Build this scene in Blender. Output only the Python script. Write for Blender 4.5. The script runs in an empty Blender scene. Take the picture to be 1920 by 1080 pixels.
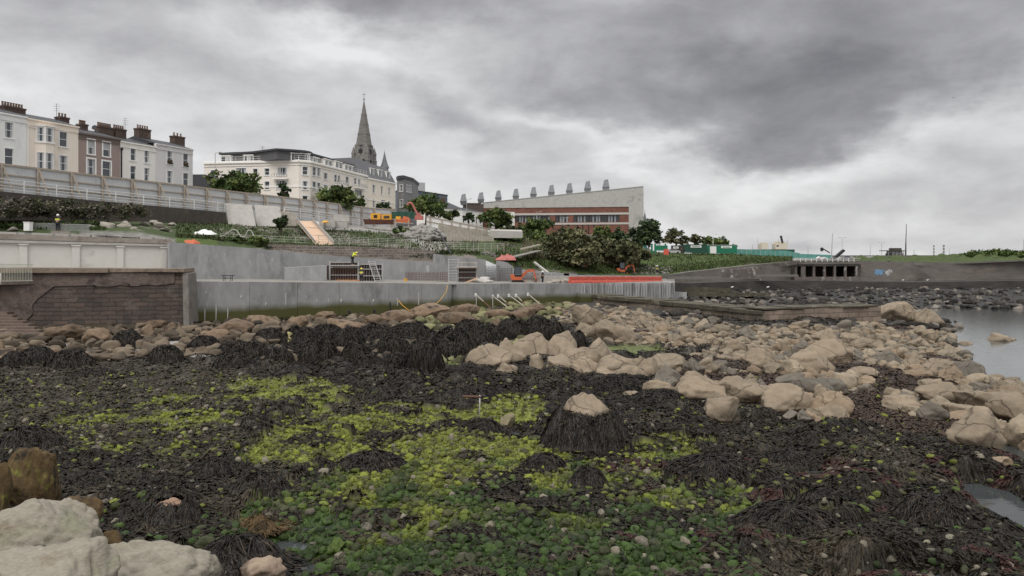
import bpy, bmesh, math, random
import numpy as np
from mathutils import Vector, Matrix
random.seed(7); RS = np.random.RandomState(11)
R = math.radians
sc = bpy.context.scene
C = sc.collection
F, CX, HY, H = 1450.0, 960.0, 482.0, 8.0

def P(px, py, Y): return Vector(((px-CX)/F*Y, Y, H+(HY-py)/F*Y))
def PX(px, Y): return (px-CX)/F*Y
def ZY(py, Y): return H+(HY-py)/F*Y
def YZ(py, z): return (H-z)*F/(py-HY)

OFF = {}
def tag(o, label=None, cat=None, group=None, kind=None):
    if label: o['label'] = label
    if cat: o['category'] = cat
    if group: o['group'] = group
    if kind: o['kind'] = kind
    return o
def thing(name, label, cat, loc, group=None):
    o = bpy.data.objects.new(name, None); C.objects.link(o)
    o.location = loc; o.empty_display_size = .3
    OFF[o] = Vector(loc)
    return tag(o, label, cat, group)
def mesh_np(name, verts, faces, nper, mats=(), smooth=False, col=None, midx=None):
    me = bpy.data.meshes.new(name)
    nv, nf = len(verts), len(faces)
    me.vertices.add(nv); me.vertices.foreach_set('co', np.asarray(verts, dtype=np.float32).ravel())
    me.loops.add(nf*nper); me.loops.foreach_set('vertex_index', np.asarray(faces, dtype=np.int32).ravel())
    me.polygons.add(nf); me.polygons.foreach_set('loop_start', np.arange(0, nf*nper, nper, dtype=np.int32))
    me.polygons.foreach_set('loop_total', np.full(nf, nper, dtype=np.int32))
    if smooth: me.polygons.foreach_set('use_smooth', np.ones(nf, dtype=bool))
    for m in mats: me.materials.append(m)
    if midx is not None: me.polygons.foreach_set('material_index', np.asarray(midx, dtype=np.int32))
    me.update(calc_edges=True)
    if col is not None:
        a = me.color_attributes.new('col', 'FLOAT_COLOR', 'POINT')
        cc = np.ones((nv, 4), dtype=np.float32); cc[:, :3] = col
        a.data.foreach_set('color', cc.ravel())
    return me
def link(name, me, parent=None, loc=None):
    o = bpy.data.objects.new(name, me); C.objects.link(o)
    if loc is not None: o.location = loc
    if parent is not None:
        o.parent = parent; OFF[o] = OFF.get(parent, Vector((0,0,0)))
    return o
class MB:
    def __init__(s): s.v = []; s.f = []; s.m = []
    def face(s, pts, mi=0):
        b = len(s.v); s.v += [Vector(p) for p in pts]; s.f.append(list(range(b, b+len(pts)))); s.m.append(mi)
    def hexa(s, c, mi=0):   # c: 4 bottom (ccw) + 4 top
        b = len(s.v); s.v += [Vector(p) for p in c]
        for q in ((3,2,1,0),(4,5,6,7),(0,1,5,4),(1,2,6,5),(2,3,7,6),(3,0,4,7)):
            s.f.append([b+i for i in q]); s.m.append(mi)
        return s
    def box(s, x0, x1, y0, y1, z0, z1, mi=0):
        return s.hexa([(x0,y0,z0),(x1,y0,z0),(x1,y1,z0),(x0,y1,z0),(x0,y0,z1),(x1,y0,z1),(x1,y1,z1),(x0,y1,z1)], mi)
    def fbox(s, fr, s0, s1, d0, d1, z0, z1, mi=0):   # frame box: along, outward, up
        p = fr.pt
        return s.hexa([p(s0,d1,z0),p(s1,d1,z0),p(s1,d0,z0),p(s0,d0,z0),p(s0,d1,z1),p(s1,d1,z1),p(s1,d0,z1),p(s0,d0,z1)], mi)
    def tube(s, a, b, r0, r1=None, n=6, mi=0):
        a = Vector(a); b = Vector(b); r1 = r0 if r1 is None else r1
        d = (b-a).normalized(); u = d.orthogonal().normalized(); w = d.cross(u); k = len(s.v)
        for p, r in ((a,r0),(b,r1)):
            for i in range(n):
                t = 2*math.pi*i/n; s.v.append(p+u*r*math.cos(t)+w*r*math.sin(t))
        for i in range(n):
            j = (i+1)%n; s.f.append([k+i,k+j,k+n+j,k+n+i]); s.m.append(mi)
        s.f.append([k+i for i in reversed(range(n))]); s.m.append(mi)
        s.f.append([k+n+i for i in range(n)]); s.m.append(mi)
        return s
    def path(s, pts, r, n=5, mi=0):
        for a, b in zip(pts[:-1], pts[1:]): s.tube(a, b, r, r, n, mi)
        return s
    def bar(s, a, b, w, h, mi=0):
        a = Vector(a); b = Vector(b); d = (b-a).normalized(); up = Vector((0,0,1))
        if abs(d.z) > .95: up = Vector((0,1,0))
        x = d.cross(up).normalized()*w/2; y = x.normalized().cross(d).normalized()*h/2
        return s.hexa([a-x-y,a+x-y,b+x-y,b-x-y,a-x+y,a+x+y,b+x+y,b-x+y], mi)
    def prism(s, pts, z0, z1, mi=0):
        n = len(pts); b = len(s.v)
        s.v += [Vector((p[0],p[1],z0)) for p in pts]+[Vector((p[0],p[1],z1)) for p in pts]
        s.f += [[b+i for i in reversed(range(n))], [b+n+i for i in range(n)]]; s.m += [mi, mi]
        for i in range(n):
            j = (i+1)%n; s.f.append([b+i,b+j,b+n+j,b+n+i]); s.m.append(mi)
        return s
    def slab(s, prof, fr, d0, d1, mi=0):   # profile in (s,z) extruded from d0 to d1 outward
        n = len(prof); b = len(s.v)
        s.v += [fr.pt(p[0],d1,p[1]) for p in prof]+[fr.pt(p[0],d0,p[1]) for p in prof]
        s.f += [[b+i for i in range(n)], [b+n+i for i in reversed(range(n))]]; s.m += [mi, mi]
        for i in range(n):
            j = (i+1)%n; s.f.append([b+j,b+i,b+n+i,b+n+j]); s.m.append(mi)
        return s
    def lathe(s, c, prof, n=10, mi=0):
        c = Vector(c); b = len(s.v); k = len(prof)
        for r, z in prof:
            for i in range(n):
                t = 2*math.pi*i/n; s.v.append(c+Vector((r*math.cos(t), r*math.sin(t), z)))
        for j in range(k-1):
            for i in range(n):
                i2 = (i+1)%n; s.f.append([b+j*n+i,b+j*n+i2,b+(j+1)*n+i2,b+(j+1)*n+i]); s.m.append(mi)
        s.f.append([b+i for i in reversed(range(n))]); s.m.append(mi)
        s.f.append([b+(k-1)*n+i for i in range(n)]); s.m.append(mi)
        return s
    def build(s, name, mats, parent=None, smooth=False):
        if not isinstance(mats, (list, tuple)): mats = [mats]
        if parent is not None: off = OFF.get(parent, Vector((0,0,0)))
        else:
            n = len(s.v); off = Vector((sum(p.x for p in s.v)/n, sum(p.y for p in s.v)/n, min(p.z for p in s.v)))
        me = bpy.data.meshes.new(name)
        me.from_pydata([p-off for p in s.v], [], s.f)
        for m in mats: me.materials.append(m)
        me.polygons.foreach_set('material_index', s.m)
        if smooth: me.polygons.foreach_set('use_smooth', [True]*len(s.f))
        me.update()
        o = link(name, me, parent, off if parent is None else None)
        if parent is None: OFF[o] = Vector(off)
        return o
class Fr:
    def __init__(s, a, b):
        s.a = Vector((a[0],a[1])); s.b = Vector((b[0],b[1])); d = s.b-s.a
        s.L = d.length; s.u = d.normalized(); s.n = Vector((s.u.y,-s.u.x))
    def pt(s, t, d, z):
        q = s.a+s.u*t+s.n*d; return Vector((q.x,q.y,z))
def copy_tree(o, parent=None):
    c = o.copy(); C.objects.link(c)
    if parent is not None: c.parent = parent
    for ch in list(o.children): copy_tree(ch, c)
    return c

# ------------------------------------------------------------- materials
def nt(m): m.use_nodes = True; return m.node_tree.nodes, m.node_tree.links
def M(name, c, rough=.85, var=.18, scale=2.0, c2=None, amt=.5, scale2=.6, bump=.3, bscale=None, spec=.3,
      stretch=(1,1,1), attr=None, objcol=False, metallic=0, detail=6, bdist=.03, third=None):
    m = bpy.data.materials.new(name); N, L = nt(m); b = N['Principled BSDF']
    b.inputs['Roughness'].default_value = rough; b.inputs['Specular IOR Level'].default_value = spec
    b.inputs['Metallic'].default_value = metallic
    geo = N.new('ShaderNodeNewGeometry'); mp = N.new('ShaderNodeMapping'); L.new(geo.outputs['Position'], mp.inputs[0])
    mp.inputs['Scale'].default_value = stretch
    n1 = N.new('ShaderNodeTexNoise'); n1.inputs['Scale'].default_value = scale; n1.inputs['Detail'].default_value = detail
    n1.inputs['Roughness'].default_value = .65
    L.new(mp.outputs[0], n1.inputs['Vector'])
    mr = N.new('ShaderNodeMapRange'); mr.inputs[1].default_value = .25; mr.inputs[2].default_value = .75
    mr.inputs[3].default_value = 1-var; mr.inputs[4].default_value = 1+var; L.new(n1.outputs['Fac'], mr.inputs[0])
    def rgb(cc):
        r = N.new('ShaderNodeRGB'); r.outputs[0].default_value = (*cc, 1); return r.outputs[0]
    if attr: a = N.new('ShaderNodeAttribute'); a.attribute_name = attr; base = a.outputs['Color']
    elif objcol: a = N.new('ShaderNodeObjectInfo'); base = a.outputs['Color']
    else: base = rgb(c)
    def stain(base, cc, am, sc_, seed):
        n2 = N.new('ShaderNodeTexNoise'); n2.inputs['Scale'].default_value = sc_; n2.inputs['Detail'].default_value = 8
        n2.inputs['Roughness'].default_value = .7
        ad = N.new('ShaderNodeVectorMath'); ad.inputs[1].default_value = (seed, seed*2, seed*.7); L.new(mp.outputs[0], ad.inputs[0]); L.new(ad.outputs[0], n2.inputs['Vector'])
        m2 = N.new('ShaderNodeMapRange'); m2.inputs[1].default_value = .72-am*.4; m2.inputs[2].default_value = .82-am*.4
        L.new(n2.outputs['Fac'], m2.inputs[0])
        mx = N.new('ShaderNodeMix'); mx.data_type = 'RGBA'; L.new(m2.outputs[0], mx.inputs[0]); L.new(base, mx.inputs[6]); L.new(rgb(cc), mx.inputs[7])
        return mx.outputs[2]
    if c2: base = stain(base, c2, amt, scale2, 7.3)
    if third: base = stain(base, third[0], third[1], third[2], 31.7)
    vm = N.new('ShaderNodeVectorMath'); vm.operation = 'SCALE'; L.new(base, vm.inputs[0]); L.new(mr.outputs[0], vm.inputs['Scale'])
    L.new(vm.outputs[0], b.inputs['Base Color'])
    if bump:
        nb = N.new('ShaderNodeTexNoise'); nb.inputs['Scale'].default_value = bscale or scale*4; nb.inputs['Detail'].default_value = 8
        L.new(mp.outputs[0], nb.inputs['Vector'])
        bu = N.new('ShaderNodeBump'); bu.inputs['Strength'].default_value = bump; bu.inputs['Distance'].default_value = bdist
        L.new(nb.outputs['Fac'], bu.inputs['Height']); L.new(bu.outputs[0], b.inputs['Normal'])
    m['vm'] = 1
    return m
def basecol_link(m):
    N, L = nt(m); b = N['Principled BSDF']; l = b.inputs['Base Color'].links[0]; return N, L, b, l.from_socket
def add_tideline(m, z0, z1, col, wob=.8, wscale=.35):   # algae growing up to a tide line
    N, L, b, src = basecol_link(m)
    geo = N.new('ShaderNodeNewGeometry'); sp = N.new('ShaderNodeSeparateXYZ'); L.new(geo.outputs['Position'], sp.inputs[0])
    n = N.new('ShaderNodeTexNoise'); n.inputs['Scale'].default_value = wscale; n.inputs['Detail'].default_value = 8; L.new(geo.outputs['Position'], n.inputs['Vector'])
    a = N.new('ShaderNodeMath'); a.operation = 'MULTIPLY_ADD'; a.inputs[1].default_value = wob; L.new(n.outputs['Fac'], a.inputs[0]); L.new(sp.outputs['Z'], a.inputs[2])
    mr = N.new('ShaderNodeMapRange'); mr.inputs[1].default_value = z0+wob/2; mr.inputs[2].default_value = z1+wob/2; mr.inputs[3].default_value = 1; mr.inputs[4].default_value = 0
    L.new(a.outputs[0], mr.inputs[0])
    mx = N.new('ShaderNodeMix'); mx.data_type = 'RGBA'; L.new(mr.outputs[0], mx.inputs[0]); L.new(src, mx.inputs[6]); mx.inputs[7].default_value = (*col, 1)
    L.new(mx.outputs[2], b.inputs['Base Color']); return m
def add_cracks(m, scale=.8, width=.02, dark=.35, strength=.6):
    N, L, b, src = basecol_link(m)
    geo = N.new('ShaderNodeNewGeometry')
    n = N.new('ShaderNodeTexNoise'); n.inputs['Scale'].default_value = 1.1; L.new(geo.outputs['Position'], n.inputs['Vector'])
    ad = N.new('ShaderNodeVectorMath'); ad.operation = 'MULTIPLY_ADD'; ad.inputs[1].default_value = (.7,.7,.7); L.new(n.outputs['Color'], ad.inputs[0]); L.new(geo.outputs['Position'], ad.inputs[2])
    v = N.new('ShaderNodeTexVoronoi'); v.feature = 'DISTANCE_TO_EDGE'; v.inputs['Scale'].default_value = scale; L.new(ad.outputs[0], v.inputs['Vector'])
    mr = N.new('ShaderNodeMapRange'); mr.inputs[2].default_value = width; mr.inputs[3].default_value = dark; mr.inputs[4].default_value = 1
    L.new(v.outputs['Distance'], mr.inputs[0])
    vm = N.new('ShaderNodeVectorMath'); vm.operation = 'SCALE'; L.new(src, vm.inputs[0]); L.new(mr.outputs[0], vm.inputs['Scale']); L.new(vm.outputs[0], b.inputs['Base Color'])
    bu = N.new('ShaderNodeBump'); bu.inputs['Strength'].default_value = strength; bu.inputs['Distance'].default_value = .08
    L.new(mr.outputs[0], bu.inputs['Height'])
    if b.inputs['Normal'].links: L.new(b.inputs['Normal'].links[0].from_socket, bu.inputs['Normal'])
    L.new(bu.outputs[0], b.inputs['Normal']); return m
def brickmat(name, u, c1, c2, mortar, bw, bh, msize=.02, rough=.9, bump=.5, stains=None, wave=0, smoothm=.2):
    m = bpy.data.materials.new(name); N, L = nt(m); b = N['Principled BSDF']; b.inputs['Roughness'].default_value = rough
    geo = N.new('ShaderNodeNewGeometry')
    dp = N.new('ShaderNodeVectorMath'); dp.operation = 'DOT_PRODUCT'; dp.inputs[1].default_value = (u[0],u[1],0); L.new(geo.outputs['Position'], dp.inputs[0])
    sp = N.new('ShaderNodeSeparateXYZ'); L.new(geo.outputs['Position'], sp.inputs[0])
    cb = N.new('ShaderNodeCombineXYZ'); L.new(dp.outputs['Value'], cb.inputs[0]); L.new(sp.outputs['Z'], cb.inputs[1])
    vec = cb.outputs[0]
    if wave:
        n = N.new('ShaderNodeTexNoise'); n.inputs['Scale'].default_value = 1.3; L.new(vec, n.inputs['Vector'])
        a = N.new('ShaderNodeVectorMath'); a.operation = 'MULTIPLY_ADD'; a.inputs[1].default_value = (wave,wave,wave); L.new(n.outputs['Color'], a.inputs[0]); L.new(vec, a.inputs[2]); vec = a.outputs[0]
    t = N.new('ShaderNodeTexBrick'); t.inputs['Scale'].default_value = 1; t.inputs['Brick Width'].default_value = bw; t.inputs['Row Height'].default_value = bh
    t.inputs['Mortar Size'].default_value = msize; t.inputs['Mortar Smooth'].default_value = smoothm; t.inputs['Bias'].default_value = 0
    t.inputs['Color1'].default_value = (*c1,1); t.inputs['Color2'].default_value = (*c2,1); t.inputs['Mortar'].default_value = (*mortar,1)
    L.new(vec, t.inputs['Vector'])
    n1 = N.new('ShaderNodeTexNoise'); n1.inputs['Scale'].default_value = .8; n1.inputs['Detail'].default_value = 9; n1.inputs['Roughness'].default_value = .7; L.new(geo.outputs['Position'], n1.inputs['Vector'])
    mr = N.new('ShaderNodeMapRange'); mr.inputs[1].default_value = .25; mr.inputs[2].default_value = .75; mr.inputs[3].default_value = .6; mr.inputs[4].default_value = 1.4; L.new(n1.outputs['Fac'], mr.inputs[0])
    vm = N.new('ShaderNodeVectorMath'); vm.operation = 'SCALE'; L.new(t.outputs['Color'], vm.inputs[0]); L.new(mr.outputs[0], vm.inputs['Scale'])
    src = vm.outputs[0]
    if stains:
        n2 = N.new('ShaderNodeTexNoise'); n2.inputs['Scale'].default_value = .45; n2.inputs['Detail'].default_value = 9; n2.inputs['Roughness'].default_value = .75; L.new(vec, n2.inputs['Vector'])
        m2 = N.new('ShaderNodeMapRange'); m2.inputs[1].default_value = .55; m2.inputs[2].default_value = .64; L.new(n2.outputs['Fac'], m2.inputs[0])
        mx = N.new('ShaderNodeMix'); mx.data_type = 'RGBA'; L.new(m2.outputs[0], mx.inputs[0]); L.new(src, mx.inputs[6]); mx.inputs[7].default_value = (*stains,1); src = mx.outputs[2]
    L.new(src, b.inputs['Base Color'])
    bu = N.new('ShaderNodeBump'); bu.inputs['Strength'].default_value = bump; bu.inputs['Distance'].default_value = .03
    iv = N.new('ShaderNodeMath'); iv.operation = 'MULTIPLY_ADD'; iv.inputs[1].default_value = -1; L.new(t.outputs['Fac'], iv.inputs[0]); L.new(n1.outputs['Fac'], iv.inputs[2])
    L.new(iv.outputs[0], bu.inputs['Height']); L.new(bu.outputs[0], b.inputs['Normal'])
    return m
def glassmat(name, c, rough=.08):
    m = bpy.data.materials.new(name); N, L = nt(m); b = N['Principled BSDF']
    b.inputs['Base Color'].default_value = (*c,1); b.inputs['Roughness'].default_value = rough; b.inputs['Specular IOR Level'].default_value = .6
    return m

# ------------------------------------------------------------- numpy noise
def _h(ix, iy, s=0):
    v = np.sin(ix*127.1+iy*311.7+s*74.7)*43758.5453; return v-np.floor(v)
def vn(x, y, s=0):
    ix, iy = np.floor(x), np.floor(y); fx, fy = x-ix, y-iy; fx = fx*fx*(3-2*fx); fy = fy*fy*(3-2*fy)
    a = _h(ix,iy,s); b = _h(ix+1,iy,s); c = _h(ix,iy+1,s); d = _h(ix+1,iy+1,s)
    return a+(b-a)*fx+(c-a)*fy+(a-b-c+d)*fx*fy
def fbm(x, y, o=4, s=0, g=.5):
    t = 0; a = 1; n = 0
    for i in range(o): t = t+a*vn(x*2**i+i*17.3, y*2**i-i*9.1, s+i); n += a; a *= g
    return t/n
def worley(x, y, s=0):      # nearest distance, its cell hash, vector to centre
    ix, iy = np.floor(x), np.floor(y); bd = np.full(np.shape(x), 9.); bh = np.zeros(np.shape(x)); bx = np.zeros(np.shape(x)); by = np.zeros(np.shape(x))
    for i in (-1,0,1):
        for j in (-1,0,1):
            cx = ix+i+_h(ix+i,iy+j,s); cy = iy+j+_h(ix+i,iy+j,s+3)
            d = np.hypot(x-cx, y-cy); k = d < bd
            bd = np.where(k,d,bd); bh = np.where(k,_h(ix+i,iy+j,s+5),bh); bx = np.where(k,x-cx,bx); by = np.where(k,y-cy,by)
    return bd, bh, bx, by
def sstep(t): t = np.clip(t,0,1); return t*t*(3-2*t)
def inpoly(px, py, poly):
    r = np.zeros(np.shape(px), bool); n = len(poly)
    for i in range(n):
        x1,y1 = poly[i]; x2,y2 = poly[(i+1)%n]
        if y1 == y2: continue
        k = ((y1 > py) != (y2 > py)) & (px < (x2-x1)*(py-y1)/(y2-y1)+x1); r ^= k
    return r
_ico = {}
def ico(n):
    if n not in _ico:
        bm = bmesh.new(); bmesh.ops.create_icosphere(bm, subdivisions=n, radius=1)
        _ico[n] = (np.array([v.co[:] for v in bm.verts]), np.array([[v.index for v in f.verts] for f in bm.faces])); bm.free()
    return _ico[n]
def rockshape(n, rs, cuts=9, flat=.65, rough=.06, blocky=0, elong=.25):
    v, f = ico(n); v = v.copy()
    if blocky: v = np.sign(v)*np.abs(v)**(1-blocky*.5); v /= np.max(np.abs(v))
    for k in range(cuts):
        d = rs.normal(size=3); d /= np.linalg.norm(d); dist = rs.uniform(.5,.88)
        e = np.clip(v@d-dist, 0, None); v -= d*(e*.94)[:,None]
    for k in range(10):
        d = rs.normal(size=3)*rs.uniform(1.2,5); a = rough/np.linalg.norm(d)*2.2
        v += v*(np.sin(v@d*1.6+rs.uniform(0,6))*a)[:,None]
    if n >= 3:
        for k in range(5):   # ledges and joints
            d = rs.normal(size=3); d /= np.linalg.norm(d); q = v@d*rs.uniform(2.2,4)+rs.uniform(0,3); v *= (1-.05*np.clip(1-np.abs(q-np.round(q))*7,0,1))[:,None]
    if n >= 4:
        for k in range(10):
            d = rs.normal(size=3); d = d/np.linalg.norm(d)*rs.uniform(9,22); v += v*(np.sin(v@d+rs.uniform(0,6))*.003)[:,None]
    v *= np.array([1+rs.uniform(-elong,elong), 1+rs.uniform(-elong,elong), flat*(1+rs.uniform(-.2,.2))])
    return v, f
# ------------------------------------------------------------- camera, sun, sky
cam = bpy.data.cameras.new('camera'); co = bpy.data.objects.new('camera', cam); C.objects.link(co); sc.camera = co
co.location = (0,0,H); co.rotation_euler = (R(90),0,0); cam.sensor_width = 36; cam.lens = F/1920*36; cam.shift_y = -(540-HY)/1920
cam.clip_start = .1; cam.clip_end = 9000
SUN_EL, SUN_AZ = 52, 200       # azimuth clockwise from +Y: behind the camera, a little left
sl = bpy.data.lights.new('sun', 'SUN'); sl.energy = 1.5; sl.angle = R(35); sl.color = (1,.97,.93)
so = bpy.data.objects.new('sun', sl); C.objects.link(so)
_d = Vector((math.sin(R(SUN_AZ))*math.cos(R(SUN_EL)), math.cos(R(SUN_AZ))*math.cos(R(SUN_EL)), math.sin(R(SUN_EL))))
so.rotation_euler = (-_d).to_track_quat('-Z','Y').to_euler()
w = bpy.data.worlds.new('World'); sc.world = w; w.use_nodes = True; N, L = w.node_tree.nodes, w.node_tree.links
bg = N['Background']; bg.inputs['Strength'].default_value = .1
sky = N.new('ShaderNodeTexSky'); sky.sky_type = 'NISHITA'; sky.sun_disc = False; sky.sun_elevation = R(SUN_EL); sky.sun_rotation = R(SUN_AZ)
sky.dust_density = 3
tc = N.new('ShaderNodeTexCoord')
def mth(op, a, b=None, c=None, clamp=False):
    n = N.new('ShaderNodeMath'); n.operation = op; n.use_clamp = clamp
    if op == 'SMOOTH_MAX': c = c or .1
    for i, x in enumerate((a,b,c)):
        if x is None: continue
        if isinstance(x, (int,float)): n.inputs[i].default_value = x
        else: L.new(x, n.inputs[i])
    return n.outputs[0]
sp = N.new('ShaderNodeSeparateXYZ'); L.new(tc.outputs['Generated'], sp.inputs[0])
X_, Y_, Z_ = sp.outputs
zc = mth('ADD', mth('MAXIMUM', Z_, 0), .16)
cb = N.new('ShaderNodeCombineXYZ'); L.new(mth('DIVIDE', X_, zc), cb.inputs[0]); L.new(mth('DIVIDE', Y_, zc), cb.inputs[1])
def noise(vec, s, det=8, r=.55, dist=0, off=0):
    n = N.new('ShaderNodeTexNoise'); n.inputs['Scale'].default_value = s; n.inputs['Detail'].default_value = det; n.inputs['Roughness'].default_value = r; n.inputs['Distortion'].default_value = dist
    if off:
        a = N.new('ShaderNodeVectorMath'); a.inputs[1].default_value = (off,off*.3,0); L.new(vec, a.inputs[0]); vec = a.outputs[0]
    L.new(vec, n.inputs['Vector']); return n.outputs['Fac']
mps = N.new('ShaderNodeMapping'); mps.inputs['Scale'].default_value = (1,1,2.2); L.new(tc.outputs['Generated'], mps.inputs[0]); dv = mps.outputs[0]
ndir = noise(dv, 3.4, 10, .56); ndir2 = noise(dv, 3.4, 10, .56, 0, 5.3)
nbig = noise(dv, 2.4, 7, .5, .2, 2.1); nfine = noise(dv, 6.5, 10, .58, .3, 3); nff = noise(dv, 15, 8, .6, .2, 9); nplane = noise(cb.outputs[0], 1.1, 8, .5, .3)
az = mth('ADD', mth('ARCTAN2', X_, Y_), mth('MULTIPLY_ADD', ndir, .50, -.25))
el = mth('ADD', mth('ARCSINE', Z_), mth('MULTIPLY_ADD', ndir2, .25, -.125))
# cloud masses by heading and elevation (degrees): centre az, centre el, half widths, tilt, darkness
BL = [(-8,18.5,13,2.8,-3,.32),(-24,12.6,10,2.6,-4,.17),(-30,18,9,3.5,0,.13),(-3,10.6,6.5,2.0,-14,.21),(-14,10,7,2,0,.07),
      (10,12.0,10,2.4,-10,.22),(19,10.7,9,2.5,-6,.28),(27,9.8,6,2.2,-4,.22),(22,17,14,4.0,0,.20),(12,16,6,3,0,.12),(32,12.5,8,3.5,0,.17),(35,18,6,3,0,.10),(27,13,9,3,0,.14),
      (-13,15.2,8,1.5,-6,-.06),(-7,13,4,1.2,-10,-.03),(7,8.6,4.5,.9,-22,-.05),(26.5,9.2,2.2,1.2,10,-.16),(20,6.6,9,1.6,-4,-.05),(16.5,8.4,3.2,.9,0,.10),
      (-19,17.5,12,2.6,0,.11),(5,19.5,40,2.6,0,.06),(24,4.4,6,.9,0,.05),(33,5,5,1.5,0,.08),(14,4.2,4,.7,0,.05),(-22,8.2,8,1.5,0,.02),(5,6,5,1.2,0,.03),(21,1.2,9,.8,0,.06)]
tot = None
for a0,e0,wa,we,tl,dk in BL:
    c_, s_ = math.cos(R(tl)), math.sin(R(tl))
    da = mth('SUBTRACT', az, R(a0)); de = mth('SUBTRACT', el, R(e0))
    u_ = mth('MULTIPLY_ADD', da, c_, mth('MULTIPLY', de, s_)); v_ = mth('MULTIPLY_ADD', da, -s_, mth('MULTIPLY', de, c_))
    u_ = mth('DIVIDE', u_, R(wa)); v_ = mth('DIVIDE', v_, R(we))
    q = mth('ADD', mth('MULTIPLY', u_, u_), mth('MULTIPLY', v_, v_))
    g = mth('MULTIPLY', mth('EXPONENT', mth('MULTIPLY', mth('POWER', q, 1.3), -.8)), dk*(.84 if dk > 0 else 1))
    tot = g if tot is None else mth('ADD', tot, g)
tot = mth('MULTIPLY', mth('TANH', mth('DIVIDE', tot, .36)), .36)
val = mth('SUBTRACT', .825, tot)
val = mth('ADD', val, mth('MULTIPLY_ADD', nbig, .20, -.10))
val = mth('ADD', val, mth('MULTIPLY_ADD', nfine, .30, -.15))
val = mth('ADD', val, mth('MULTIPLY_ADD', nplane, .10, -.05))
val = mth('ADD', val, mth('MULTIPLY_ADD', nff, .09, -.045))
# higher up, out of the picture, the overcast dome is brighter
hi = mth('MULTIPLY', mth('SUBTRACT', mth('ARCSINE', Z_), R(24)), 1.0, clamp=True)
val = mth('MINIMUM', mth('MAXIMUM', val, .36), .87)
lin = mth('POWER', val, 2.2)
lin = mth('ADD', lin, mth('MULTIPLY', hi, 1.0))
crgb = N.new('ShaderNodeMix'); crgb.data_type = 'RGBA'; L.new(mth('MULTIPLY_ADD', val, 2.2, -.7, clamp=True), crgb.inputs[0])
crgb.inputs[6].default_value = (.965,.95,1.05,1); crgb.inputs[7].default_value = (1,1,1.01,1)
cv = N.new('ShaderNodeVectorMath'); cv.operation = 'SCALE'; L.new(crgb.outputs[2], cv.inputs[0]); L.new(mth('MULTIPLY', lin, 10), cv.inputs['Scale'])
mx = N.new('ShaderNodeMix'); mx.data_type = 'RGBA'; mx.inputs[0].default_value = .97; L.new(sky.outputs[0], mx.inputs[6]); L.new(cv.outputs[0], mx.inputs[7])
L.new(mx.outputs[2], bg.inputs['Color'])
sc.view_settings.view_transform = 'Standard'; sc.view_settings.look = 'None'; sc.view_settings.gamma = 1; sc.view_settings.exposure = .17

# ------------------------------------------------------------- materials
m_ground = M('wet_shore', (0,0,0), rough=.6, var=.45, scale=3.5, attr='col', bump=.9, bscale=7, bdist=.08, spec=.35)
m_weed = M('bladderwrack', (0,0,0), rough=.5, var=.35, scale=6, attr='col', bump=0, spec=.16)
m_weedobj = M('draped_weed', (.0125,.0102,.0088), rough=.45, var=.6, scale=3, bump=0, spec=.25)
m_weedcol = M('draped_weed_fronds', (0,0,0), rough=.42, var=.45, scale=3, attr='col', bump=0, spec=.2)
m_weedred = M('red_weed', (.045,.017,.015), rough=.45, var=.4, scale=6, bump=0, spec=.4)
m_tan = M('tan_granite', (.33,.265,.20), rough=.9, var=.22, scale=1.3, c2=(.075,.058,.044), amt=.27, scale2=2.3, bump=1, bscale=4, bdist=.06, objcol=True, third=((.27,.215,.155),.42,.8))
add_cracks(m_tan, .42, .022, .45)
m_tanb = M('tan_boulder', (0,0,0), rough=.9, var=.28, scale=1.6, c2=(.07,.055,.042), amt=.27, scale2=2.0, bump=1, bscale=4, bdist=.06, objcol=True)
add_cracks(m_tanb, .55, .018, .5)
m_pale = M('pale_granite', (.235,.212,.168), rough=.85, var=.22, scale=26, c2=(.19,.185,.125), amt=.5, scale2=.9, bump=.5, bscale=20, stretch=(.5,.5,1.5), bdist=.02, third=((.15,.12,.085),.36,1.3))
m_moss = M('mossy_boulder', (.085,.055,.024), rough=.9, var=.4, scale=5, c2=(.16,.16,.035), amt=.38, scale2=1.6, bump=1, bscale=16, stretch=(1,1,.7), third=((.02,.016,.012),.5,1.6))
m_green = M('algae_cobble', (0,0,0), rough=.65, var=.5, scale=9, objcol=True, bump=1, bscale=22, c2=(.022,.022,.014), amt=.45, scale2=3.5, spec=.3)
m_greens = M('algae_cobbles', (0,0,0), rough=.65, var=.5, scale=9, attr='col', bump=1, bscale=22, c2=(.022,.022,.014), amt=.45, scale2=3.5, spec=.3)
m_stones = M('loose_stones', (0,0,0), rough=.9, var=.3, scale=2, attr='col', bump=.6, bscale=6)
m_brownr = M('brown_boulder', (.16,.115,.075), rough=.9, var=.35, scale=2, c2=(.035,.028,.022), amt=.48, scale2=.7, bump=.8, bscale=7, objcol=True, third=((.36,.33,.28),.2,2.6))
m_water = bpy.data.materials.new('sea_water'); N2, L2 = nt(m_water); b = N2['Principled BSDF']
b.inputs['Base Color'].default_value = (.05,.056,.056,1); b.inputs['Roughness'].default_value = .06; b.inputs['IOR'].default_value = 1.4; b.inputs['Specular IOR Level'].default_value = .8
_g = N2.new('ShaderNodeNewGeometry'); _mp = N2.new('ShaderNodeMapping'); _mp.inputs['Scale'].default_value = (.5,1.3,1); L2.new(_g.outputs['Position'], _mp.inputs[0])
_n = N2.new('ShaderNodeTexNoise'); _n.inputs['Scale'].default_value = 1.3; _n.inputs['Detail'].default_value = 6; L2.new(_mp.outputs[0], _n.inputs['Vector'])
_b = N2.new('ShaderNodeBump'); _b.inputs['Strength'].default_value = .16; _b.inputs['Distance'].default_value = .12; L2.new(_n.outputs['Fac'], _b.inputs['Height']); L2.new(_b.outputs[0], b.inputs['Normal'])
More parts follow.
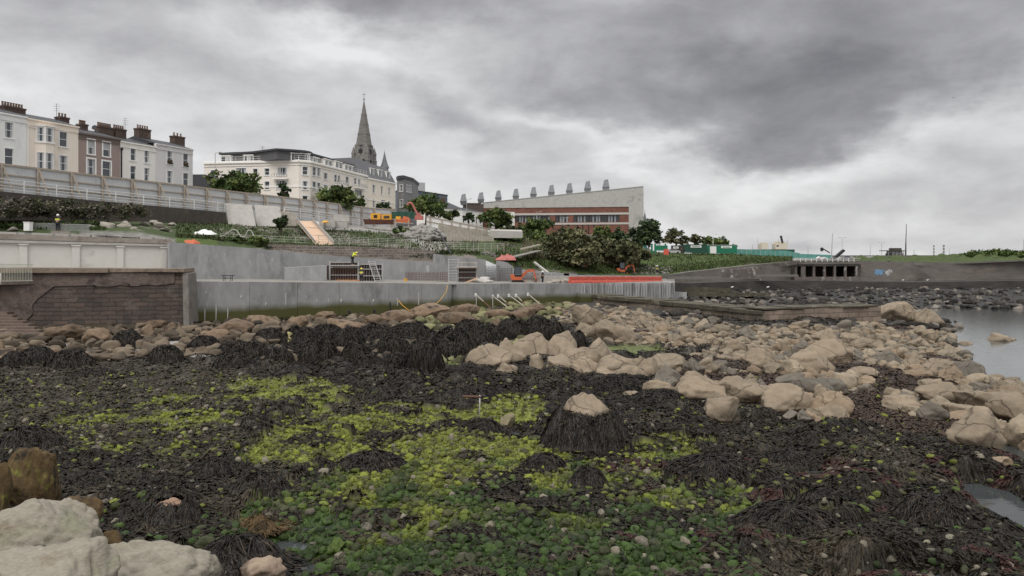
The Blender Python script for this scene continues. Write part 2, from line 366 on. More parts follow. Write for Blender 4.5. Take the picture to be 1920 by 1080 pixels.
m_conc = M('new_concrete', (.30,.30,.30), rough=.85, var=.24, scale=.9, stretch=(1,1,.5), c2=(.21,.21,.21), amt=.45, scale2=.35, bump=.15, third=((.38,.38,.38),.30,1.4), detail=9)
m_conc2 = M('sea_wall_concrete', (.27,.27,.265), rough=.85, var=.24, scale=.9, stretch=(1,1,.45), c2=(.18,.18,.175), amt=.5, scale2=.3, bump=.15, third=((.40,.40,.39),.26,.9), detail=9)
add_tideline(m_conc2, 2.6, 3.3, (.07,.068,.022), 1.0, .3)
m_concd = M('pale_concrete', (.42,.40,.37), rough=.9, var=.16, scale=1.5, c2=(.30,.28,.25), amt=.4, bump=.3)
m_deck = M('dusty_deck', (.22,.21,.19), rough=.95, var=.2, scale=.8, bump=.4, c2=(.26,.23,.19), amt=.5)
m_rail = M('white_paint', (.72,.72,.70), rough=.5, var=.08, scale=3, bump=0)
m_rail2 = M('weathered_rail', (.42,.43,.36), rough=.6, var=.2, scale=3, bump=0)
m_timber = M('raw_timber', (.38,.32,.26), rough=.85, var=.25, scale=3, bump=.3)
m_hoard = M('hoarding_board', (.52,.525,.53), rough=.7, var=.08, scale=.6, bump=.05, c2=(.36,.36,.36), amt=.25)
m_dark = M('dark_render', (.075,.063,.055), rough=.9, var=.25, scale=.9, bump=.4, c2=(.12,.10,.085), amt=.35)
m_grass = M('grass_bank', (.062,.092,.024), rough=.95, var=.5, scale=1.8, c2=(.12,.105,.05), amt=.42, scale2=.5, bump=1, bscale=5, bdist=.15, third=((.04,.055,.018),.5,.35))
m_grassb = M('bright_grass', (.058,.082,.022), rough=.95, var=.45, scale=1.6, c2=(.035,.045,.018), amt=.5, scale2=.5, bump=1, bscale=5, bdist=.15)
m_soil = M('rubble_soil', (.22,.19,.16), rough=.95, var=.35, scale=2.2, c2=(.13,.105,.08), amt=.5, bump=1, bscale=6, bdist=.12, third=((.34,.32,.29),.35,1.2))
m_black = M('black_iron', (.02,.02,.022), rough=.5, var=.1, bump=0)
m_slate = M('slate', (.055,.056,.062), rough=.6, var=.25, scale=4, bump=.3)
m_glass = glassmat('window_glass', (.05,.06,.07))
m_curt = M('curtain_glass', (.40,.41,.42), rough=.3, var=.25, scale=2, bump=0)
m_white = M('white_frame', (.75,.74,.72), rough=.5, var=.05, bump=0)
m_rust = M('rusty_steel', (.13,.07,.05), rough=.8, var=.3, scale=3, bump=.2, c2=(.24,.15,.11), amt=.3)
m_steel = M('galvanised_steel', (.40,.40,.39), rough=.5, var=.15, scale=3, bump=.1, metallic=.3)
m_orange = M('orange_paint', (.50,.12,.05), rough=.6, var=.25, scale=2, bump=.05, c2=(.16,.09,.06), amt=.35, scale2=2)
m_yellow = M('yellow_paint', (.70,.36,.04), rough=.5, var=.12, scale=2, bump=0)
m_red = M('red_plastic', (.50,.085,.055), rough=.5, var=.22, scale=1.6, bump=.1, c2=(.60,.22,.16), amt=.3, scale2=.8)
m_pink = M('faded_red_sheet', (.40,.13,.11), rough=.6, var=.25, scale=1.5, bump=.3)
m_greenp = M('green_paint', (.02,.17,.10), rough=.5, var=.12, scale=2, bump=.1)
m_dgreen = M('dark_green_paint', (.025,.08,.055), rough=.5, var=.12, scale=2, bump=.1)
m_teal = M('teal_netting', (.10,.27,.24), rough=.8, var=.25, scale=.6, bump=.2)
m_rubber = M('rubber', (.02,.02,.02), rough=.8, bump=0)
m_ply = M('ply_sheet', (.55,.38,.26), rough=.8, var=.12, scale=1, bump=.1)
m_bark = M('bark', (.07,.055,.04), rough=.95, var=.3, scale=5, bump=.5)
m_leaf = M('leaves', (0,0,0), rough=.75, var=.3, scale=.8, attr='col', bump=0, spec=.2)
m_hiviz = M('hi_vis_cloth', (.62,.72,.06), rough=.7, var=.1, bump=0)
m_skin = M('skin', (.45,.27,.2), rough=.6, var=.05, bump=0)
m_trouser = M('dark_trousers', (.03,.032,.04), rough=.9, var=.2, bump=0)
m_helmet = M('helmet', (.75,.74,.70), rough=.35, var=.03, bump=0)
m_helmety = M('yellow_helmet', (.72,.55,.10), rough=.35, var=.03, bump=0)

# ------------------------------------------------------------- shore relief (all functions of world position)
SHY = [0,20,30,45,49,56,73,98,116,121]; SHX = [12,14.2,20.6,29.8,30.4,32.4,40.0,54.5,58.5,57]
POOLS = []
for px,py,rx,ry,dp in ((525,1020,80,20,.40),(600,985,60,12,.36),(450,975,60,10,.36),(965,805,42,20,.36),(1485,872,60,20,.5),(1870,925,55,30,.7),(1930,975,62,48,.7),(1915,850,60,30,.9),(1680,1080,220,24,.42),(560,1060,60,24,.42),(960,1010,80,18,.27),(1250,1065,90,16,.27),(760,1000,70,12,.27)):
    Y0 = YZ(py,.15); POOLS.append((PX(px,Y0), Y0, rx/F*Y0, ry/F*Y0*Y0/7.85, dp))
def zbase(X, Y):
    X = np.asarray(X,float); Y = np.asarray(Y,float)
    z = .30+sstep((Y-32)/45)*1.12
    z = z+.55*np.exp(-((X-5)/14)**2-((Y-98)/14)**2)
    z = z+.35*(fbm(X*.16,Y*.16,3,2)-.5)*sstep((Y-20)/20)
    pn = .35+1.25*fbm(X*1.1,Y*1.1,3,17)
    for cx,cy,rx,ry,dp in POOLS:
        z = z-dp*pn*np.exp(-(((X-cx)/rx)**2+((Y-cy)/ry)**2)**1.5)
    xs = np.interp(Y, SHY, SHX)+1.6*(vn(Y*.25,Y*0,4)-.5)*2
    ze = np.clip((xs-X)*.11,-2,9)
    z = np.minimum(z, ze)
    zf = np.clip((Y-121-2*vn(X*.2,Y*0,8))*.036,-2,1.35)
    z = np.where(Y > 112, np.maximum(z, zf), z)
    return z
def proj(X, Y, z): return CX+F*X/Y, HY+F*(H-z)/Y
TAN = [(1060,572),(1110,566),(1260,600),(1430,615),(1650,608),(1715,582),(1768,596),(1790,640),(1860,690),(1960,742),(1960,880),(1790,840),(1700,803),(1560,792),(1400,772),(1215,742),(1205,712),(1240,690),(1330,668),(1280,655),(1105,640),(1050,610)]
BROWN = [(-200,600),(0,605),(350,615),(480,600),(730,597),(850,580),(1060,566),(1075,600),(900,622),(600,640),(400,668),(200,680),(0,680),(-300,680)]
MOUND = [(370,655),(600,630),(860,612),(1000,600),(1105,625),(1100,672),(900,690),(830,697),(600,690),(400,684)]
GREEN = [(430,700),(600,705),(720,750),(860,775),(960,742),(1040,765),(1060,800),(1160,842),(1235,808),(1390,850),(1430,950),(1560,940),(1600,985),(1380,1000),(1480,1130),(300,1130),(370,960),(480,930),(600,905),(420,905),(280,860),(150,850),(110,790),(300,740),(400,760)]
FLATB = [(-200,672),(380,684),(540,700),(600,735),(420,800),(560,870),(250,850),(-200,850)]
def zones(X, Y, z=None):
    if z is None: z = zbase(X,Y)
    px, py = proj(X,Y,z)
    jx = (fbm(X*.5,Y*.5,4,21)-.5)*110; jy = (fbm(X*.5,Y*.5,4,31)-.5)*np.interp(py,[600,760,1000],[24,45,80])
    a, b_ = px+jx, py+jy
    far = (Y > 84)&(px > 1240)
    t = inpoly(a,b_,TAN)&~far; br = inpoly(a,b_,BROWN)&~far; mo = inpoly(a,b_,MOUND)&~far; gr = inpoly(a,b_,GREEN)&~far; fl = inpoly(a,b_,FLATB)&~far
    n = .62*fbm(X*.33,Y*.33,4,41)+.38*fbm(X*1.25,Y*1.25,3,43)
    gr = gr & (n > np.interp(py,[690,760,820,900,1000,1080],[.505,.485,.44,.425,.39,.37])-.10*(np.exp(-((px-1000)/260)**2)))
    # weedy gaps among the bare boulders
    tg = t & ((fbm(X*.22,Y*.22,3,51) > .60) | (((px-1390)/130)**2+((py-715)/13)**2 < 1) | (((px-1640)/80)**2+((py-790)/20)**2 < 1) | (((px-1760)/110)**2+((py-812)/22)**2 < 1))
    lawn = (((px-1175)/95)**2+((py-655)/13)**2 < 1+6*(n-.52))|(((px-850)/20)**2+((py-682)/6)**2 < 1)
    return dict(px=px,py=py,tan=t&~tg&~lawn,tang=tg,brown=br&~t,mound=mo&~t,green=gr&~t&~mo,flat=fl&~gr&~mo,lawn=lawn,far=far,n=n)
def gcol(X, Y, px, py):   # colour of the algae at a place: lime where it drains dry, deep green where it lies wet
    n = fbm(X*.8,Y*.8,3,61)
    wet = sstep((py-850)/150+(n-.5)*2.0)[...,None]; dry = sstep((760-py)/120)[...,None]*.75
    lime = np.array([.140,.158,.020]); deep = np.array([.033,.060,.010]); olive = np.array([.120,.118,.034])
    return (lime*(1-wet)+deep*wet)*(1-dry)+olive*dry
def clump(X, Y):
    d,h,bx,by = worley(X*.42,Y*.42,71); d2,h2,_,_ = worley(X*1.1+5,Y*1.1,81)
    a = np.clip(1-(d/.62)**2,0,1)*(.15+.75*h*h); b2 = np.clip(1-(d2/.6)**2,0,1)*.16*h2
    return a*.62+b2
def zfull(X, Y):
    zb = zbase(X,Y); Z = zones(X,Y,zb)
    weed = (~(Z['tan']|Z['green']|Z['lawn']|Z['brown']))*1.0
    weed = weed*np.where(Z['flat'],.25,1)*np.where(Z['far'],.4,1)*np.where(Z['tang'],.4,1)
    dep = sstep((zb+.05)/.25)
    z = zb+clump(X,Y)*weed*dep*.85+ (fbm(X*1.7,Y*1.7,4,91)-.5)*.16*dep + (fbm(X*6,Y*6,3,95)-.5)*.07*dep
    return z, Z
# the beach sheet
nu, nv_ = 860, 640
us = np.linspace(-.98,.98,nu); Ys = 8*(190/8)**(np.linspace(0,1,nv_))
UU, YY = np.meshgrid(us,Ys); XX = UU*YY
zz, Zn = zfull(XX,YY)
base_weed = np.array([.019,.0152,.011]); brownw = np.array([.050,.040,.027])
col = np.zeros(XX.shape+(3,)); nn = fbm(XX*.6,YY*.6,4,99)[...,None]
col[:] = base_weed*(.6+.9*nn)
ns = fbm(XX*.25,YY*.25,3,111)
col = np.where((Zn['flat']|(ns > .62))[...,None], brownw*(.5+1.0*nn), col)
gc = gcol(XX,YY,Zn['px'],Zn['py'])
col = np.where(Zn['green'][...,None], gc*(.25+1.3*fbm(XX*3.5,YY*3.5,3,7)[...,None]), col)
col = np.where(Zn['lawn'][...,None], np.array([.10,.12,.03])*(.5+nn), col)
col = np.where(Zn['tan'][...,None], np.array([.10,.075,.055])*(.5+nn), col)
col = np.where(Zn['brown'][...,None], np.array([.05,.04,.03])*(.5+nn), col)
col = np.where((Zn['far'])[...,None], np.array([.016,.0145,.012])*(.5+nn), col)
shg = (((Zn['px']-300)/55)**2+((Zn['py']-648)/14)**2 < 1)|(((Zn['px']-370)/50)**2+((Zn['py']-668)/8)**2 < 1)|(((Zn['px']-130)/30)**2+((Zn['py']-648)/6)**2 < 1)
col = np.where(shg[...,None], np.array([.30,.29,.27])*(.5+nn), col)
idx = np.arange(nu*nv_).reshape(nv_,nu)
fc = np.stack([idx[:-1,:-1],idx[:-1,1:],idx[1:,1:],idx[1:,:-1]],-1).reshape(-1,4)
me = mesh_np('beach', np.stack([XX,YY,zz],-1).reshape(-1,3), fc, 4, [m_ground], True, col.reshape(-1,3))
tag(link('beach', me), kind='structure')
sea = MB(); sea.face([(-60,-40,0),(4000,-40,0),(4000,8000,0),(-60,8000,0)]); sea.face([(-4000,400,0),(-60,400,0),(-60,8000,0),(-4000,8000,0)])
tag(sea.build('water', m_water), kind='structure')

# ------------------------------------------------------------- sampling the shore as it is seen
def shore_samples(n, y0, y1, seed, x0=-150, x1=2070):
    rs = np.random.RandomState(seed); px = rs.uniform(x0,x1,n); py = rs.uniform(y0,y1,n)
    Y = (H-.55-.7*sstep((760-py)/120))*F/(py-HY)
    return PX(px,Y), Y, rs
def merge_rocks(name, shapes, X, Y, Z, rad, rs, col, mat, label, cat):
    order = []; V = []; Fc = []; Cc = []; off = 0
    for k in range(len(X)):
        v, f = shapes[rs.randint(len(shapes))]; a = rs.uniform(0,6.28); c, s = math.cos(a), math.sin(a)
        q = v*rad[k]; q = np.stack([q[:,0]*c-q[:,1]*s+X[k], q[:,0]*s+q[:,1]*c+Y[k], q[:,2]*rs.uniform(.8,1.25)+Z[k]],-1)
        V.append(q); Fc.append(f+off); off += len(v); Cc.append(np.repeat(col[k][None],len(v),0))
    me = mesh_np(name, np.concatenate(V), np.concatenate(Fc), 3, [mat], True, np.concatenate(Cc))
    return tag(link(name, me), label, cat, kind='stuff')
def spaced(X, Y, rad, f=.8, cell=2.5):   # keep points that do not crowd earlier (bigger) ones
    g = {}; keep = []
    for i in range(len(X)):
        a, b_ = int(X[i]//cell), int(Y[i]//cell); ok = True
        for u in range(a-1,a+2):
            for v in range(b_-1,b_+2):
                for j in g.get((u,v),()):
                    if (X[i]-X[j])**2+(Y[i]-Y[j])**2 < (f*(rad[i]+rad[j]))**2: ok = False; break
                if not ok: break
            if not ok: break
        if ok: g.setdefault((a,b_),[]).append(i); keep.append(i)
    return np.array(keep)
EXCL = []   # px,py,rx,ry zones kept free for hand-placed rocks
def place_rock(shape_me, name, x, y, z, r, rot, label, cat, group=None, color=None, sc_=(1,1,1), parent=None):
    o = link(name, shape_me, parent, (x,y,z)); o.rotation_euler = (rs0.uniform(-.15,.15),rs0.uniform(-.15,.15),rot); o.scale = (r*sc_[0],r*sc_[1],r*sc_[2])
    if color is not None: o.color = (*color,1)
    return tag(o, label, cat, group)
rs0 = np.random.RandomState(5)
def rock_meshes(name, n, lvl, mat, seed, **kw):
    rs = np.random.RandomState(seed); out = []
    for i in range(n):
        v, f = rockshape(lvl, rs, **kw); out.append((mesh_np(name, v, f, 3, [mat], True), v, f))
    return out
def blades(n, fx, seed, y0, y1, lenr, wid, colf, lift=.03, dens=None, curl=.5):
    X, Y, rs = shore_samples(n, y0, y1, seed); Z = zones(X,Y); k = fx(Z,rs,X,Y)
    return X[k], Y[k]
def blade_mesh(name, X, Y, D, Ln, Wd, col, mat, zf, rs, lift=.05, segs=3, arch=.12):
    n = len(X); V = np.zeros((n,segs+1,2,3)); cr = np.stack([-np.sin(D),np.cos(D)],-1)
    bend = rs.normal(0,.35,n); x, y = X.copy(), Y.copy()
    for s in range(segs+1):
        t = s/segs; d = D+bend*t; w_ = Wd*(.6+.9*t if t < .7 else 1.0-.5*t)
        nx, ny = -np.sin(d), np.cos(d)
        z = zf(x,y)+lift+arch*math.sin(math.pi*(t*.85+.08))*Ln*1.2
        tilt = rs.normal(0,.35,n)*Wd
        V[:,s,0] = np.stack([x-nx*w_/2,y-ny*w_/2,z-tilt],-1); V[:,s,1] = np.stack([x+nx*w_/2,y+ny*w_/2,z+tilt],-1)
        x = x+np.cos(d)*Ln/segs; y = y+np.sin(d)*Ln/segs
    b0 = np.arange(n)[:,None]*((segs+1)*2); s_ = np.arange(segs)[None]*2
    q = np.stack([b0+s_,b0+s_+1,b0+s_+3,b0+s_+2],-1).reshape(-1,4)
    return mesh_np(name, V.reshape(-1,3), q, 4, [mat], True, np.repeat(col,(segs+1)*2,0))
# ------------------------------------------------------------- hand-placed boulders
def gz(x, y): return float(zbase(np.array([x]),np.array([y]))[0])
def ground_at(px, py):
    Y = (H-.8)*F/(py-HY)
    for _ in range(6): Y = (H-gz(PX(px,Y),Y))*F/(py-HY)
    return PX(px,Y), Y, gz(PX(px,Y),Y)
def big_rock(px, py, wpx, hpx, name, label, cat, mat, seed, group=None, color=None, lvl=4, depth=.8, Y=None, taper=0, ex=1., **kw):
    """px: centre, py: where it meets the ground, wpx/hpx: its size in the photograph"""
    if Y is None: x, y, z = ground_at(px,py)
    else: x, y, z = PX(px,Y), Y, ZY(py,Y)
    wm, hm = wpx/F*y, hpx/F*y
    rs = np.random.RandomState(seed); v, f = rockshape(lvl, rs, elong=0, flat=1, **kw)
    v[:,0] *= wm/2/np.abs(v[:,0]).max(); v[:,1] *= wm*depth/2/np.abs(v[:,1]).max()
    v[:,2] -= v[:,2].min(); v[:,2] *= (hm*1.35)/v[:,2].max(); v[:,2] -= hm*.33
    if taper: v[:,:2] *= (1-taper*np.clip(v[:,2]/hm,0,1))[:,None]
    v[:,1] += wm*depth*.3
    me = mesh_np(name, v, f, 3, [mat], True); o = link(name, me, None, (x,y,z)); OFF[o] = Vector((x,y,z))
    if color: o.color = (*color,1)
    tag(o, label, cat, group); EXCL.append((x, y+wm*depth*.3, wm*.5*ex, wm*depth*.5*ex))
    return o, wm, hm
TANC = (.235,.187,.134)
def drape(parent, wm, hm, depth, n, seed, mat, top=.0, sidew=1., name='seaweed', ln=.45, wd=.05, prof=(2.,.8)):
    """weed fronds hanging down a rounded mound"""
    rs = np.random.RandomState(seed); a = rs.uniform(0,6.283,n); t = np.sqrt(rs.uniform(top,1.12,n)); D = a+rs.normal(0,.75,n); lob = fbm(np.cos(a)*2.2+t*1.5+seed,np.sin(a)*2.2+seed*.7,3,seed)
    rx, ry = wm*.5*1.04, wm*depth*.5*1.04
    segs = 3; V = np.zeros((n,segs+1,2,3)); Ln = ln*rs.uniform(.6,1.5,n); W = wd*rs.uniform(.6,1.5,n)
    x0, y0 = t*np.cos(a), t*np.sin(a)
    for s in range(segs+1):
        r = np.hypot(x0,y0); zc_ = hm*1.03*np.clip(1-np.clip(r,0,1)**prof[0],0,1)**prof[1]-np.clip(r-1,0,1)*wm*.3; zc_ = zc_*(.68+.58*lob)
        px_, py_ = x0*rx, y0*ry+wm*depth*.3
        nx, ny = -np.sin(D), np.cos(D); ti = rs.normal(0,.4,n)*W; out = rs.uniform(0,.10,n)+.03
        zc_ = np.maximum(zc_,-.1)+out
        V[:,s,0] = np.stack([px_-nx*W/2,py_-ny*W/2,zc_-ti],-1); V[:,s,1] = np.stack([px_+nx*W/2,py_+ny*W/2,zc_+ti],-1)
        st = Ln/segs/(.35*wm+.65*hm*np.clip(r,.1,1))
        x0 = x0+np.cos(D)*st; y0 = y0+np.sin(D)*st
    b0 = np.arange(n)[:,None]*((segs+1)*2); s_ = np.arange(segs)[None]*2
    q = np.stack([b0+s_,b0+s_+1,b0+s_+3,b0+s_+2],-1).reshape(-1,4)
    cl = np.array([.0105,.0082,.0060])*rs.uniform(.4,2.2,(n,1)); k = rs.rand(n) < .14; cl[k] = np.array([.045,.032,.020])*rs.uniform(.5,1.4,(k.sum(),1))
    return link(name, mesh_np(name, V.reshape(-1,3), q, 4, [mat], True, np.repeat(cl,(segs+1)*2,0)), parent)
# pale armour boulders, near left
A = 'armour boulder'
def arm(px,py,w,h,Y,label,seed,mat=None,**kw): return big_rock(px,py,w,h,'boulder',label,'boulder',mat or m_pale,seed,'pale armour boulders of the near sea wall',Y=Y,lvl=5,**kw)
arm(50,1085,225,128,12.6,'large pale granite boulder with a greenish flat face, at the left edge of the photo',101,depth=.9,cuts=9,rough=.035)
arm(108,1030,150,88,14.5,'grey-white wedge boulder lying behind the greenish pale one',118,depth=.7,cuts=14,rough=.04)
arm(240,1145,300,112,12.0,'long low pale boulder with fine cracks, rightmost of the near pale ones',103,depth=.6,cuts=8,rough=.035)
arm(85,1160,270,112,10.6,'speckled grey-white boulder in the bottom left corner',104,depth=.7,cuts=8,rough=.035)
big_rock(42,962,105,118,'boulder','tall rounded brown boulder furred with yellow-green moss at left edge','boulder',m_moss,105,depth=.9,cuts=3,rough=.05,lvl=5)
big_rock(135,985,95,44,'boulder','brown weathered boulder between the mossy one and the pale ones','boulder',m_moss,106,depth=.8,cuts=12,Y=16)
big_rock(202,1052,62,52,'boulder','small brown boulder with a pale top beside the pale armour boulders','boulder',m_moss,107,depth=.8,cuts=12,Y=15.4)
big_rock(-5,960,45,90,'boulder','orange-brown boulder cut off by the left edge','boulder',m_moss,108,depth=.8,Y=20)
# weed-covered landmark rocks
WM = None
def weedy(px,py,w,h,label,seed,n=1500,top=0.,mat=None,wmat=None,group=None,depth=.85,ln=.5,wd=.05,color=None,name='seaweed_mound',cat='weedy rock',prof=(2.,.8)):
    sh = 1. if top > 0 else .76
    if top == 0 and py > 700: h *= .62
    wmat = wmat or m_weedcol
    o, wm, hm = big_rock(px,py,w*sh,h*(.97 if top > 0 else .8),name,label,cat,mat or m_weedobj,seed,group,color or TANC,lvl=4,depth=depth,cuts=6,rough=.05,taper=.45 if top > 0 else .25,ex=.72)
    wm /= sh; hm /= (.97 if top > 0 else .8); ln *= .75; wd *= .48; n = int(n*2.4)
    drape(o, wm, hm, depth, n, seed, wmat, top, ln=ln, wd=wd, prof=prof); return o
weedy(1102,842,168,98,'big conical rock with a bare tan cap above a skirt of black seaweed',201,6500,.34,m_tan,depth=.9,ln=.6,wd=.055,name='weedy_rock',prof=(1.7,.8))
weedy(1022,882,80,32,'low dark seaweed mound beside the lime algae below the big capped rock',202,1600)
weedy(1105,915,68,46,'pointed black seaweed mound below the big capped rock',203,1400)
weedy(430,1082,175,78,'weed-covered rock beside the near pale boulders, its bare pale face to the right',204,3500,0,m_tan,color=(.26,.20,.16))
weedy(310,985,110,42,'weedy rock with a pinkish bare front near the pale armour boulders',205,1700,.25,m_tan,color=(.25,.16,.11))
weedy(385,895,90,38,'black seaweed mound left of the green pool, before the tall moss boulder',206,1800)
weedy(478,930,110,44,'broad black seaweed mound behind the green stream',207,2000)
weedy(905,810,70,26,'small dark weed mound at the foot of the thin post',208,1200)
weedy(690,880,120,30,'flat dark weed mound among olive cobbles left of centre',209,1500)
weedy(35,845,120,50,'black weedy mound at the left edge above the mossy boulder',210,2200)
weedy(165,915,90,30,'dark weed heap right of the mossy brown boulder',211,1600)
weedy(1510,880,150,36,'dark weed mound right of the white pool',212,2200)
weedy(1350,900,180,42,'wide black weed mound right of the lime algae',213,2600)
weedy(1500,1010,210,60,'large streaked black weed mound in the lower right foreground',214,3400)
weedy(1560,960,110,42,'black weed mound right of the green patch in the lower right',215,1800)
weedy(1770,985,150,58,'dark mound of weed left of the right-hand pools',216,2200)
weedy(1240,760,120,32,'dark weed bank left of the two big bare boulders',218,1600)
weedy(1170,735,160,36,'dark weed bank below the jointed outcrop',219,2200)
weedy(870,710,110,26,'low dark weed mound left of the jointed outcrop',220,1500)
weedy(480,1000,60,18,'green-topped square rock in the green stream',221,900,0,m_green,color=(.05,.09,.02),wmat=m_moss)
k = 0
for px,py,w,h in ((587,682,92,46),(520,684,60,30),(470,672,60,30),(665,680,62,34),(790,697,84,62),(735,664,70,32),(640,655,90,38),(700,640,90,30),(765,640,100,34),(850,672,110,54),(905,648,90,40),(960,640,75,44),(1035,645,58,44),(1082,664,48,42),(1010,620,50,26),(880,625,60,24),(560,650,80,34),(610,636,70,26),(435,668,70,26),(430,690,70,24),(1000,640,60,40),(930,672,70,30),
                  (305,680,66,30),(232,654,60,34),(120,690,90,30),(60,682,70,30),(20,690,60,28),(165,708,80,20),(500,642,60,24),(380,655,60,22),(690,690,60,22),(545,668,50,22),(818,650,60,28),(740,690,60,24)):
    h *= .88
    lab = {12:'squarish black weedy block right of the dark mounds, next to the outcrop',13:'smallest squarish black weedy block beside the algae lawn',4:'tallest shaggy black weed mound in the middle of the dark mounds'}.get(k,
        'rounded mound of black seaweed in the belt before the sea wall')
    o = weedy(px,py,w,h,lab,300+k,int(700+w*9),group='black seaweed mounds before the sea wall',depth=.75,ln=.36,wd=.07,prof=(2.6,.7)); k += 1
big_rock(482,1098,100,50,'tan_boulder','bare pink-tan rock face beside the weedy rock at the bottom, speckled with weed','boulder',m_tan,440,None,(.24,.18,.135),depth=.8,cuts=16)
big_rock(950,805,32,22,'tan_boulder','rounded pale brown boulder right of the thin post','boulder',m_tan,441,None,(.22,.19,.12),depth=.8,cuts=7)
big_rock(360,720+310,1,1,'pebble','x','boulder',m_tan,1) if False else None
# tan landmark boulders
for i,(px,py,w,h,lab) in enumerate((
    (1362,792,80,46,'squarish pale tan block with a dark weed tuft on its face'),
    (1318,756,106,46,'broad tan boulder directly behind the squarish pale block'),
    (1408,758,128,46,'wide cracked tan boulder, second behind the squarish pale block'),
    (1478,776,104,52,'domed cracked tan boulder right of the squarish pale block'),
    (1556,762,56,40,'upright tan boulder right of the domed cracked one'),
    (1568,794,56,34,'low tan boulder in front of the upright one, edged with weed'),
    (1240,746,66,32,'folded tan rock at the left end of the lower boulders'),
    (1305,728,54,30,'smooth egg-shaped tan boulder above the broad one'),
    (1848,852,120,82,'largest tan boulder by the right-hand pool, split by vertical cracks'),
    (1935,800,130,60,'long sloping tan rock cut off by the right edge'),
    (1860,775,130,40,'sloping tan slab rising to the right edge above the largest boulder'),
    (1882,652,70,26,'lone brown rock standing in the sea'),
    (1800,603,14,7,'tiny rock tip in the sea beyond the boulder point'),
    (1815,650,34,10,'low dark rock awash at the edge of the sea'),
    (1695,605,90,38,'big domed rock at the seaward end of the stone jetty'),
    (1748,612,66,34,'rounded rock at the tip of the boulder point'),
    (1745,642,42,24,'blocky boulder at the waterline below the point'),
    (1543,632,38,24,'tilted smooth boulder in front of the stone jetty'),
    (1430,690,60,40,'rounded grey-tan boulder in the middle of the boulder field'),
    (1530,700,90,40,'large smooth tan hump in the middle of the boulder field'),
    (1560,680,100,42,'large tan hump behind the smooth one'),
    (1625,712,56,22,'flat tan slab left of the weed gaps'),
    (1765,700,60,26,'wide flat tan boulder in the right part of the field'),
    (1780,760,110,40,'long tan ridge rock rising to the right'),
    (1130,640,70,40,'big rounded tan boulder left above the algae lawn'),
    (1105,612,66,40,'pinkish tan boulder at the left end of the boulder field'),
    (1175,640,50,30,'tan boulder with a dark hole behind the algae lawn'),
    (1385,662,50,26,'pointed grey-tan boulder right of the algae lawn'),
    (1330,650,56,24,'long smooth boulder in the left part of the field'),
    (1700,770,80,26,'cracked tan rock between brown weed patches'),
    )):
    big_rock(px,py,w,h,'tan_boulder',lab,'boulder',m_tan,400+i,None,tuple(np.array(TANC)*rs0.uniform(.85,1.08)),depth=.8,cuts=11,rough=.05,blocky=.5 if i==0 else 0)
# jointed outcrop: one bedrock mass
rs = np.random.RandomState(77); V = []; Fc = []; off = 0; x0,y0,z0 = ground_at(1060,700)
for px,py,w,h in ((915,690,70,44),(955,680,70,50),(1000,672,80,52),(1045,676,80,50),(1085,684,80,48),(1130,692,90,50),(1175,700,90,48),(1215,706,60,40),(1185,722,70,36),(1060,700,90,36),(1010,695,70,36),(950,702,46,24),(1105,700,80,36),(1150,706,60,30),(905,672,40,26)):
    x,y,z = ground_at(px,py); wm,hm = w/F*y,h/F*y; v,f = rockshape(4,rs,cuts=15,flat=1,rough=.07,elong=0)
    v = v*np.array([wm*.62,wm*.6,hm]); v[:,1] += wm*.35; v += np.array([x-x0,y-y0,z-z0]); V.append(v); Fc.append(f+off); off += len(v)
    EXCL.append((x,y+wm*.35,wm*.5,wm*.5))
o = link('rock_outcrop', mesh_np('rock_outcrop',np.concatenate(V),np.concatenate(Fc),3,[m_tan],True), None, (x0,y0,z0)); o.color = (.238,.19,.137,1)
tag(o,'long jointed tan rock outcrop rising from black weed left of the boulder field','rock outcrop')
# brown boulders at the foot of the walls
for i,(px,py,w,h) in enumerate(((42,676,58,24),(-12,668,44,30),(98,672,44,18),(5,676,70,22),(112,640,74,32),(176,646,66,30),(290,618,46,18),(322,628,42,24),(270,632,36,24),(545,650,48,26),(420,628,90,28),(480,612,70,20),(395,640,60,22),(640,622,90,24),(700,612,60,22),(745,606,70,24),(800,600,90,30),(870,592,60,22),(560,612,60,20),(610,600,50,16),(930,600,60,20),(980,598,60,22),(1010,588,50,18),(860,612,90,26),(930,620,50,22))):
    lab = {9:'brown boulder with a big yellow-pale face among the black weed mounds',0:'rounded brown boulder at the foot of the stone steps, by the left edge',4:'brown boulder with white streaks in front of the red stone wall',16:'broad rusty brown boulder at the foot of the sea wall bend'}.get(i,'brown barnacled boulder lying at the foot of the sea walls')
    c = (.17,.12,.08) if i != 9 else (.30,.26,.12)
    big_rock(px,py,w,h,'brown_boulder',lab,'boulder',m_brownr,500+i,'brown boulders at the foot of the sea walls',tuple(np.array(c)*rs0.uniform(.75,1.15)),depth=.8,cuts=10)
EX = np.array(EXCL)
def free(X, Y, r, f=.85):
    ok = np.ones(len(X),bool)
    for cx,cy,rx,ry in EX: ok &= ((X-cx)/(rx+r*f))**2+((Y-cy)/(ry+r*f))**2 > 1
    return ok
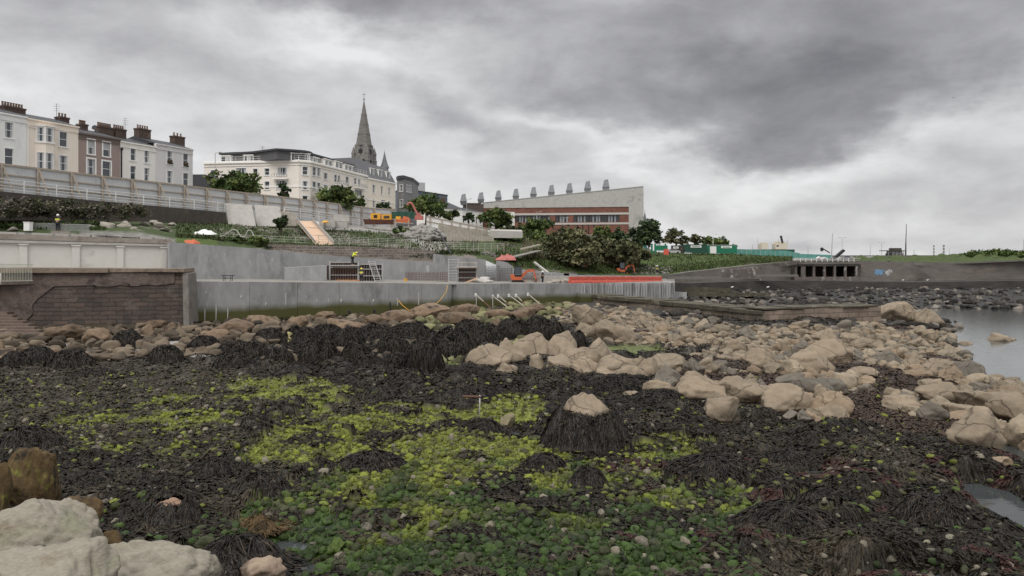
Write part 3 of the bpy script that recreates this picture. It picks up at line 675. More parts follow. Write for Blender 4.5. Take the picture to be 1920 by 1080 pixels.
# ------------------------------------------------------------- scattered tan boulders
X,Y,rs = shore_samples(80000,556,880,601); Z = zones(X,Y); k = Z['tan']&(zbase(X,Y) > -.12); X,Y = X[k],Y[k]
rad = .12+.85*rs.power(.36,len(X))*np.where(rs.rand(len(X)) < .08,1.2,.52); o_ = np.argsort(-rad); X,Y,rad = X[o_],Y[o_],rad[o_]
k = free(X,Y,rad,.5); X,Y,rad = X[k],Y[k],rad[k]; k = spaced(X,Y,rad,.66); X,Y,rad = X[k],Y[k],rad[k]
zb = zbase(X,Y); RM = rock_meshes('tan_boulder',12,4,m_tanb,33,cuts=10,flat=.72,rough=.05); nI = 250
print('tan boulders', len(X))
tcols = np.array([(.225,.182,.130),(.20,.163,.118),(.25,.205,.148),(.14,.122,.098),(.22,.165,.112)])[rs.randint(0,5,len(X))]*rs.uniform(.8,1.12,(len(X),1))
app = np.argsort(-rad/Y)[:nI]; rest = np.setdiff1d(np.arange(len(X)),app)
for i in app:
    px,py = proj(X[i],Y[i],zb[i])
    side = 'on the strip near the stone jetty' if py < 640 else ('low on the boulder field among brown weed' if py > 720 else ('along the water on the right side of the boulder field' if px > 1660 else 'in the middle of the bare boulder field'))
    place_rock(RM[rs.randint(12)][0],'tan_boulder',X[i],Y[i],zb[i]+rad[i]*.22,rad[i],rs.uniform(0,6.28),'rounded bare tan boulder '+side,'boulder','bare tan boulders '+side,tcols[i])
sm = [rockshape(3,rs,cuts=8,flat=.72,rough=.05) for _ in range(10)]
merge_rocks('loose_boulders',sm,X[rest],Y[rest],zb[rest]+rad[rest]*.2,rad[rest],rs,tcols[rest],m_stones,'smaller tan stones filling the gaps of the boulder field','stones')
# ------------------------------------------------------------- green cobbles
X,Y,rs = shore_samples(110000,690,1180,701); Z = zones(X,Y); k = (Z['green']|(Z['flat']&(rs.rand(len(X)) < .22))|((rs.rand(len(X)) < .11)&~Z['tan']&~Z['mound']&(Z['py'] > 690)))&(zbase(X,Y) > -.03); X,Y = X[k],Y[k]
rad = .04+.13*rs.power(.36,len(X))+.09*(rs.rand(len(X)) < .006); o_ = np.argsort(-rad); X,Y,rad = X[o_],Y[o_],rad[o_]
k = free(X,Y,rad,.6); X,Y,rad = X[k],Y[k],rad[k]; k = spaced(X,Y,rad,.88,.6); X,Y,rad = X[k],Y[k],rad[k]
Z = zones(X,Y); g = gcol(X,Y,Z['px'],Z['py'])*rs.uniform(.35,1.3,(len(X),1))
bare = rs.rand(len(X)) < np.where(Z['green'],.06,.3); dull = (rs.rand(len(X)) < .2); g[dull] = (g*.35+np.array([.035,.032,.018]))[dull]; g[bare] = (np.array([.17,.15,.11])*rs.uniform(.4,1.2,(len(X),1)))[bare]
zf,_ = zfull(X,Y); print('cobbles', len(X))
app = np.argsort(-rad/Y)[:240]; rest = np.setdiff1d(np.arange(len(X)),app)
GMc = rock_meshes('algae_cobble',10,4,m_green,44,cuts=9,flat=.78,rough=.08)
for i in app:
    if bare[i]: lab,gp = 'bare pale brown cobble lying loose among the green algae','bare cobbles among the algae'
    elif g[i][0] > .12: lab,gp = 'cobble furred with bright lime algae in the drier middle shore','lime green algae cobbles'
    else: lab,gp = 'cobble covered in dark green algae in the wet lower foreground','dark green algae cobbles'
    place_rock(GMc[rs.randint(10)][0],'algae_cobble',X[i],Y[i],zf[i]+rad[i]*.25,rad[i],rs.uniform(0,6.28),lab,'cobble',gp,g[i])
sm = [rockshape(2 if q < 6 else 3,rs,cuts=8,flat=.78,rough=.07) for q in range(9)]
merge_rocks('algae_cobbles',sm,X[rest],Y[rest],zf[rest]+rad[rest]*.22,rad[rest],rs,g[rest],m_greens,'small algae-covered cobbles carpeting the middle of the shore','cobbles')
# stones on the far shore, brown strip and beyond the jetty
X,Y,rs = shore_samples(26000,540,672,801,-100,2000); Z = zones(X,Y)
k = ((Z['far']&(rs.rand(len(X)) < .9))|(Z['brown']&(rs.rand(len(X)) < .85))|(Z['mound']&(rs.rand(len(X)) < .1)))&(zbase(X,Y) > -.1); X,Y = X[k],Y[k]
rad = .15+.6*rs.power(.45,len(X)); o_ = np.argsort(-rad); X,Y,rad = X[o_],Y[o_],rad[o_]
k = free(X,Y,rad,.4); X,Y,rad = X[k],Y[k],rad[k]; k = spaced(X,Y,rad,.8); X,Y,rad = X[k],Y[k],rad[k]; Z = zones(X,Y); zb = zbase(X,Y)
wl = (Z['px'] > 780)&(Z['px'] < 1120)&~Z['far']; c = np.where(Z['far'][:,None],np.array([.125,.11,.093]),np.array([.10,.078,.055])); c = np.where(wl[:,None],np.array([.125,.12,.06]),c)
c = c*rs.uniform(.3,1.35,(len(X),1)); c = np.where((Z['far']&(rs.rand(len(X)) < .62))[:,None],c*.28,c*1.25); print('far stones', len(X))
fs = Z['far']; app = np.where(fs)[0][np.argsort(-(rad/Y)[fs])[:110]]; rest = np.setdiff1d(np.arange(len(X)),app)
for i in app:
    place_rock(RM[rs.randint(12)][0],'shore_rock',X[i],Y[i],zb[i]+rad[i]*.25,rad[i],rs.uniform(0,6.28),'weathered rock on the dark far shore beneath the old baths wall','rock','rocks of the far shore beneath the old wall',c[i])
merge_rocks('shore_stones',[rockshape(3,rs,cuts=9,flat=.7) for _ in range(8)],X[rest],Y[rest],zb[rest]+rad[rest]*.25,rad[rest],rs,c[rest],m_stones,'loose stones strewn along the foot of the walls','stones')
# ------------------------------------------------------------- seaweed fronds
X,Y,rs = shore_samples(400000,600,1210,901); Z = zones(X,Y); n = fbm(X*.7,Y*.7,3,141)
weed = ~(Z['tan']|Z['green']|Z['lawn']|Z['brown']|Z['far'])
p = np.where(weed,1.,.0); p = np.where(Z['flat'],.55,p); p = np.where(Z['green'],np.where(n > .595,.9,.012),p); p = np.where(Z['tan']&(Z['py'] > 700),.10,p)
k = (rs.rand(len(X)) < p)&(zfull(X,Y)[0] > .0)&free(X,Y,0*X,0); X,Y = X[k],Y[k]; Z = zones(X,Y); n = fbm(X*.5,Y*.5,3,151)
e = .15; gx = (clump(X+e,Y)-clump(X-e,Y)); gy = (clump(X,Y+e)-clump(X,Y-e)); D = np.arctan2(-gy,-gx)+rs.normal(0,.55,len(X)); D = np.where(np.hypot(gx,gy) < .01,rs.uniform(0,6.28,len(X)),D)
Ln = rs.uniform(.10,.30,len(X))+.004*Y; Wd = rs.uniform(.014,.032,len(X))+.0007*Y
cw = np.array([.0150,.0118,.0080])*rs.uniform(.25,2.0,(len(X),1)); cw = np.where(Z['flat'][:,None]|(n > .60)[:,None],np.array([.044,.035,.023])*rs.uniform(.25,1.4,(len(X),1)),cw)
red = (Z['px'] > 1040)&(Z['px'] < 1900)&(Z['py'] > 860)&(fbm(X*.9,Y*.9,2,161) > .64); cw = np.where(red[:,None],np.array([.042,.019,.016])*rs.uniform(.5,1.5,(len(X),1)),cw)
cw = np.where((Z['tan']|Z['tang'])[:,None],np.array([.05,.033,.024])*rs.uniform(.5,1.5,(len(X),1)),cw)
print('fronds', len(X))
me = blade_mesh('seaweed',X,Y,D,Ln,Wd,cw,m_weed,lambda x,y: zfull(x,y)[0],rs)
tag(link('seaweed',me),'carpet of dark bladderwrack fronds over the shore','seaweed',kind='stuff')
# algae filaments over the green ground
X,Y,rs = shore_samples(120000,640,1180,911); Z = zones(X,Y); k = (Z['green']|Z['lawn'])&(zbase(X,Y) > -.02); X,Y = X[k],Y[k]; Z = zones(X,Y)
g = gcol(X,Y,Z['px'],Z['py'])*rs.uniform(.3,1.3,(len(X),1)); Ln = rs.uniform(.05,.12,len(X))+.0015*Y
me = blade_mesh('green_algae',X,Y,rs.uniform(0,6.28,len(X)),Ln,rs.uniform(.010,.024,len(X)),g,m_weed,lambda x,y: zfull(x,y)[0],rs,lift=.01,arch=.2,segs=2)
tag(link('green_algae',me),'soft green algae between the cobbles','algae',kind='stuff')
# thin post with a crossbar
b_ = P(899,778,0.001); x,y,z = ground_at(899,782)
t = thing('marker_post','thin rusty post with a weed-hung crossbar standing in the algae','post',(x,y,z))
MB().tube((x,y,z-.3),(x+.02,y,z+1.05),.035,.03,8).build('post',m_steel,t,True)
MB().tube((x-.78,y,z+.98),(x+.1,y,z+.96),.06,.05,8).build('crossbar',m_rust,t,True)
# ------------------------------------------------------------- made ground behind the walls
ROWS = [
 [(-250,438,77),(0,434,79),(200,442,82),(317,449,86),(330,456,87),(480,467,92.5),(610,479,98.5),(715,486,102.5),(812,492,106.5),(816,477,106.6),(842,480,108),(911,488,112),(930,497,112),(962,503,114),(1050,512,120),(1125,516,126),(1240,517,136),(1300,509,152),(1400,498,162),(1486,490,168)],
 [(-250,432,80),(0,429,81),(260,432,86),(330,447,89),(420,455,93),(499,466,95),(500,468,96),(610,477,102),(715,484,106),(812,491,109.5),(842,476,112),(911,482,114),(960,492,118),(1050,500,124),(1125,506,130),(1240,510,140),(1300,503,158),(1400,492,168),(1486,487,173)],
 [(-250,428,84),(0,424,84),(260,426,90),(330,440,92),(420,446,96),(500,457,96.6),(610,461,102.6),(715,465,106.6),(816,470,111),(900,472,118),(960,478,122),(1050,482,128),(1125,490,135),(1240,500,146),(1300,495,165),(1400,486,175),(1486,484,180)],
 [(-250,412,86),(0,410,87),(260,415,103),(422,418,119),(500,424,123),(560,424,127),(640,430,134),(740,437,138),(820,446,140),(900,441,145),(960,443,150),(1050,448,160),(1125,462,175),(1190,473,190),(1280,475,205),(1390,475.5,215),(1486,480,222)],
 [(-250,-.1,71),(0,-.1,84.6),(260,-.3,104),(422,-.4,119.6),(500,-.5,129),(563,-.6,136),(640,-.9,150),(740,-1,168),(820,-1.6,180),(900,-2,190),(960,-2,190),(1050,-2.4,192),(1190,-2.8,196),(1230,-6,206),(1280,-6.2,212),(1390,-6.4,222),(1486,-7.4,230)],
 [(-250,-1,900),(422,-1,900),(1050,-4,900),(1200,-9,900),(1486,-9,900)]]
pxs = np.arange(-250,1487,6.); rows = []
for r in ROWS:
    a = np.array(r,float); Yr = np.interp(pxs,a[:,0],a[:,2]); py = np.interp(pxs,a[:,0],a[:,1])
    if r in ROWS[4:]:
        zr = 15.2+np.interp(pxs,a[:,0],a[:,1])
    else: zr = H+(HY-py)/F*Yr
    rows.append((Yr,zr))
SUB = [2,8,10,1,8]
seq = []
for i in range(len(rows)-1):
    for j in range(SUB[i]):
        t = j/SUB[i]; seq.append((rows[i][0]*(1-t)+rows[i+1][0]*t, rows[i][1]*(1-t)+rows[i+1][1]*t, i+t))
seq.append((*rows[-1],5))
Yg = np.array([s[0] for s in seq]); Zg = np.array([s[1] for s in seq]); Rg = np.array([s[2] for s in seq])[:,None]+0*Yg; Xg = (pxs[None]-CX)/F*Yg; Pg = pxs[None]+0*Yg
Zg = Zg+np.where((Rg > .1)&(Rg < 4.2)&(Pg > 340),(fbm(Xg*.5,Yg*.5,4,201)-.5)*.55,0)
nz = fbm(Xg*.3,Yg*.3,4,211)
gcolr = np.array([.050,.070,.024]); bright = np.array([.062,.092,.022]); soil = np.array([.20,.175,.15]); conc = np.array([.30,.285,.26])
cc = np.where((nz > .57)[...,None],soil*.8,gcolr)
cc = np.where(((Pg < 330)&(Rg < .8)&(Pg > 150))[...,None],conc*.6,cc)
cc = np.where(((Pg < 410)&(Pg > 330)&(Rg < 2.2))[...,None],bright,cc)
cc = np.where(((Pg > 500)&(Pg < 816)&(Rg < 2))[...,None],soil*.7,cc)
cc = np.where(((Pg > 560)&(Pg < 900)&(Rg > 2.9)&(Rg < 4.3)&(Pg > 570))[...,None],conc*.9,cc)
cc = np.where(((Pg > 755+ (3-Rg)*40)&(Pg < 815+(3-Rg)*30)&(Rg > 1.8))[...,None],conc,cc)
cc = np.where((Pg > 930)[...,None],np.where((nz > .6)[...,None],soil*.55,bright*.85),cc)
cc = np.where(((Pg > 1180)&(Rg > .9))[...,None],np.array([.058,.085,.022]),cc)
cc = np.where((Rg > 3.9)[...,None],np.array([.12,.12,.09]),cc)
cc = np.where(((Pg < 900)&(Rg > 3.9)&(Rg < 4.6))[...,None],conc*.9,cc)
cc = cc*(.7+.6*fbm(Xg*1.1,Yg*1.1,4,221)[...,None])
m_hill = M('bank_ground', (0,0,0), rough=.95, var=.4, scale=1.6, attr='col', bump=1, bscale=5, bdist=.15)
idx = np.arange(Yg.size).reshape(Yg.shape); fc = np.stack([idx[:-1,:-1],idx[:-1,1:],idx[1:,1:],idx[1:,:-1]],-1).reshape(-1,4)
tag(link('hillside', mesh_np('hillside',np.stack([Xg,Yg,Zg],-1).reshape(-1,3),fc,4,[m_hill],True,cc.reshape(-1,3))),kind='structure')
def hill_z(px, row):   # point on the bank at a row value
    i = int(row); t = row-i
    Ya = np.interp(px,pxs,rows[i][0])*(1-t)+np.interp(px,pxs,rows[i+1][0])*t; Za = np.interp(px,pxs,rows[i][1])*(1-t)+np.interp(px,pxs,rows[i+1][1])*t
    return Vector((PX(px,Ya),Ya,Za))
# quay deck
q = MB(); A_ = [(350,75),(468,77.8),(558,81),(636,83.5),(729,86),(791,88.5),(841,90),(848,93),(875,93.5),(910,95),(965,97.5),(1033,100),(1090,103),(1265,115)]
AT = [(350,527.5),(729,530.5),(841,532.5),(848,532),(1090,531),(1265,530)]
def atop(px): return float(np.interp(px,[a[0] for a in AT],[a[1] for a in AT]))
def aY(px): return float(np.interp(px,[a[0] for a in A_],[a[1] for a in A_]))
prev = None
for px in np.arange(350,1266,15.):
    Ya = aY(px); za = ZY(atop(px),Ya)-.12; Yb = float(np.interp(px,pxs,rows[0][0]))+1.0; 
    cur = (Vector((PX(px,Ya+.3),Ya+.3,za)), Vector((PX(px,Yb),Yb,za+.05)))
    if prev: q.face([prev[0],cur[0],cur[1],prev[1]])
    prev = cur
tag(q.build('quay_deck', m_deck), kind='structure')
V0 = lambda px,py,Y: Vector((PX(px,Y),Y,ZY(py,Y)))
# sea wall: cast panels, then sheet piling
WB = [(350,613),(468,606),(558,602),(636,598),(729,594),(791,589),(841,582),(848,580),(875,579),(910,578),(965,575),(1033,570),(1090,566),(1265,560)]
t = thing('sea_wall','long grey concrete sea wall in cast panels, green with algae along its foot','sea wall',(PX(700,85),85,1))
for (a,ya),(b,yb) in zip(A_[:-2],A_[1:-1]):
    fr = Fr((PX(a,ya),ya),(PX(b,yb),yb)); za, zb_ = ZY(atop(a),ya), ZY(atop(b),yb)
    jog = a == 841
    m = MB().slab([(0.015,.2),(fr.L-.015,.2),(fr.L-.015,zb_),(0.015,za)],fr,-.45,random.uniform(-.02,.03))
    m.build('wall_panel',m_conc2,t)
m_lime = M('lime_streak',(.42,.42,.40),var=.2,scale=3,bump=0)
for px,y0,y1,w_ in ((384,573,604,2.6),(405,566,606,3.2),(427,574,600,2.6),(536,557,572,2.2),(640,560,566,5),(616,559,568,3),(594,560,568,4),(452,553,559,7),(386,546,551,8),(498,566,573,4),(700,560,566,4)):
    Yw = aY(px)-.04; a,b = V0(px-w_/2,y1,Yw),V0(px+w_/2,y0,Yw); mq = MB(); mq.face([(a.x,Yw,a.z),((a.x*.4+b.x*.6),Yw,a.z),(b.x,Yw,b.z*.7+a.z*.3),((a.x+b.x)/2,Yw,b.z),(a.x,Yw,b.z*.6+a.z*.4)]); mq.build('lime_streak',m_lime,t)
m = MB(); a, ya = 1090,103; b, yb = 1265,115; fr = Fr((PX(a,ya),ya),(PX(b,yb),yb)); n = 34; pr = []
for i in range(n):
    s0 = fr.L*i/n; w_ = fr.L/n; pr += [(s0,0),(s0+w_*.36,0),(s0+w_*.5,-.28),(s0+w_*.86,-.28)]
pr.append((fr.L,0)); za, zb_ = ZY(531,103), ZY(530,115)
for (s0,d0),(s1,d1) in zip(pr[:-1],pr[1:]):
    m.face([fr.pt(s0,d0,.3),fr.pt(s1,d1,.3),fr.pt(s1,d1,za+(zb_-za)*s1/fr.L),fr.pt(s0,d0,za+(zb_-za)*s0/fr.L)],0)
m.fbox(fr,0,fr.L,-.8,-.3,.3,zb_-.03,0)
m_pile = M('sheet_pile', (.36,.36,.36), rough=.6, var=.3, scale=1.2, bump=.1, stretch=(1,1,.08), c2=(.17,.17,.165), amt=.6, scale2=1.5, third=((.55,.55,.54),.4,2.0))
m.build('sheet_piling',m_pile,t)
m = MB(); fr2 = Fr(fr.b[:], (fr.b.x+.5,fr.b.y+9)); m.fbox(fr2,0,9,-.6,0,.3,zb_-.03); m.build('return_wall',m_pile,t)
# upper wall
BT = [(318,455,84.5),(350,456,86),(480,466,91.5),(610,479,97.5),(715,486,101.5),(816,492,105.5)]
t = thing('retaining_wall','smooth grey concrete retaining wall stepping up behind the quay','retaining wall',(PX(560,95),95,5))
for (a,ta,ya),(b,tb,yb) in zip(BT[:-1],BT[1:]):
    fr = Fr((PX(a,ya),ya),(PX(b,yb),yb)); MB().slab([(.01,4),(fr.L-.01,4),(fr.L-.01,ZY(tb,yb)),(.01,ZY(ta,ya))],fr,-.5,0).build('wall_panel',m_conc,t)
for a,ta,ya,b,tb,yb in ((816,476,105.3,845,479.5,107),(845,479.5,107.05,911,487,110.5)):
    fr = Fr((PX(a,ya),ya),(PX(b,yb),yb)); MB().slab([(0,4),(fr.L-.01,4),(fr.L-.01,ZY(tb,yb)),(0,ZY(ta,ya))],fr,-.5,0).build('wall_panel',m_conc,t)
fr = Fr((PX(534,90),90),(PX(612,91.5),91.5)); MB().slab([(0,4.8),(fr.L,4.8),(fr.L,ZY(498,91.5)),(0,ZY(502,90))],fr,-2.5,0).build('low_wall',m_conc,t)
fr = Fr((PX(936,109),109),(PX(962,110),110)); o = MB().slab([(0,4),(fr.L,4),(fr.L,ZY(500,110)),(fr.L*.6,ZY(492,110)),(0,ZY(489,109))],fr,-1,0).build('concrete_wall',m_conc); tag(o,'short grey concrete wall end with a sloping top behind the rebar mesh','wall')
# rubble stone wall above it
fr = Fr((PX(500,96.3),96.3),(PX(816,110.6),110.6)); m_rub = brickmat('rubble_stone',fr.u,(.21,.175,.145),(.13,.105,.09),(.27,.245,.215),.75,.34,.05,wave=.28,bump=.8,stains=(.15,.12,.10))
o = MB().slab([(0,7.2),(fr.L,6.6),(fr.L,ZY(470,110.6)),(fr.L*.6,ZY(463.5,105)),(0,ZY(457,96.3))],fr,-.6,0).build('rubble_wall',m_rub); tag(o,'old brown rubble stone wall above the smooth concrete wall','stone wall')
# pilaster wall
a,ya,b,yb = -130,73.5,318,86
fr = Fr((PX(a,ya),ya),(PX(b,yb),yb)); t = thing('pilaster_wall','pale rendered promenade wall with flat pilasters and a stone cornice','wall',(PX(150,80),80,5.5))
def fs(fr,px):
    u = (px-CX)/F; return (u*fr.a.y-fr.a.x)/(fr.u.x-u*fr.u.y)
def fY(fr,px): return fr.a.y+fr.u.y*fs(fr,px)
def fz(fr,px,py): return ZY(py,fY(fr,px))
za, zb_ = fz(fr,0,457), fz(fr,312,464); s0 = fs(fr,0); s1 = fs(fr,312); sl_ = (zb_-za)/(s1-s0)
def ln(s, py0, py1):
    a_, b_ = fz(fr,0,py0), fz(fr,312,py1); return a_+(b_-a_)*(s-s0)/(s1-s0)
m_pil = M('warm_render', (.60,.575,.53), rough=.9, var=.07, scale=.6, bump=.1, c2=(.50,.475,.44), amt=.35, scale2=.5)
MB().slab([(0,4.5),(fr.L,4.5),(fr.L,ln(fr.L,448,456)),(0,ln(0,448,456))],fr,-.6,0).build('wall_panel',m_pil,t)
m_corn = M('stained_cornice', (.30,.265,.23), rough=.9, var=.2, scale=1.2, bump=.3, c2=(.20,.17,.14), amt=.5, scale2=1.2)
MB().slab([(0,ln(0,448,457)),(fr.L+.2,ln(fr.L,448,457)),(fr.L+.2,ln(fr.L,438,449)),(0,ln(0,438,449))],fr,-.9,.18).slab([(0,ln(0,455,462)),(fr.L+.1,ln(fr.L,455,462)),(fr.L+.1,ln(fr.L,450.5,458.5)),(0,ln(0,450.5,458.5))],fr,-.1,.26,1).build('cornice',[m_corn,m_concd],t)
for pa,pb in ((-70,-52),(36,51),(135,149),(219,231),(301,312)):
    u0,u1 = fs(fr,pa),fs(fr,pb); m = MB().slab([(u0,4.5),(u1,4.5),(u1,ln(u1,456,463)),(u0,ln(u0,456,463))],fr,-.02,.2)
    m.slab([(u0-.1,ln(u0,458.5,465.5)),(u1+.1,ln(u1,458.5,465.5)),(u1+.1,ln(u1,456,463)),(u0-.1,ln(u0,456,463))],fr,0,.28); m.build('pilaster',m_pil,t)
k = 0
for pa,pb in ((-60,30),(35,46),(60,98),(105,128),(135,168),(172,196),(200,225),(232,258),(262,285),(290,310)):
    u0,u1 = fs(fr,pa),fs(fr,pb); m = MB().slab([(u0,ln(u0,438.3,449.3)),(u1,ln(u1,438.3,449.3)),(u1,ln(u1,434.5,446)),(u0,ln(u0,434,445.5))],fr,-1.0+.1*(k%3),.1-.12*(k%2)).build('coping_stone',m_concd,t); k += 1
# white bin on the coping, rail and stones behind
V = lambda px,py,Y,dy=0: Vector((PX(px,Y),Y+dy,ZY(py,Y)))
m = MB(); x,y,z = V(53,431,80); o = m.box(x-.3,x+.3,y-.3,y+.3,z-.1,z+.75).box(x-.34,x+.34,y-.34,y+.34,z+.75,z+.82).build('white_cabinet',m_white); tag(o,'small white ribbed cabinet standing on the pale pilaster wall','cabinet')
# red-brown stone wall
fr = Fr((PX(8,70),70),(PX(347,72.5),72.5)); t = thing('stone_wall','weathered red-brown stone wall with partly fallen render, near the steps','stone wall',(PX(180,71),71,1))
m_rs = brickmat('red_sandstone',fr.u,(.088,.060,.048),(.048,.040,.035),(.035,.027,.023),1.35,.40,.04,wave=.3,bump=1,stains=(.10,.082,.072))
add_tideline(m_rs,1.2,1.9,(.06,.058,.018),1.0,.5)
m_rend = M('broken_render', (.115,.088,.076), rough=.95, var=.35, scale=1.6, c2=(.065,.05,.045), amt=.5, scale2=.8, bump=1, bscale=4, bdist=.1, third=((.20,.17,.15),.25,1.0))
L_ = fr.L; zt = ZY(511,71.5); bat = .12
def bslab(m, prof, d0, zref, mi=0):    # leaning front
    n = len(prof); b = len(m.v); m.v += [fr.pt(p[0],d0+(zref-p[1])*bat,p[1]) for p in prof]+[fr.pt(p[0],-3.5,p[1]) for p in prof]
    m.f += [[b+i for i in range(n)],[b+n+i for i in reversed(range(n))]]; m.m += [mi,mi]
    for i in range(n):
        j = (i+1)%n; m.f.append([b+j,b+i,b+n+i,b+n+j]); m.m.append(mi)
bm_ = MB(); bslab(bm_,[(1.5,.6),(L_+.25,.6),(L_+.1,zt),(1.5,zt)],0,zt); bm_.build('stone_courses',m_rs,t)
rr = random.Random(3)
prof = [(-.2,.9),(1.9,.9),(2.0,2.2),(2.6,2.9),(2.5,3.6),(2.9,4.2),(3.4,4.6)]+[(x,ZY(535,72)+rr.uniform(-.09,.09)) for x in np.arange(4.2,L_-1.2,.8)]+[(L_-.9,zt-1.0),(L_-.9,zt),(-.2,zt)]
bm_ = MB(); bslab(bm_,prof,.1,zt); bm_.build('render_coat',m_rend,t)
bm_ = MB().slab([(-.35,zt),(8.9,zt),(8.9,ZY(503,71.5)),(-.35,ZY(502,70))],fr,-3.7,.45); bm_.slab([(8.9,zt+.02),(12.2,zt+.05),(12.0,zt+.33),(8.9,zt+.40)],fr,-3.5,.2); bm_.slab([(12.2,zt+.05),(L_,zt+.02),(L_,zt+.36),(12.0,zt+.36)],fr,-3.6,.38); bm_.build('coping',M('brown_coping',(.21,.165,.125),rough=.9,var=.3,scale=2,bump=.6,c2=(.10,.08,.065),amt=.45),t)
q1 = MB().hexa([fr.pt(L_+.1,.9,.6),fr.pt(L_+.6,.9,.6),fr.pt(L_+.6,-3,.6),fr.pt(L_+.1,-3,.6),fr.pt(L_-.2,.15,zt+.0),fr.pt(L_+.3,.15,zt-.1),fr.pt(L_+.3,-3,zt-.1),fr.pt(L_-.2,-3,zt+.05)]).build('buttress',M('grey_buttress',(.17,.155,.14),rough=.9,var=.3,scale=1.5,bump=.5,c2=(.14,.12,.10),amt=.5),t)
for px,py in ((178,535),(243,534)):
    s = fs(fr,px); MB().tube(fr.pt(s,.42,ZY(py,71.5)),fr.pt(s,.1,ZY(py,71.5)),.10,.10,8).build('drain_hole',m_black,t)
# apron behind it
tag(MB().face([(PX(-160,66),66,5.6),(PX(8,66),70,5.6),(PX(350,74.5),74.5,5.6),(PX(350,88),88,5.6),(PX(-200,76),77,5.6)]) or None) if False else None
ap = MB(); ap.face([(-62,66,5.55),(PX(8,70),69,5.55),(PX(350,75.4),75.4,5.55),(PX(350,88),88,5.55),(-70,77,5.55)]); tag(ap.build('walkway',m_deck),kind='structure')
fr = Fr((PX(-60,67),67),(PX(62,69.6),69.6)); t = thing('metal_railing','low dark metal railing beside the stone wall at the left edge','railing',fr.pt(3,0,5.6))
m = MB(); 
for i in range(40): m.fbox(fr,i*fr.L/40,i*fr.L/40+.035,0,.035,5.9,6.9+.4)
m.build('bars',m_rail2,t); MB().fbox(fr,0,fr.L,0,.05,7.3,7.37).fbox(fr,0,fr.L,0,.05,5.85,5.9).build('rails',m_rail2,t)
fr = Fr((PX(-80,68.5),68.5),(PX(9,70.2),70.2)); o = MB().slab([(0,.5),(fr.L,.5),(fr.L,5.4),(0,5.4)],fr,-3,0).build('dark_wall',m_dark); tag(o,'dark recessed wall under the railing at the left edge','wall')
t = thing('stone_steps','worn dark stone steps going down to the shore at the left','steps',(PX(30,67),67,1.3))
m_step = M('wet_stone',(.14,.105,.085),rough=.7,var=.35,scale=2,bump=.6,c2=(.16,.12,.095),amt=.4,scale2=1)
for i in range(8):
    Ys_ = 69.4-i*.62; z1 = ZY(584+i*5.6,Ys_); MB().box(PX(-100,Ys_),PX(22+i*10,Ys_),Ys_-.62,Ys_+ (2 if i==0 else .02),.6,z1).build('step',m_step,t)
# ------------------------------------------------------------- stone jetty
t = thing('stone_jetty','long low stone jetty running out past the boulders, dark weedy top','jetty',(PX(1400,85),85,1.4))
fr = Fr((PX(1094,104),104),(PX(1431,78.5),78.5)); frj = fr
m_jt = brickmat('jetty_stone',fr.u,(.20,.165,.125),(.13,.105,.08),(.06,.05,.04),1.5,.6,.04,wave=.25,bump=1,stains=(.035,.03,.025)); m_jtop = M('weedy_top',(.075,.065,.045),rough=.8,var=.5,scale=1,bump=1,bscale=4,c2=(.19,.165,.12),amt=.4,scale2=.5)
z0_,z1_ = ZY(551,104),ZY(583,78.5)
MB().slab([(0,.3),(fr.L,.3),(fr.L,z1_-.35),(fr.L*.45,z0_-.55),(0,z0_-.25)],fr,-3,0).build('wall_face',m_jt,t)
m = MB()
for i in range(14):
    a0,a1 = i/14,(i+1)/14; za = z0_*(1-a0)+z1_*a0; m.fbox(fr,a0*fr.L,a1*fr.L-.04,-3.3-rr.uniform(0,.3),.12+rr.uniform(-.1,.2),za-.42+rr.uniform(-.03,.03),za+rr.uniform(-.1,.04))
m.build('cap_stones',m_jtop,t)
fr = Fr((PX(1431,78.6),78.6),(PX(1652,84),84)); z2 = ZY(577,80)
MB().slab([(0,.3),(fr.L,.3),(fr.L,ZY(576,84)),(fr.L*.5,ZY(578,81)),(0,z1_-.03)],fr,-3.4,0).build('wall_face',brickmat('jetty_stone_end',fr.u,(.25,.19,.15),(.17,.13,.10),(.08,.065,.05),1.3,.55,.03,wave=.2,bump=.8,stains=(.12,.09,.07)),t)
m = MB()
for i in range(9): a0,a1 = i/9,(i+1)/9; m.fbox(fr,a0*fr.L,a1*fr.L-.03,-3.5,.08+rr.uniform(-.08,.12),ZY(577,81)-.05,ZY(577,81)+.09+rr.uniform(-.05,.05))
m.build('cap_stones',m_jtop,t)
# low concrete footing at the jetty root
fr = Fr((PX(1090,101.5),101.5),(PX(1132,103),103)); tag(MB().slab([(0,.5),(fr.L,.5),(fr.L,ZY(556,103)),(0,ZY(549,101.5))],fr,-1.5,0).build('concrete_footing',m_conc2),'low grey concrete footing where the jetty meets the sea wall','footing')
# flat wet slipway slabs behind the jetty
for i,(x0,x1,y0,y1,Y) in enumerate(((1262,1288,546,558,118),(1285,1370,538,545,130),(1290,1440,548,553,122))):
    m = MB(); m.hexa([V(x0,y1+3,Y-1),V(x1,y1+3,Y-1),V(x1,y1+3,Y+3),V(x0,y1+3,Y+3),V(x0,y0,Y-1),V(x1,y0+2,Y-1),V(x1,y0+2,Y+3),V(x0,y0,Y+3)])
    tag(m.build('slipway_slab',m_conc if i==0 else m_jtop),('grey concrete block beside the end of the sheet piling','short weedy slipway slab below the old baths wall','long dark slipway slab behind the stone jetty')[i],'slab')
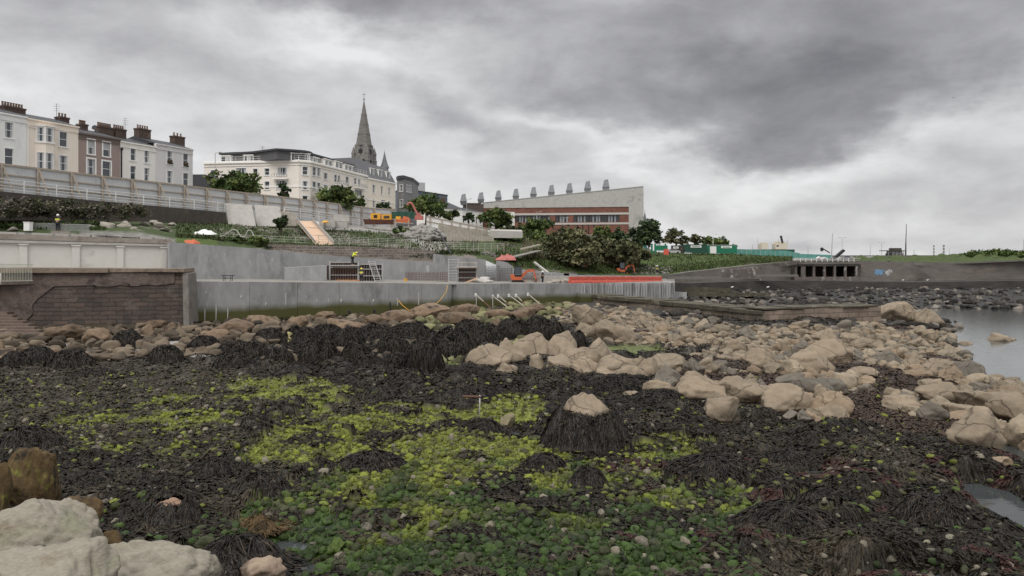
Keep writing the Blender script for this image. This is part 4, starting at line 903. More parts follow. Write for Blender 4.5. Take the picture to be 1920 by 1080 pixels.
# ------------------------------------------------------------- old baths walls, far right
m_old = M('old_wall',(.155,.140,.125),rough=.9,var=.3,scale=.5,c2=(.075,.065,.058),amt=.5,scale2=.15,bump=.5,third=((.24,.185,.155),.33,.12),stretch=(.5,.5,1.6))
m_apron = M('tidal_apron',(.06,.052,.048),rough=.75,var=.4,scale=.8,c2=(.10,.085,.07),amt=.35,scale2=.3,bump=.6,stretch=(.4,.4,2))
def wall_run(name, pts, mat, label, cat, th=1.2, zb=.2, parent=None, closed=0):
    m = MB()
    for (a,ta,ya),(b,tb,yb) in zip(pts[:-1],pts[1:]):
        fr = Fr((PX(a,ya),ya),(PX(b,yb),yb)); m.slab([(0,zb),(fr.L,zb),(fr.L,ZY(tb,yb)),(0,ZY(ta,ya))],fr,-th,0)
    o = m.build(name,mat,parent)
    if parent is None: tag(o,label,cat)
    return o
wall_run('bathing_wall',[(1240,517,136),(1300,509,150),(1400,498,160),(1486,490,166),(1490,489.5,166.2)],m_old,'old brown sea wall sloping up left of the colonnade, with graffiti','sea wall')
wall_run('bathing_wall',[(1613,491,167.5),(1710,494,169),(1718,497,169),(1830,494,171),(1920,490,172),(2150,485,176)],m_old,'long stained old sea wall at the far right below the grassy mound','sea wall')
wall_run('tidal_apron',[(1240,530,128),(1290,531,140),(1400,527,155),(1490,526,160),(1700,529,162),(1920,526,164),(2150,524,168)],m_apron,'dark weed-stained lower sea wall along the far shore','sea wall',th=8)
m = MB(); 
for px,py,Y in ((1250,519,131),(1330,522,143),(1410,515,156)):
    a = V(px,py,Y); m.box(a.x,a.x+9,Y-1,Y,a.z-.4,a.z)
tag(m.build('wall_ledge',m_old),'weathered stepped ledges along the old sea wall','ledge')
# old pool wall with peeling whitewash
m_peel = M('peeling_whitewash',(.13,.11,.10),rough=.9,var=.25,scale=1,c2=(.42,.40,.37),amt=.45,scale2=.9,bump=.4,third=((.08,.07,.062),.4,.5))
fr = Fr((PX(1345,155),155),(PX(1435,161),161)); tag(MB().slab([(0,2),(fr.L,2),(fr.L,ZY(503,161)),(fr.L*.8,ZY(500,160)),(fr.L*.5,ZY(504,158)),(0,ZY(506,155))],fr,-.5,.3).build('graffiti_wall',m_peel),'old wall patch with peeling whitewash left of the colonnade','wall')
# colonnade shelter
fr = Fr((PX(1489,164.5),164.5),(PX(1613,166),166)); t = thing('shelter','flat-roofed concrete seaside shelter with a row of columns and dark openings','shelter',fr.pt(fr.L/2,0,ZY(525,165)))
za = ZY(491,165); zb_ = ZY(519,165); zc = ZY(525,165)
MB().fbox(fr,-.2,fr.L+.3,-9,.5,za-.5,za).fbox(fr,0,fr.L,-8.8,.2,za-.9,za-.5).build('roof',m_old,t)
MB().fbox(fr,0,fr.L,-.1,.3,zc-.6,zb_-.0).build('parapet',m_peel,t)
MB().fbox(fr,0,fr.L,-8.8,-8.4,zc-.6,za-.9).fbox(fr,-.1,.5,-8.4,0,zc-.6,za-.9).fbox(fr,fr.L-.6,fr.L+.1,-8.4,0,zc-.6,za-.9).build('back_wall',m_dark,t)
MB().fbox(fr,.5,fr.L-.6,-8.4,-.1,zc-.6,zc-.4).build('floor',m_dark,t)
for px in (1492,1504,1508,1526,1546,1565,1585,1606): s = fs(fr,px); MB().fbox(fr,s-.24,s+.24,-.3,.12,zb_,za-.9).build('column',m_peel,t)
m = MB()
for i in range(int(fr.L/1.2)): m.fbox(fr,i*1.2,i*1.2+.1,.25,.35,za,za+.8)
m.fbox(fr,0,fr.L,.26,.32,za+.75,za+.82); o = m.build('roof_railing',m_rail,t)
# graffiti marks (painted shapes on the wall)
fr = Fr((PX(1613,167.5),167.5),(PX(1710,169),169)); mbl = M('blue_spray',(.16,.30,.46),var=.3,scale=1,bump=0); mwh = M('white_spray',(.42,.42,.42),var=.3,scale=1,bump=0)
m = MB(); rg = random.Random(9)
for i in range(16):
    px = rg.uniform(1642,1658); py = rg.uniform(507,516); s = fs(fr,px); z = fz(fr,px,py); w_ = rg.uniform(.12,.4); m.slab([(s-w_,z-.2),(s+w_,z-.25+rg.uniform(-.2,.2)),(s+w_*.6,z+.25),(s-w_*.7,z+.2)],fr,.0,.02+i*.0015,0)
for i in range(12):
    px = rg.uniform(1661,1671); py = rg.uniform(507,516); s = fs(fr,px); z = fz(fr,px,py); w_ = rg.uniform(.1,.3); m.slab([(s-w_,z-.25),(s+w_,z-.2),(s+w_*.6,z+.3),(s-w_*.7,z+.15)],fr,.0,.021+i*.0015,1)
tag(m.build('wall_graffiti',[mbl,mwh]),'blue and white spray paint graffiti on the old sea wall','graffiti')
# ------------------------------------------------------------- grassy mound and pier, far right
mnd = np.array([(1600,489,482,480),(1640,489,482,480),(1700,491,481.5,479.5),(1760,492,480,478),(1800,492,477,474),(1850,490,474,468.5),(1880,489,474,468.5),(1920,487,478,476),(2000,484,480,478),(2200,480,478,477)],float)
pm = np.arange(1600,2200,4.); V4 = []; 
for j,(t_,) in enumerate(((0,),(.2,),(.4,),(.6,),(.8,),(1,),(1.3,))):
    Yj = 170+22*t_; lo = np.interp(pm,mnd[:,0],mnd[:,1]); mid = np.interp(pm,mnd[:,0],mnd[:,2]); 
    py = lo*(1-min(t_,1))+mid*min(t_,1); z = H+(HY-py)/F*Yj+ (fbm(pm*.06,pm*0+j,3,5)-.5)*1.0*min(t_*2,1)*2
    V4.append(np.stack([(pm-CX)/F*Yj,pm*0+Yj,z],-1))
V4 = np.array(V4); idx = np.arange(V4.shape[0]*V4.shape[1]).reshape(V4.shape[:2]); fc = np.stack([idx[:-1,:-1],idx[:-1,1:],idx[1:,1:],idx[1:,:-1]],-1).reshape(-1,4)
tag(link('grass_mound',mesh_np('grass_mound',V4.reshape(-1,3),fc,4,[m_grassb],True)),kind='structure')
m = MB(); fr = Fr((PX(1486,300),300),(PX(2200,330),330)); m.slab([(0,0),(fr.L,0),(fr.L,ZY(479.5,330)),(fr.L*.3,ZY(478.6,315)),(0,ZY(479,300))],fr,-12,0); tag(m.build('harbour_wall',m_old),'long low grey harbour wall on the horizon at the right','harbour wall')
m = MB(); m.face([(PX(1484,166),167,ZY(488,166)),(PX(1613,168),168,ZY(488.5,168)),(PX(1640,300),300,ZY(480.5,300)),(PX(1470,230),230,ZY(482,230))]); tag(m.build('car_park',m_deck),kind='structure')
# ------------------------------------------------------------- retaining wall under the road, hoarding, railings
m = MB(); RW = [(-160,74),(0,84),(180,96),(350,110),(424,118)]
for (a,ya),(b,yb) in zip(RW[:-1],RW[1:]):
    fr = Fr((PX(a,ya),ya),(PX(b,yb),yb)); m.slab([(0,12),(fr.L,12.5),(fr.L,15.15-.0008*b),(0,15.15-.0008*a)],fr,-.5,0)
o = m.build('road_wall',m_dark); tag(o,'dark brown retaining wall below the white railing','retaining wall')
def railing(name, pts, posts, h, nr, mat, label, group=None, pr=.05, rr_=.03):
    """pts: list of (px, Y, z) along the foot; posts: px positions"""
    ax = [p[0] for p in pts]
    def at(px, dz): Y = float(np.interp(px,ax,[p[1] for p in pts])); return Vector((PX(px,Y),Y,float(np.interp(px,ax,[p[2] for p in pts]))+dz))
    c = at(posts[len(posts)//2],0); t = thing(name,label,'railing',c,group)
    for px in posts: MB().tube(at(px,-.15),at(px,h),pr,pr,6).build('post',mat,t)
    for k in range(nr):
        z = h*(1-k/nr)-.04; MB().path([at(px,z) for px in posts],rr_,5).build('rail',mat,t)
    return t
railing('white_railing',[(-140,75.2,15.2),(0,84.1,15.15),(180,96.1,15.0),(350,110.1,14.87),(424,118.1,14.8)],[-130,-75,-18,45,106,163,217,269,318,364,408,422],1.45,4,m_rail,'white painted railing along the top of the dark wall',pr=.075,rr_=.045)
railing('white_railing',[(530,124,ZY(406,124)),(563,130,ZY(409,130)),(655,150,ZY(420,150)),(690,158,ZY(425,158))],[533,563,598,628,652,673,690],1.6,4,m_rail,'white railing continuing past the leaning panels towards the orange machines',pr=.08,rr_=.05)
railing('grey_railing',[(410,96,ZY(457,96)),(575,101,ZY(464,101))],[414,438,463,487,510,533,554,572],1.3,4,m_rail2,'pale green-grey railing left of the timber chute',pr=.035,rr_=.022)
railing('grey_railing',[(600,102.5,ZY(458,102.5)),(770,110,ZY(464,110))],[597,616,636,655,673,691,709,727,744,761,770],1.15,5,m_rail2,'pale green-grey railing right of the timber chute',pr=.035,rr_=.022)
railing('grey_railing',[(815,113,ZY(468,113)),(950,118,ZY(470,118))],[823,838,851,864,876,888,897,909,921,933,945],1.1,4,m_rail2,'pale green-grey railing between the rubble mound and the red sheeting',pr=.035,rr_=.022)
# long hoarding
HPTS = [(-140,75.8),(0,86),(180,98.3),(350,112.5),(475,127),(563,138),(691,163),(742,168)]
t = thing('site_hoarding','very long grey board hoarding braced with timber posts along the road','hoarding',(PX(350,112.5),112.5,15))
mt = m_timber; acc = 0; nxt = 1.0
for (a,ya),(b,yb) in zip(HPTS[:-1],HPTS[1:]):
    f_ = Fr((PX(a,ya),ya),(PX(b,yb),yb)); n = max(1,round(f_.L/2.44)); zt = 18.25
    for i in range(n): MB().fbox(f_,i*f_.L/n,(i+1)*f_.L/n-.02,-.05,0,14.4,zt).build('board',m_hoard,t)
    MB().fbox(f_,0,f_.L,.03,.17,zt,zt+.2).build('top_rail',mt,t)
    for z in (17.15,16.05): MB().fbox(f_,0,f_.L,.03,.12,z,z+.14).build('rail',mt,t)
    s = nxt-acc
    while s < f_.L:
        MB().fbox(f_,s-.14,s+.14,.17,.34,14.4,zt+.02).bar(f_.pt(s+.1,.36,zt-.2),f_.pt(s+.45,1.3,15.0),.16,.14).build('brace_post',mt,t); s += 4.6
    acc += f_.L; nxt = acc-f_.L+s
# second run of hoarding, falling to the right
mt = m_timber; frk = Fr((PX(800,150),150),(PX(925,158),158)); t = thing('site_hoarding','white hoarding with timber rails descending to the right of the rubble mound','hoarding',frk.pt(5,0,13))
z0_,z1_ = ZY(405,150),ZY(431,158)
MB().slab([(0,z0_-2.2),(frk.L,z1_-1.3),(frk.L,z1_),(0,z0_)],frk,-.05,0).build('board',m_white,t)
MB().slab([(0,z0_-.1),(frk.L,z1_-.1),(frk.L,z1_+.06),(0,z0_+.06)],frk,.02,.14).slab([(0,z0_-1.1),(frk.L,z1_-.8),(frk.L,z1_-.65),(0,z0_-.95)],frk,.02,.12).build('rail',mt,t)
for px in (806,828,846,862,878,893,908,921): s = fs(frk,px); f_ = s/frk.L; zt_ = z0_+(z1_-z0_)*f_; MB().fbox(frk,s-.1,s+.1,.14,.3,zt_-2.4,zt_+.05).build('post',mt,t)
# upright timber sheeting retaining the bank
def sheeting(name,label,a,b,Y0,Y1,ta,tb,ba,bb,mat,pw=.55):
    fr = Fr((PX(a,Y0),Y0),(PX(b,Y1),Y1)); m = MB(); n = max(2,int(fr.L/pw)); r = random.Random(a)
    for i in range(n):
        f = i/n; zt = ZY(ta,Y0)*(1-f)+ZY(tb,Y1)*f; zb = ZY(ba,Y0)*(1-f)+ZY(bb,Y1)*f; m.fbox(fr,i*fr.L/n,(i+1)*fr.L/n-.04,-.1,r.uniform(0,.08),zb-.5,zt+r.uniform(-.06,.08))
    return tag(m.build(name,mat),label,'sheeting')
m_board = M('weathered_boards',(.42,.38,.32),rough=.9,var=.25,scale=1.5,bump=.3,c2=(.30,.26,.21),amt=.4)
sheeting('timber_sheeting','upper row of pale upright boards right of the rubble mound',822,915,134,142,422,432,434,444,m_board)
sheeting('timber_sheeting','lower row of pale upright boards shoring the grass bank',838,926,130,136,436,444,446,450,m_board)
tag(MB().hexa([V(918,446,139),V(980,446,139),V(980,446,145),V(918,446,145),V(918,432,139),V(980,434,139),V(978,431,145),V(922,430,145)]).build('concrete_platform',m_concd),'pale concrete platform on the bank above the bright grass','platform')
# two leaning panels
for i,(x0,x1,ya,yb,Y,lab) in enumerate(((423,478,381,423,118,'large pale grey panel leaning beside the dark wall, left of the pair'),(477,530,384,424,121,'pale concrete panel leaning right of its twin, brownish stain at its side'))):
    m = MB(); m.hexa([V(x0+5,yb,Y),V(x1+2,yb+1,Y),V(x1+2,yb+1,Y+.25),V(x0+5,yb,Y+.25),V(x0,ya,Y+1.6),V(x1-6,ya+3,Y+1.6),V(x1-6,ya+3,Y+1.85),V(x0,ya,Y+1.85)])
    tag(m.build('concrete_slab',m_concd),lab,'panel')
m = MB(); m.hexa([V(525,424,124),V(556,424,124),V(556,424,126),V(525,424,126),V(525,395,124),V(556,402,124),V(556,402,126),V(525,395,126)]); tag(m.build('plywood_sheet',m_board),'pale board sheet right of the leaning panels','board')
# timber chute
t = thing('timber_chute','bright plywood chute running down the bank between two low railings','chute',V(590,458,104))
a,b = V(571,415,122),V(609,459,104); w_ = 1.25
MB().bar(a,b,w_*2,.1).build('floor',m_ply,t)
for s in (-1,1): o_ = Vector((s*w_,0,.25)); MB().bar(a+o_,b+o_,.08,.6).build('side_board',m_steel,t)
for f in (.33,.66): c = a.lerp(b,f); MB().bar(c+Vector((-w_,0,.09)),c+Vector((w_,0,.09)),.12,.06).build('joint_strip',m_steel,t)
# ------------------------------------------------------------- buildings
def facade(m, fr, z0, z1, holes, s0=0, s1=None, dep=.18, mi=0, d=0):
    s1 = fr.L if s1 is None else s1
    hs = [h for h in holes]
    ss = sorted({s0,s1,*[h[0] for h in hs],*[h[1] for h in hs]}); zs = sorted({z0,z1,*[h[2] for h in hs],*[h[3] for h in hs]})
    for a,b in zip(ss[:-1],ss[1:]):
        for c,e in zip(zs[:-1],zs[1:]):
            ms,mz = (a+b)/2,(c+e)/2
            if any(h[0] < ms < h[1] and h[2] < mz < h[3] for h in hs): continue
            m.face([fr.pt(a,d,c),fr.pt(b,d,c),fr.pt(b,d,e),fr.pt(a,d,e)],mi)
    for a,b,c,e in hs:
        m.face([fr.pt(a,d,c),fr.pt(a,d,e),fr.pt(a,d-dep,e),fr.pt(a,d-dep,c)],mi); m.face([fr.pt(b,d,c),fr.pt(b,d-dep,c),fr.pt(b,d-dep,e),fr.pt(b,d,e)],mi)
        m.face([fr.pt(a,d,e),fr.pt(b,d,e),fr.pt(b,d-dep,e),fr.pt(a,d-dep,e)],mi); m.face([fr.pt(a,d,c),fr.pt(a,d-dep,c),fr.pt(b,d-dep,c),fr.pt(b,d,c)],mi)
def window(root, fr, h, dep=.18, surround=.16, cols=1, rows=2, curtain=False, mullc=None, sill=True, proud=.05, blind=0):
    a,b,c,e = h; m = MB(); f = .06
    if surround:
        w_ = surround; m.fbox(fr,a-w_,a,-.02,proud,c-.02,e+w_).fbox(fr,b,b+w_,-.02,proud,c-.02,e+w_).fbox(fr,a,b,-.02,proud,e,e+w_)
    if sill: m.fbox(fr,a-.2,b+.2,-.02,proud+.09,c-.16,c-.02)
    D = -dep+.06
    m.fbox(fr,a,a+f,-dep,D,c,e).fbox(fr,b-f,b,-dep,D,c,e).fbox(fr,a+f,b-f,-dep,D,e-f,e).fbox(fr,a+f,b-f,-dep,D,c,c+f)
    for i in range(1,cols): s = a+(b-a)*i/cols; m.fbox(fr,s-.05,s+.05,-dep,D+.02,c+f,e-f)
    for i in range(1,rows): z = c+(e-c)*i/rows; m.fbox(fr,a+f,b-f,-dep,D+.01,z-.035,z+.035)
    o = m.build('window',mullc or m_white,root)
    g = MB(); g.fbox(fr,a+f*.5,b-f*.5,-dep-.02,-dep+.015,c+f*.5,e-f*.5,0)
    if curtain: g.fbox(fr,a+f,a+f+(b-a)*.3,-dep-.01,-dep+.025,c+f,e-f,1).fbox(fr,b-f-(b-a)*.22,b-f,-dep-.01,-dep+.025,c+f,e-f,1)
    if blind: g.fbox(fr,a+f,b-f,-dep-.01,-dep+.022,e-f-(e-c)*blind,e-f,1)
    g.build('pane',[m_glass,m_curt],o); OFF[o] = OFF[root]
    return o
def wpx(fr, x0, x1, y0, y1):
    a,b = fs(fr,x0),fs(fr,x1); Y = fY(fr,(x0+x1)/2); return (a,b,ZY(y1,Y),ZY(y0,Y))
def Z1(l): return [(x0/4.8,x1/4.8,y0/4.8+170,y1/4.8+170) for x0,x1,y0,y1 in l]
def Z2(l): return [(x0/3.84+350,x1/3.84+350,y0/3.84+250,y1/3.84+250) for x0,x1,y0,y1 in l]
def body(root, fr, s0, s1, z0, z1, depth, mat, holes, dep=.18, name='wall'):
    m = MB(); facade(m,fr,z0,z1,holes,s0,s1,dep)
    p = fr.pt
    m.face([p(s0,0,z0),p(s0,0,z1),p(s0,-depth,z1),p(s0,-depth,z0)]); m.face([p(s1,0,z0),p(s1,-depth,z0),p(s1,-depth,z1),p(s1,0,z1)])
    m.face([p(s0,-depth,z0),p(s0,-depth,z1),p(s1,-depth,z1),p(s1,-depth,z0)]); m.face([p(s0,-.3,z1-.02),p(s1,-.3,z1-.02),p(s1,-depth,z1-.02),p(s0,-depth,z1-.02)])
    return m.build(name,mat,root)
def render_mat(name,c,v=.08): return M(name,c,rough=.85,var=v,scale=.5,bump=.05,c2=tuple(q*.84 for q in c),amt=.3,scale2=.25,stretch=(1,1,.4))
m_pot = M('clay_pot',(.16,.105,.075),rough=.85,var=.35,scale=4,bump=.2); m_chim = M('chimney_brick',(.085,.06,.05),rough=.95,var=.35,scale=3,bump=.5,c2=(.16,.12,.10),amt=.4)
frt = Fr((PX(-90,97.5),97.5),(PX(361.5,137),137)); frt = Fr((-69.5-12.9*.3,105-32*.3),(-56.6,137))
def sT(px): return fs(frt,px)
HS = [('pale grey rendered terrace house at the far left with sash windows',-40,50,212-3,221,(.72,.72,.70),Z1([(42,120,285,425),(42,120,520,665),(-110,-45,270,410),(-110,-45,505,650)]),[(2,43,201,213,8)]),
 ('cream terrace house with a two-storey projecting bay',50,147,221,238,(.74,.66,.57),Z1([(535,605,370,505),(535,605,585,720)]),[(108,125,220,229,3)]),
 ('taupe brown terrace house with white window surrounds',147,225,247,262,(.29,.225,.20),Z1([(790,850,445,572),(928,988,468,593),(785,855,615,755),(922,995,637,770)]),[(148,160,233,245,4),(182,208,238,252,7)]),
 ('off-white terrace house right of the taupe one, black downpipe at its edge',225,292,264,275,(.72,.70,.655),Z1([(1175,1220,515,628),(1298,1342,535,648),(1173,1222,678,800),(1297,1345,697,810)]),[(212,232,242,255,5),(256,278,242,260,5)]),
 ('light grey end-of-terrace house with flower boxes at two windows',292,361.5,268,281,(.60,.585,.575),Z1([(1503,1550,543,658),(1648,1692,568,682),(1503,1552,722,832),(1648,1695,742,852)]),[(323,342,256,268,3)])]
for hi_,(lab,x0,x1,y0,y1,colr,wins,chs) in enumerate(HS):
    s0,s1 = sT(x0),sT(x1); zt_ = (fz(frt,max(x0,0),y0)+fz(frt,x1,y1))/2
    root = thing('terrace_house',lab,'house',frt.pt((s0+s1)/2,0,14))
    mat = render_mat('house_render',colr); holes = [wpx(frt,*w_) for w_ in wins if s0 < wpx(frt,*w_)[0]]
    holes = [h for h in holes if h[0] > s0+.1 and h[1] < s1-.1]
    body(root,frt,s0+.01,s1-.01,14,zt_-.75,11,mat,holes)
    for i,h in enumerate(holes): window(root,frt,h,surround=.22 if hi_ == 2 else .16,curtain=(i+hi_)%2 == 0,blind=.45 if hi_ == 2 and i < 2 else 0)
    if hi_ == 4:
        for h in holes[:2]:
            MB().fbox(frt,h[0],h[1],.06,.25,h[2]-.05,h[2]+.2).lathe(frt.pt((h[0]+h[1])/2,.15,h[2]+.15),[(.1,0),(.4,.15),(.45,.35),(.2,.6)],7).build('flower_box',m_bark,root)
    # parapet band and cornice
    MB().fbox(frt,s0,s1,-.4,.04,zt_-.75,zt_-.2).fbox(frt,s0-.02,s1+.02,-.4,.28,zt_-.2,zt_).fbox(frt,s0,s1,-.3,.12,zt_-.95,zt_-.80).build('cornice',render_mat('cornice_paint',tuple(min(.8,c*1.06) for c in colr) if hi_ != 2 else (.16,.125,.11)),root)
    p = frt.pt; m = MB(); rz = zt_+1.5; m.face([p(s0,-.1,zt_+.1),p(s1,-.1,zt_+.1),p(s1,-5,rz),p(s0,-5,rz)]); m.face([p(s0,-11,zt_),p(s1,-11,zt_),p(s1,-5,rz),p(s0,-5,rz)]); m.face([p(s1,-.1,zt_+.1),p(s1,-11,zt_),p(s1,-5,rz)]); m.face([p(s0,-.1,zt_+.1),p(s0,-11,zt_),p(s0,-5,rz)])
    m.face([p(s0,-.1,zt_-.1),p(s1,-.1,zt_-.1),p(s1,-.1,zt_+.1),p(s0,-.1,zt_+.1)])
    roof = m.build('roof',m_slate,root); OFF[roof] = OFF[root]
    frc = Fr(frt.pt(0,-4.5,0)[:2],frt.pt(frt.L,-4.5,0)[:2])
    for a,b,ya,yb,np_ in chs:
        u0,u1 = fs(frc,a),fs(frc,b); zz0 = zt_+.3; zz1 = fz(frc,(a+b)/2,(ya))
        m = MB().fbox(frc,u0,u1,-.6,.6,zz0,zz1-.25).fbox(frc,u0-.08,u1+.08,-.68,.68,zz1-.25,zz1)
        for i in range(np_): m.lathe(frc.pt(u0+(u1-u0)*(i+.5)/np_,0,zz1),[(.17,0),(.16,.1),(.13,.5),(.17,.55),(.17,.62)],8,1)
        m.build('chimney',[m_chim,m_pot],roof)
    if hi_ == 1:   # projecting bay
        for (za_,zb_) in ((y_/4.8+170 for y_ in (478,322)),(y_/4.8+170 for y_ in (730,552))): pass
        a,b = sT(66),sT(102); Yb = fY(frt,84); zb0,zb1 = 15,ZY(236.5,Yb)
        P0,P1,P2,P3 = frt.pt(a,0,0),frt.pt(a+.9,.95,0),frt.pt(b-.9,.95,0),frt.pt(b,0,0)
        bay = MB(); frs = [Fr(P0[:2],P1[:2]),Fr(P1[:2],P2[:2]),Fr(P2[:2],P3[:2])]; allh = []
        for j,f_ in enumerate(frs):
            hh = []
            for y0_,y1_ in ((335,465),(560,715)):
                zt2,zb2 = ZY(y0_/4.8+171,Yb),ZY(y1_/4.8+171,Yb); mid = f_.L/2; hw = f_.L*.34 if j != 1 else .55
                if j == 1 : hh += [(mid-.1-min(1.0,f_.L*.42),mid-.1,zb2,zt2),(mid+.1,mid+.1+min(1.0,f_.L*.42),zb2,zt2)] if f_.L > 1.9 else [(mid-hw,mid+hw,zb2,zt2)]
                else: hh.append((mid-hw,mid+hw,zb2,zt2))
            facade(bay,f_,zb0,zb1,hh,dep=.1); allh.append((f_,hh))
        bay.face([P0+Vector((0,0,zb1)),P1+Vector((0,0,zb1)),P2+Vector((0,0,zb1)),P3+Vector((0,0,zb1))]); bo = bay.build('bay',mat,root); OFF[bo] = OFF[root]
        for f_,hh in allh:
            for h in hh: window(root,f_,h,dep=.1,surround=.08,curtain=True)
        m = MB()
        for f_ in frs:
            for z in (zb1-.15,ZY(268.5,Yb)): m.fbox(f_,-.05,f_.L+.05,0,.14,z,z+.15)
        m.build('bay_cornice',m_white,root)
        s = sT(49.6); MB().fbox(frt,s+.1,s+.22,.02,.14,15,ZY(231,fY(frt,50))).fbox(frt,s+.1,s+3.2,.02,.14,ZY(238.5,fY(frt,55)),ZY(237.5,fY(frt,55))).build('downpipe',m_white,root)
    if hi_ == 3: s = s0+.1; MB().fbox(frt,s,s+.17,.02,.18,15,zt_-1.4).fbox(frt,s-.06,s+.3,.02,.26,zt_-1.5,zt_-1.1).build('downpipe',m_black,root)
# aerials and dish on the roofs (mounted on houses but separate)
def aerial(px,y0,y1,Y,lab):
    b_,t_ = V(px,y1,Y),V(px,y0,Y); m = MB().tube(b_,t_,.035,.025,5); 
    for f,l in ((.97,.25),(.85,.5),(.72,.35),(.6,.45)): c = b_.lerp(t_,f); m.tube(c-Vector((l,0,0)),c+Vector((l,.2,0)),.02,.02,4)
    tag(m.build('roof_aerial',m_black),lab,'aerial')
aerial(106,194,228,116,'thin television aerial on the cream house roof'); aerial(234.5,221,252,128,'thin forked television aerial above the off-white house'); aerial(492,274,288,162,'short aerial on the hotel roof')
c = V(178,240,123); m = MB().lathe((0,0,0),[(.05,0),(.25,.06),(.42,.2)],12); 
m.v = [Matrix.Rotation(R(70),3,'X')@p+c for p in m.v]; m.tube(c,c+Vector((0,.2,-1)),.03); tag(m.build('satellite_dish',m_black),'small satellite dish on the taupe house roof','satellite dish')
# slate-grey low building between terrace and hotel
m = MB(); fr = Fr((PX(360,150),150),(PX(384,150),150)); m.fbox(fr,0,fr.L,-6,0,14,ZY(327,150)); tag(m.build('slate_building',m_slate),'small dark slate-clad gable between the terrace and the hotel','building')
# ---- hotel
frA = Fr((PX(382.5,156.6),156.6),(PX(560,153),153)); frB = Fr((PX(560,153),153),(PX(582,154.6),154.6)); frC = Fr((PX(582,154.6),154.6),(PX(688,182),182))
root = thing('hotel','big cream hotel with stacked white-framed windows, dark mansard attic and balconies','hotel',frA.pt(10,0,14))
m_hot = render_mat('cream_render',(.76,.70,.63),.05); zt_ = 27.15; m_band = render_mat('white_band',(.80,.78,.74),.04)
WA = Z2([(175,205,265,315),(355,428,250,315),(478,510,255,302),(562,595,253,300),(655,720,247,300),(478,510,350,402),(562,595,347,402),(645,720,340,398),(175,205,350,400),(355,428,352,402)])
WBf = Z2([(835,872,240,298),(835,872,345,403),(835,872,450,480)])
WC = Z2([(905,930,243,303),(940,962,250,308),(988,1012,285,330),(1062,1082,298,350),(1088,1106,303,352),(1145,1165,312,357),(1205,1222,322,365),(1234,1250,328,367),(905,930,348,405),(940,962,356,408),(1062,1106,395,440),(1210,1260,408,460),(1145,1165,400,448),(988,1012,372,418)])
for fr_,W_ in ((frA,WA),(frB,WBf),(frC,WC)):
    hh = [wpx(fr_,*w_) for w_ in W_]; m = MB(); facade(m,fr_,14,zt_,hh)
    m.build('wall',m_hot,root)
    for i,h in enumerate(hh): window(root,fr_,h,surround=.2,cols=3 if h[1]-h[0] > 3.5 else (2 if h[1]-h[0] > 1.9 else 1),rows=1 if i%3 else 2,curtain=i%3 == 1,blind=.0)
m = MB()
for fr_ in (frA,frB,frC):
    for z,hh,dd in ((zt_-.35,.35,.35),(zt_-.9,.2,.15),(zt_-5.3,.28,.10),(zt_-9.0,.25,.10)): m.fbox(fr_,-.02,fr_.L+.02,-.02,dd,z,z+hh)
    m.fbox(fr_,0,fr_.L,-.3,.02,zt_-.05,zt_+.15)
m.build('string_course',m_band,root)
# side and back
m = MB(); bk = [frA.pt(0,0,0),frA.pt(0,-22,0),frC.pt(frC.L-2,-22,0),frC.pt(frC.L,0,0)]
for a,b in zip(bk[:-1],bk[1:]): m.face([(a.x,a.y,14),(b.x,b.y,14),(b.x,b.y,zt_),(a.x,a.y,zt_)])
pl = [frA.pt(0,0,zt_),frB.pt(0,0,zt_),frC.pt(0,0,zt_),frC.pt(frC.L,0,zt_),frC.pt(frC.L-2,-22,zt_),frA.pt(0,-22,zt_)]; m.face(pl); m.build('rear_wall',m_hot,root)
# attic: recessed mansard with overhanging roof edge
m_att = M('attic_slate',(.10,.098,.10),rough=.6,var=.25,scale=3,bump=.2)
at = [frA.pt(2.8,-1.8,0),frA.pt(6,-1.6,0),frA.pt(10.5,-1.0,0),frB.pt(-4,-1.3,0),frB.pt(-1,-.7,0),frB.pt(1.3,-.5,0),frC.pt(1.3,-.9,0),frC.pt(4,-1.8,0),frC.pt(frC.L-.6,-1.6,0),frC.pt(frC.L-2,-20,0),frA.pt(3,-20,0)]
roof = MB().prism([(p.x,p.y) for p in at],zt_+.02,zt_+1.75).build('attic',m_att,root); OFF[roof] = OFF[root]
cen = sum(at,Vector())/len(at); ov = [p+(p-cen).normalized()*.55 for p in at]; m = MB().prism([(p.x,p.y) for p in ov],zt_+1.75,zt_+2.1)
inn = [p+(cen-p).normalized()*2.0 for p in at]; n = len(at)
for i in range(n): j = (i+1)%n; m.face([(ov[i].x,ov[i].y,zt_+2.1),(ov[j].x,ov[j].y,zt_+2.1),(inn[j].x,inn[j].y,zt_+2.4),(inn[i].x,inn[i].y,zt_+2.4)])
m.face([(p.x,p.y,zt_+2.4) for p in inn]); m.build('roof',m_slate,root)
def dormer(root,fr,x0,x1,ya,yb,d=-.6,cols=2,th=2.0):
    Y = fY(fr,(x0+x1)/2)+.8; a,b = fs(fr,x0),fs(fr,x1); z1,z0 = ZY(ya,Y),ZY(yb,Y)
    o = MB().fbox(fr,a-.1,b+.1,d-th,d-.1,z0-.1,z1).fbox(fr,a-.22,b+.22,d-th,d+.1,z1,z1+.14).build('dormer',m_band,root); OFF[o] = OFF[root]
    g = MB(); w_ = (b-a)/cols
    for i in range(cols): g.fbox(fr,a+w_*i+.08,a+w_*(i+1)-.08,d-.1,d-.06,z0+.1,z1-.12,i%2)
    g.build('dormer_window',[m_glass,m_curt],o)
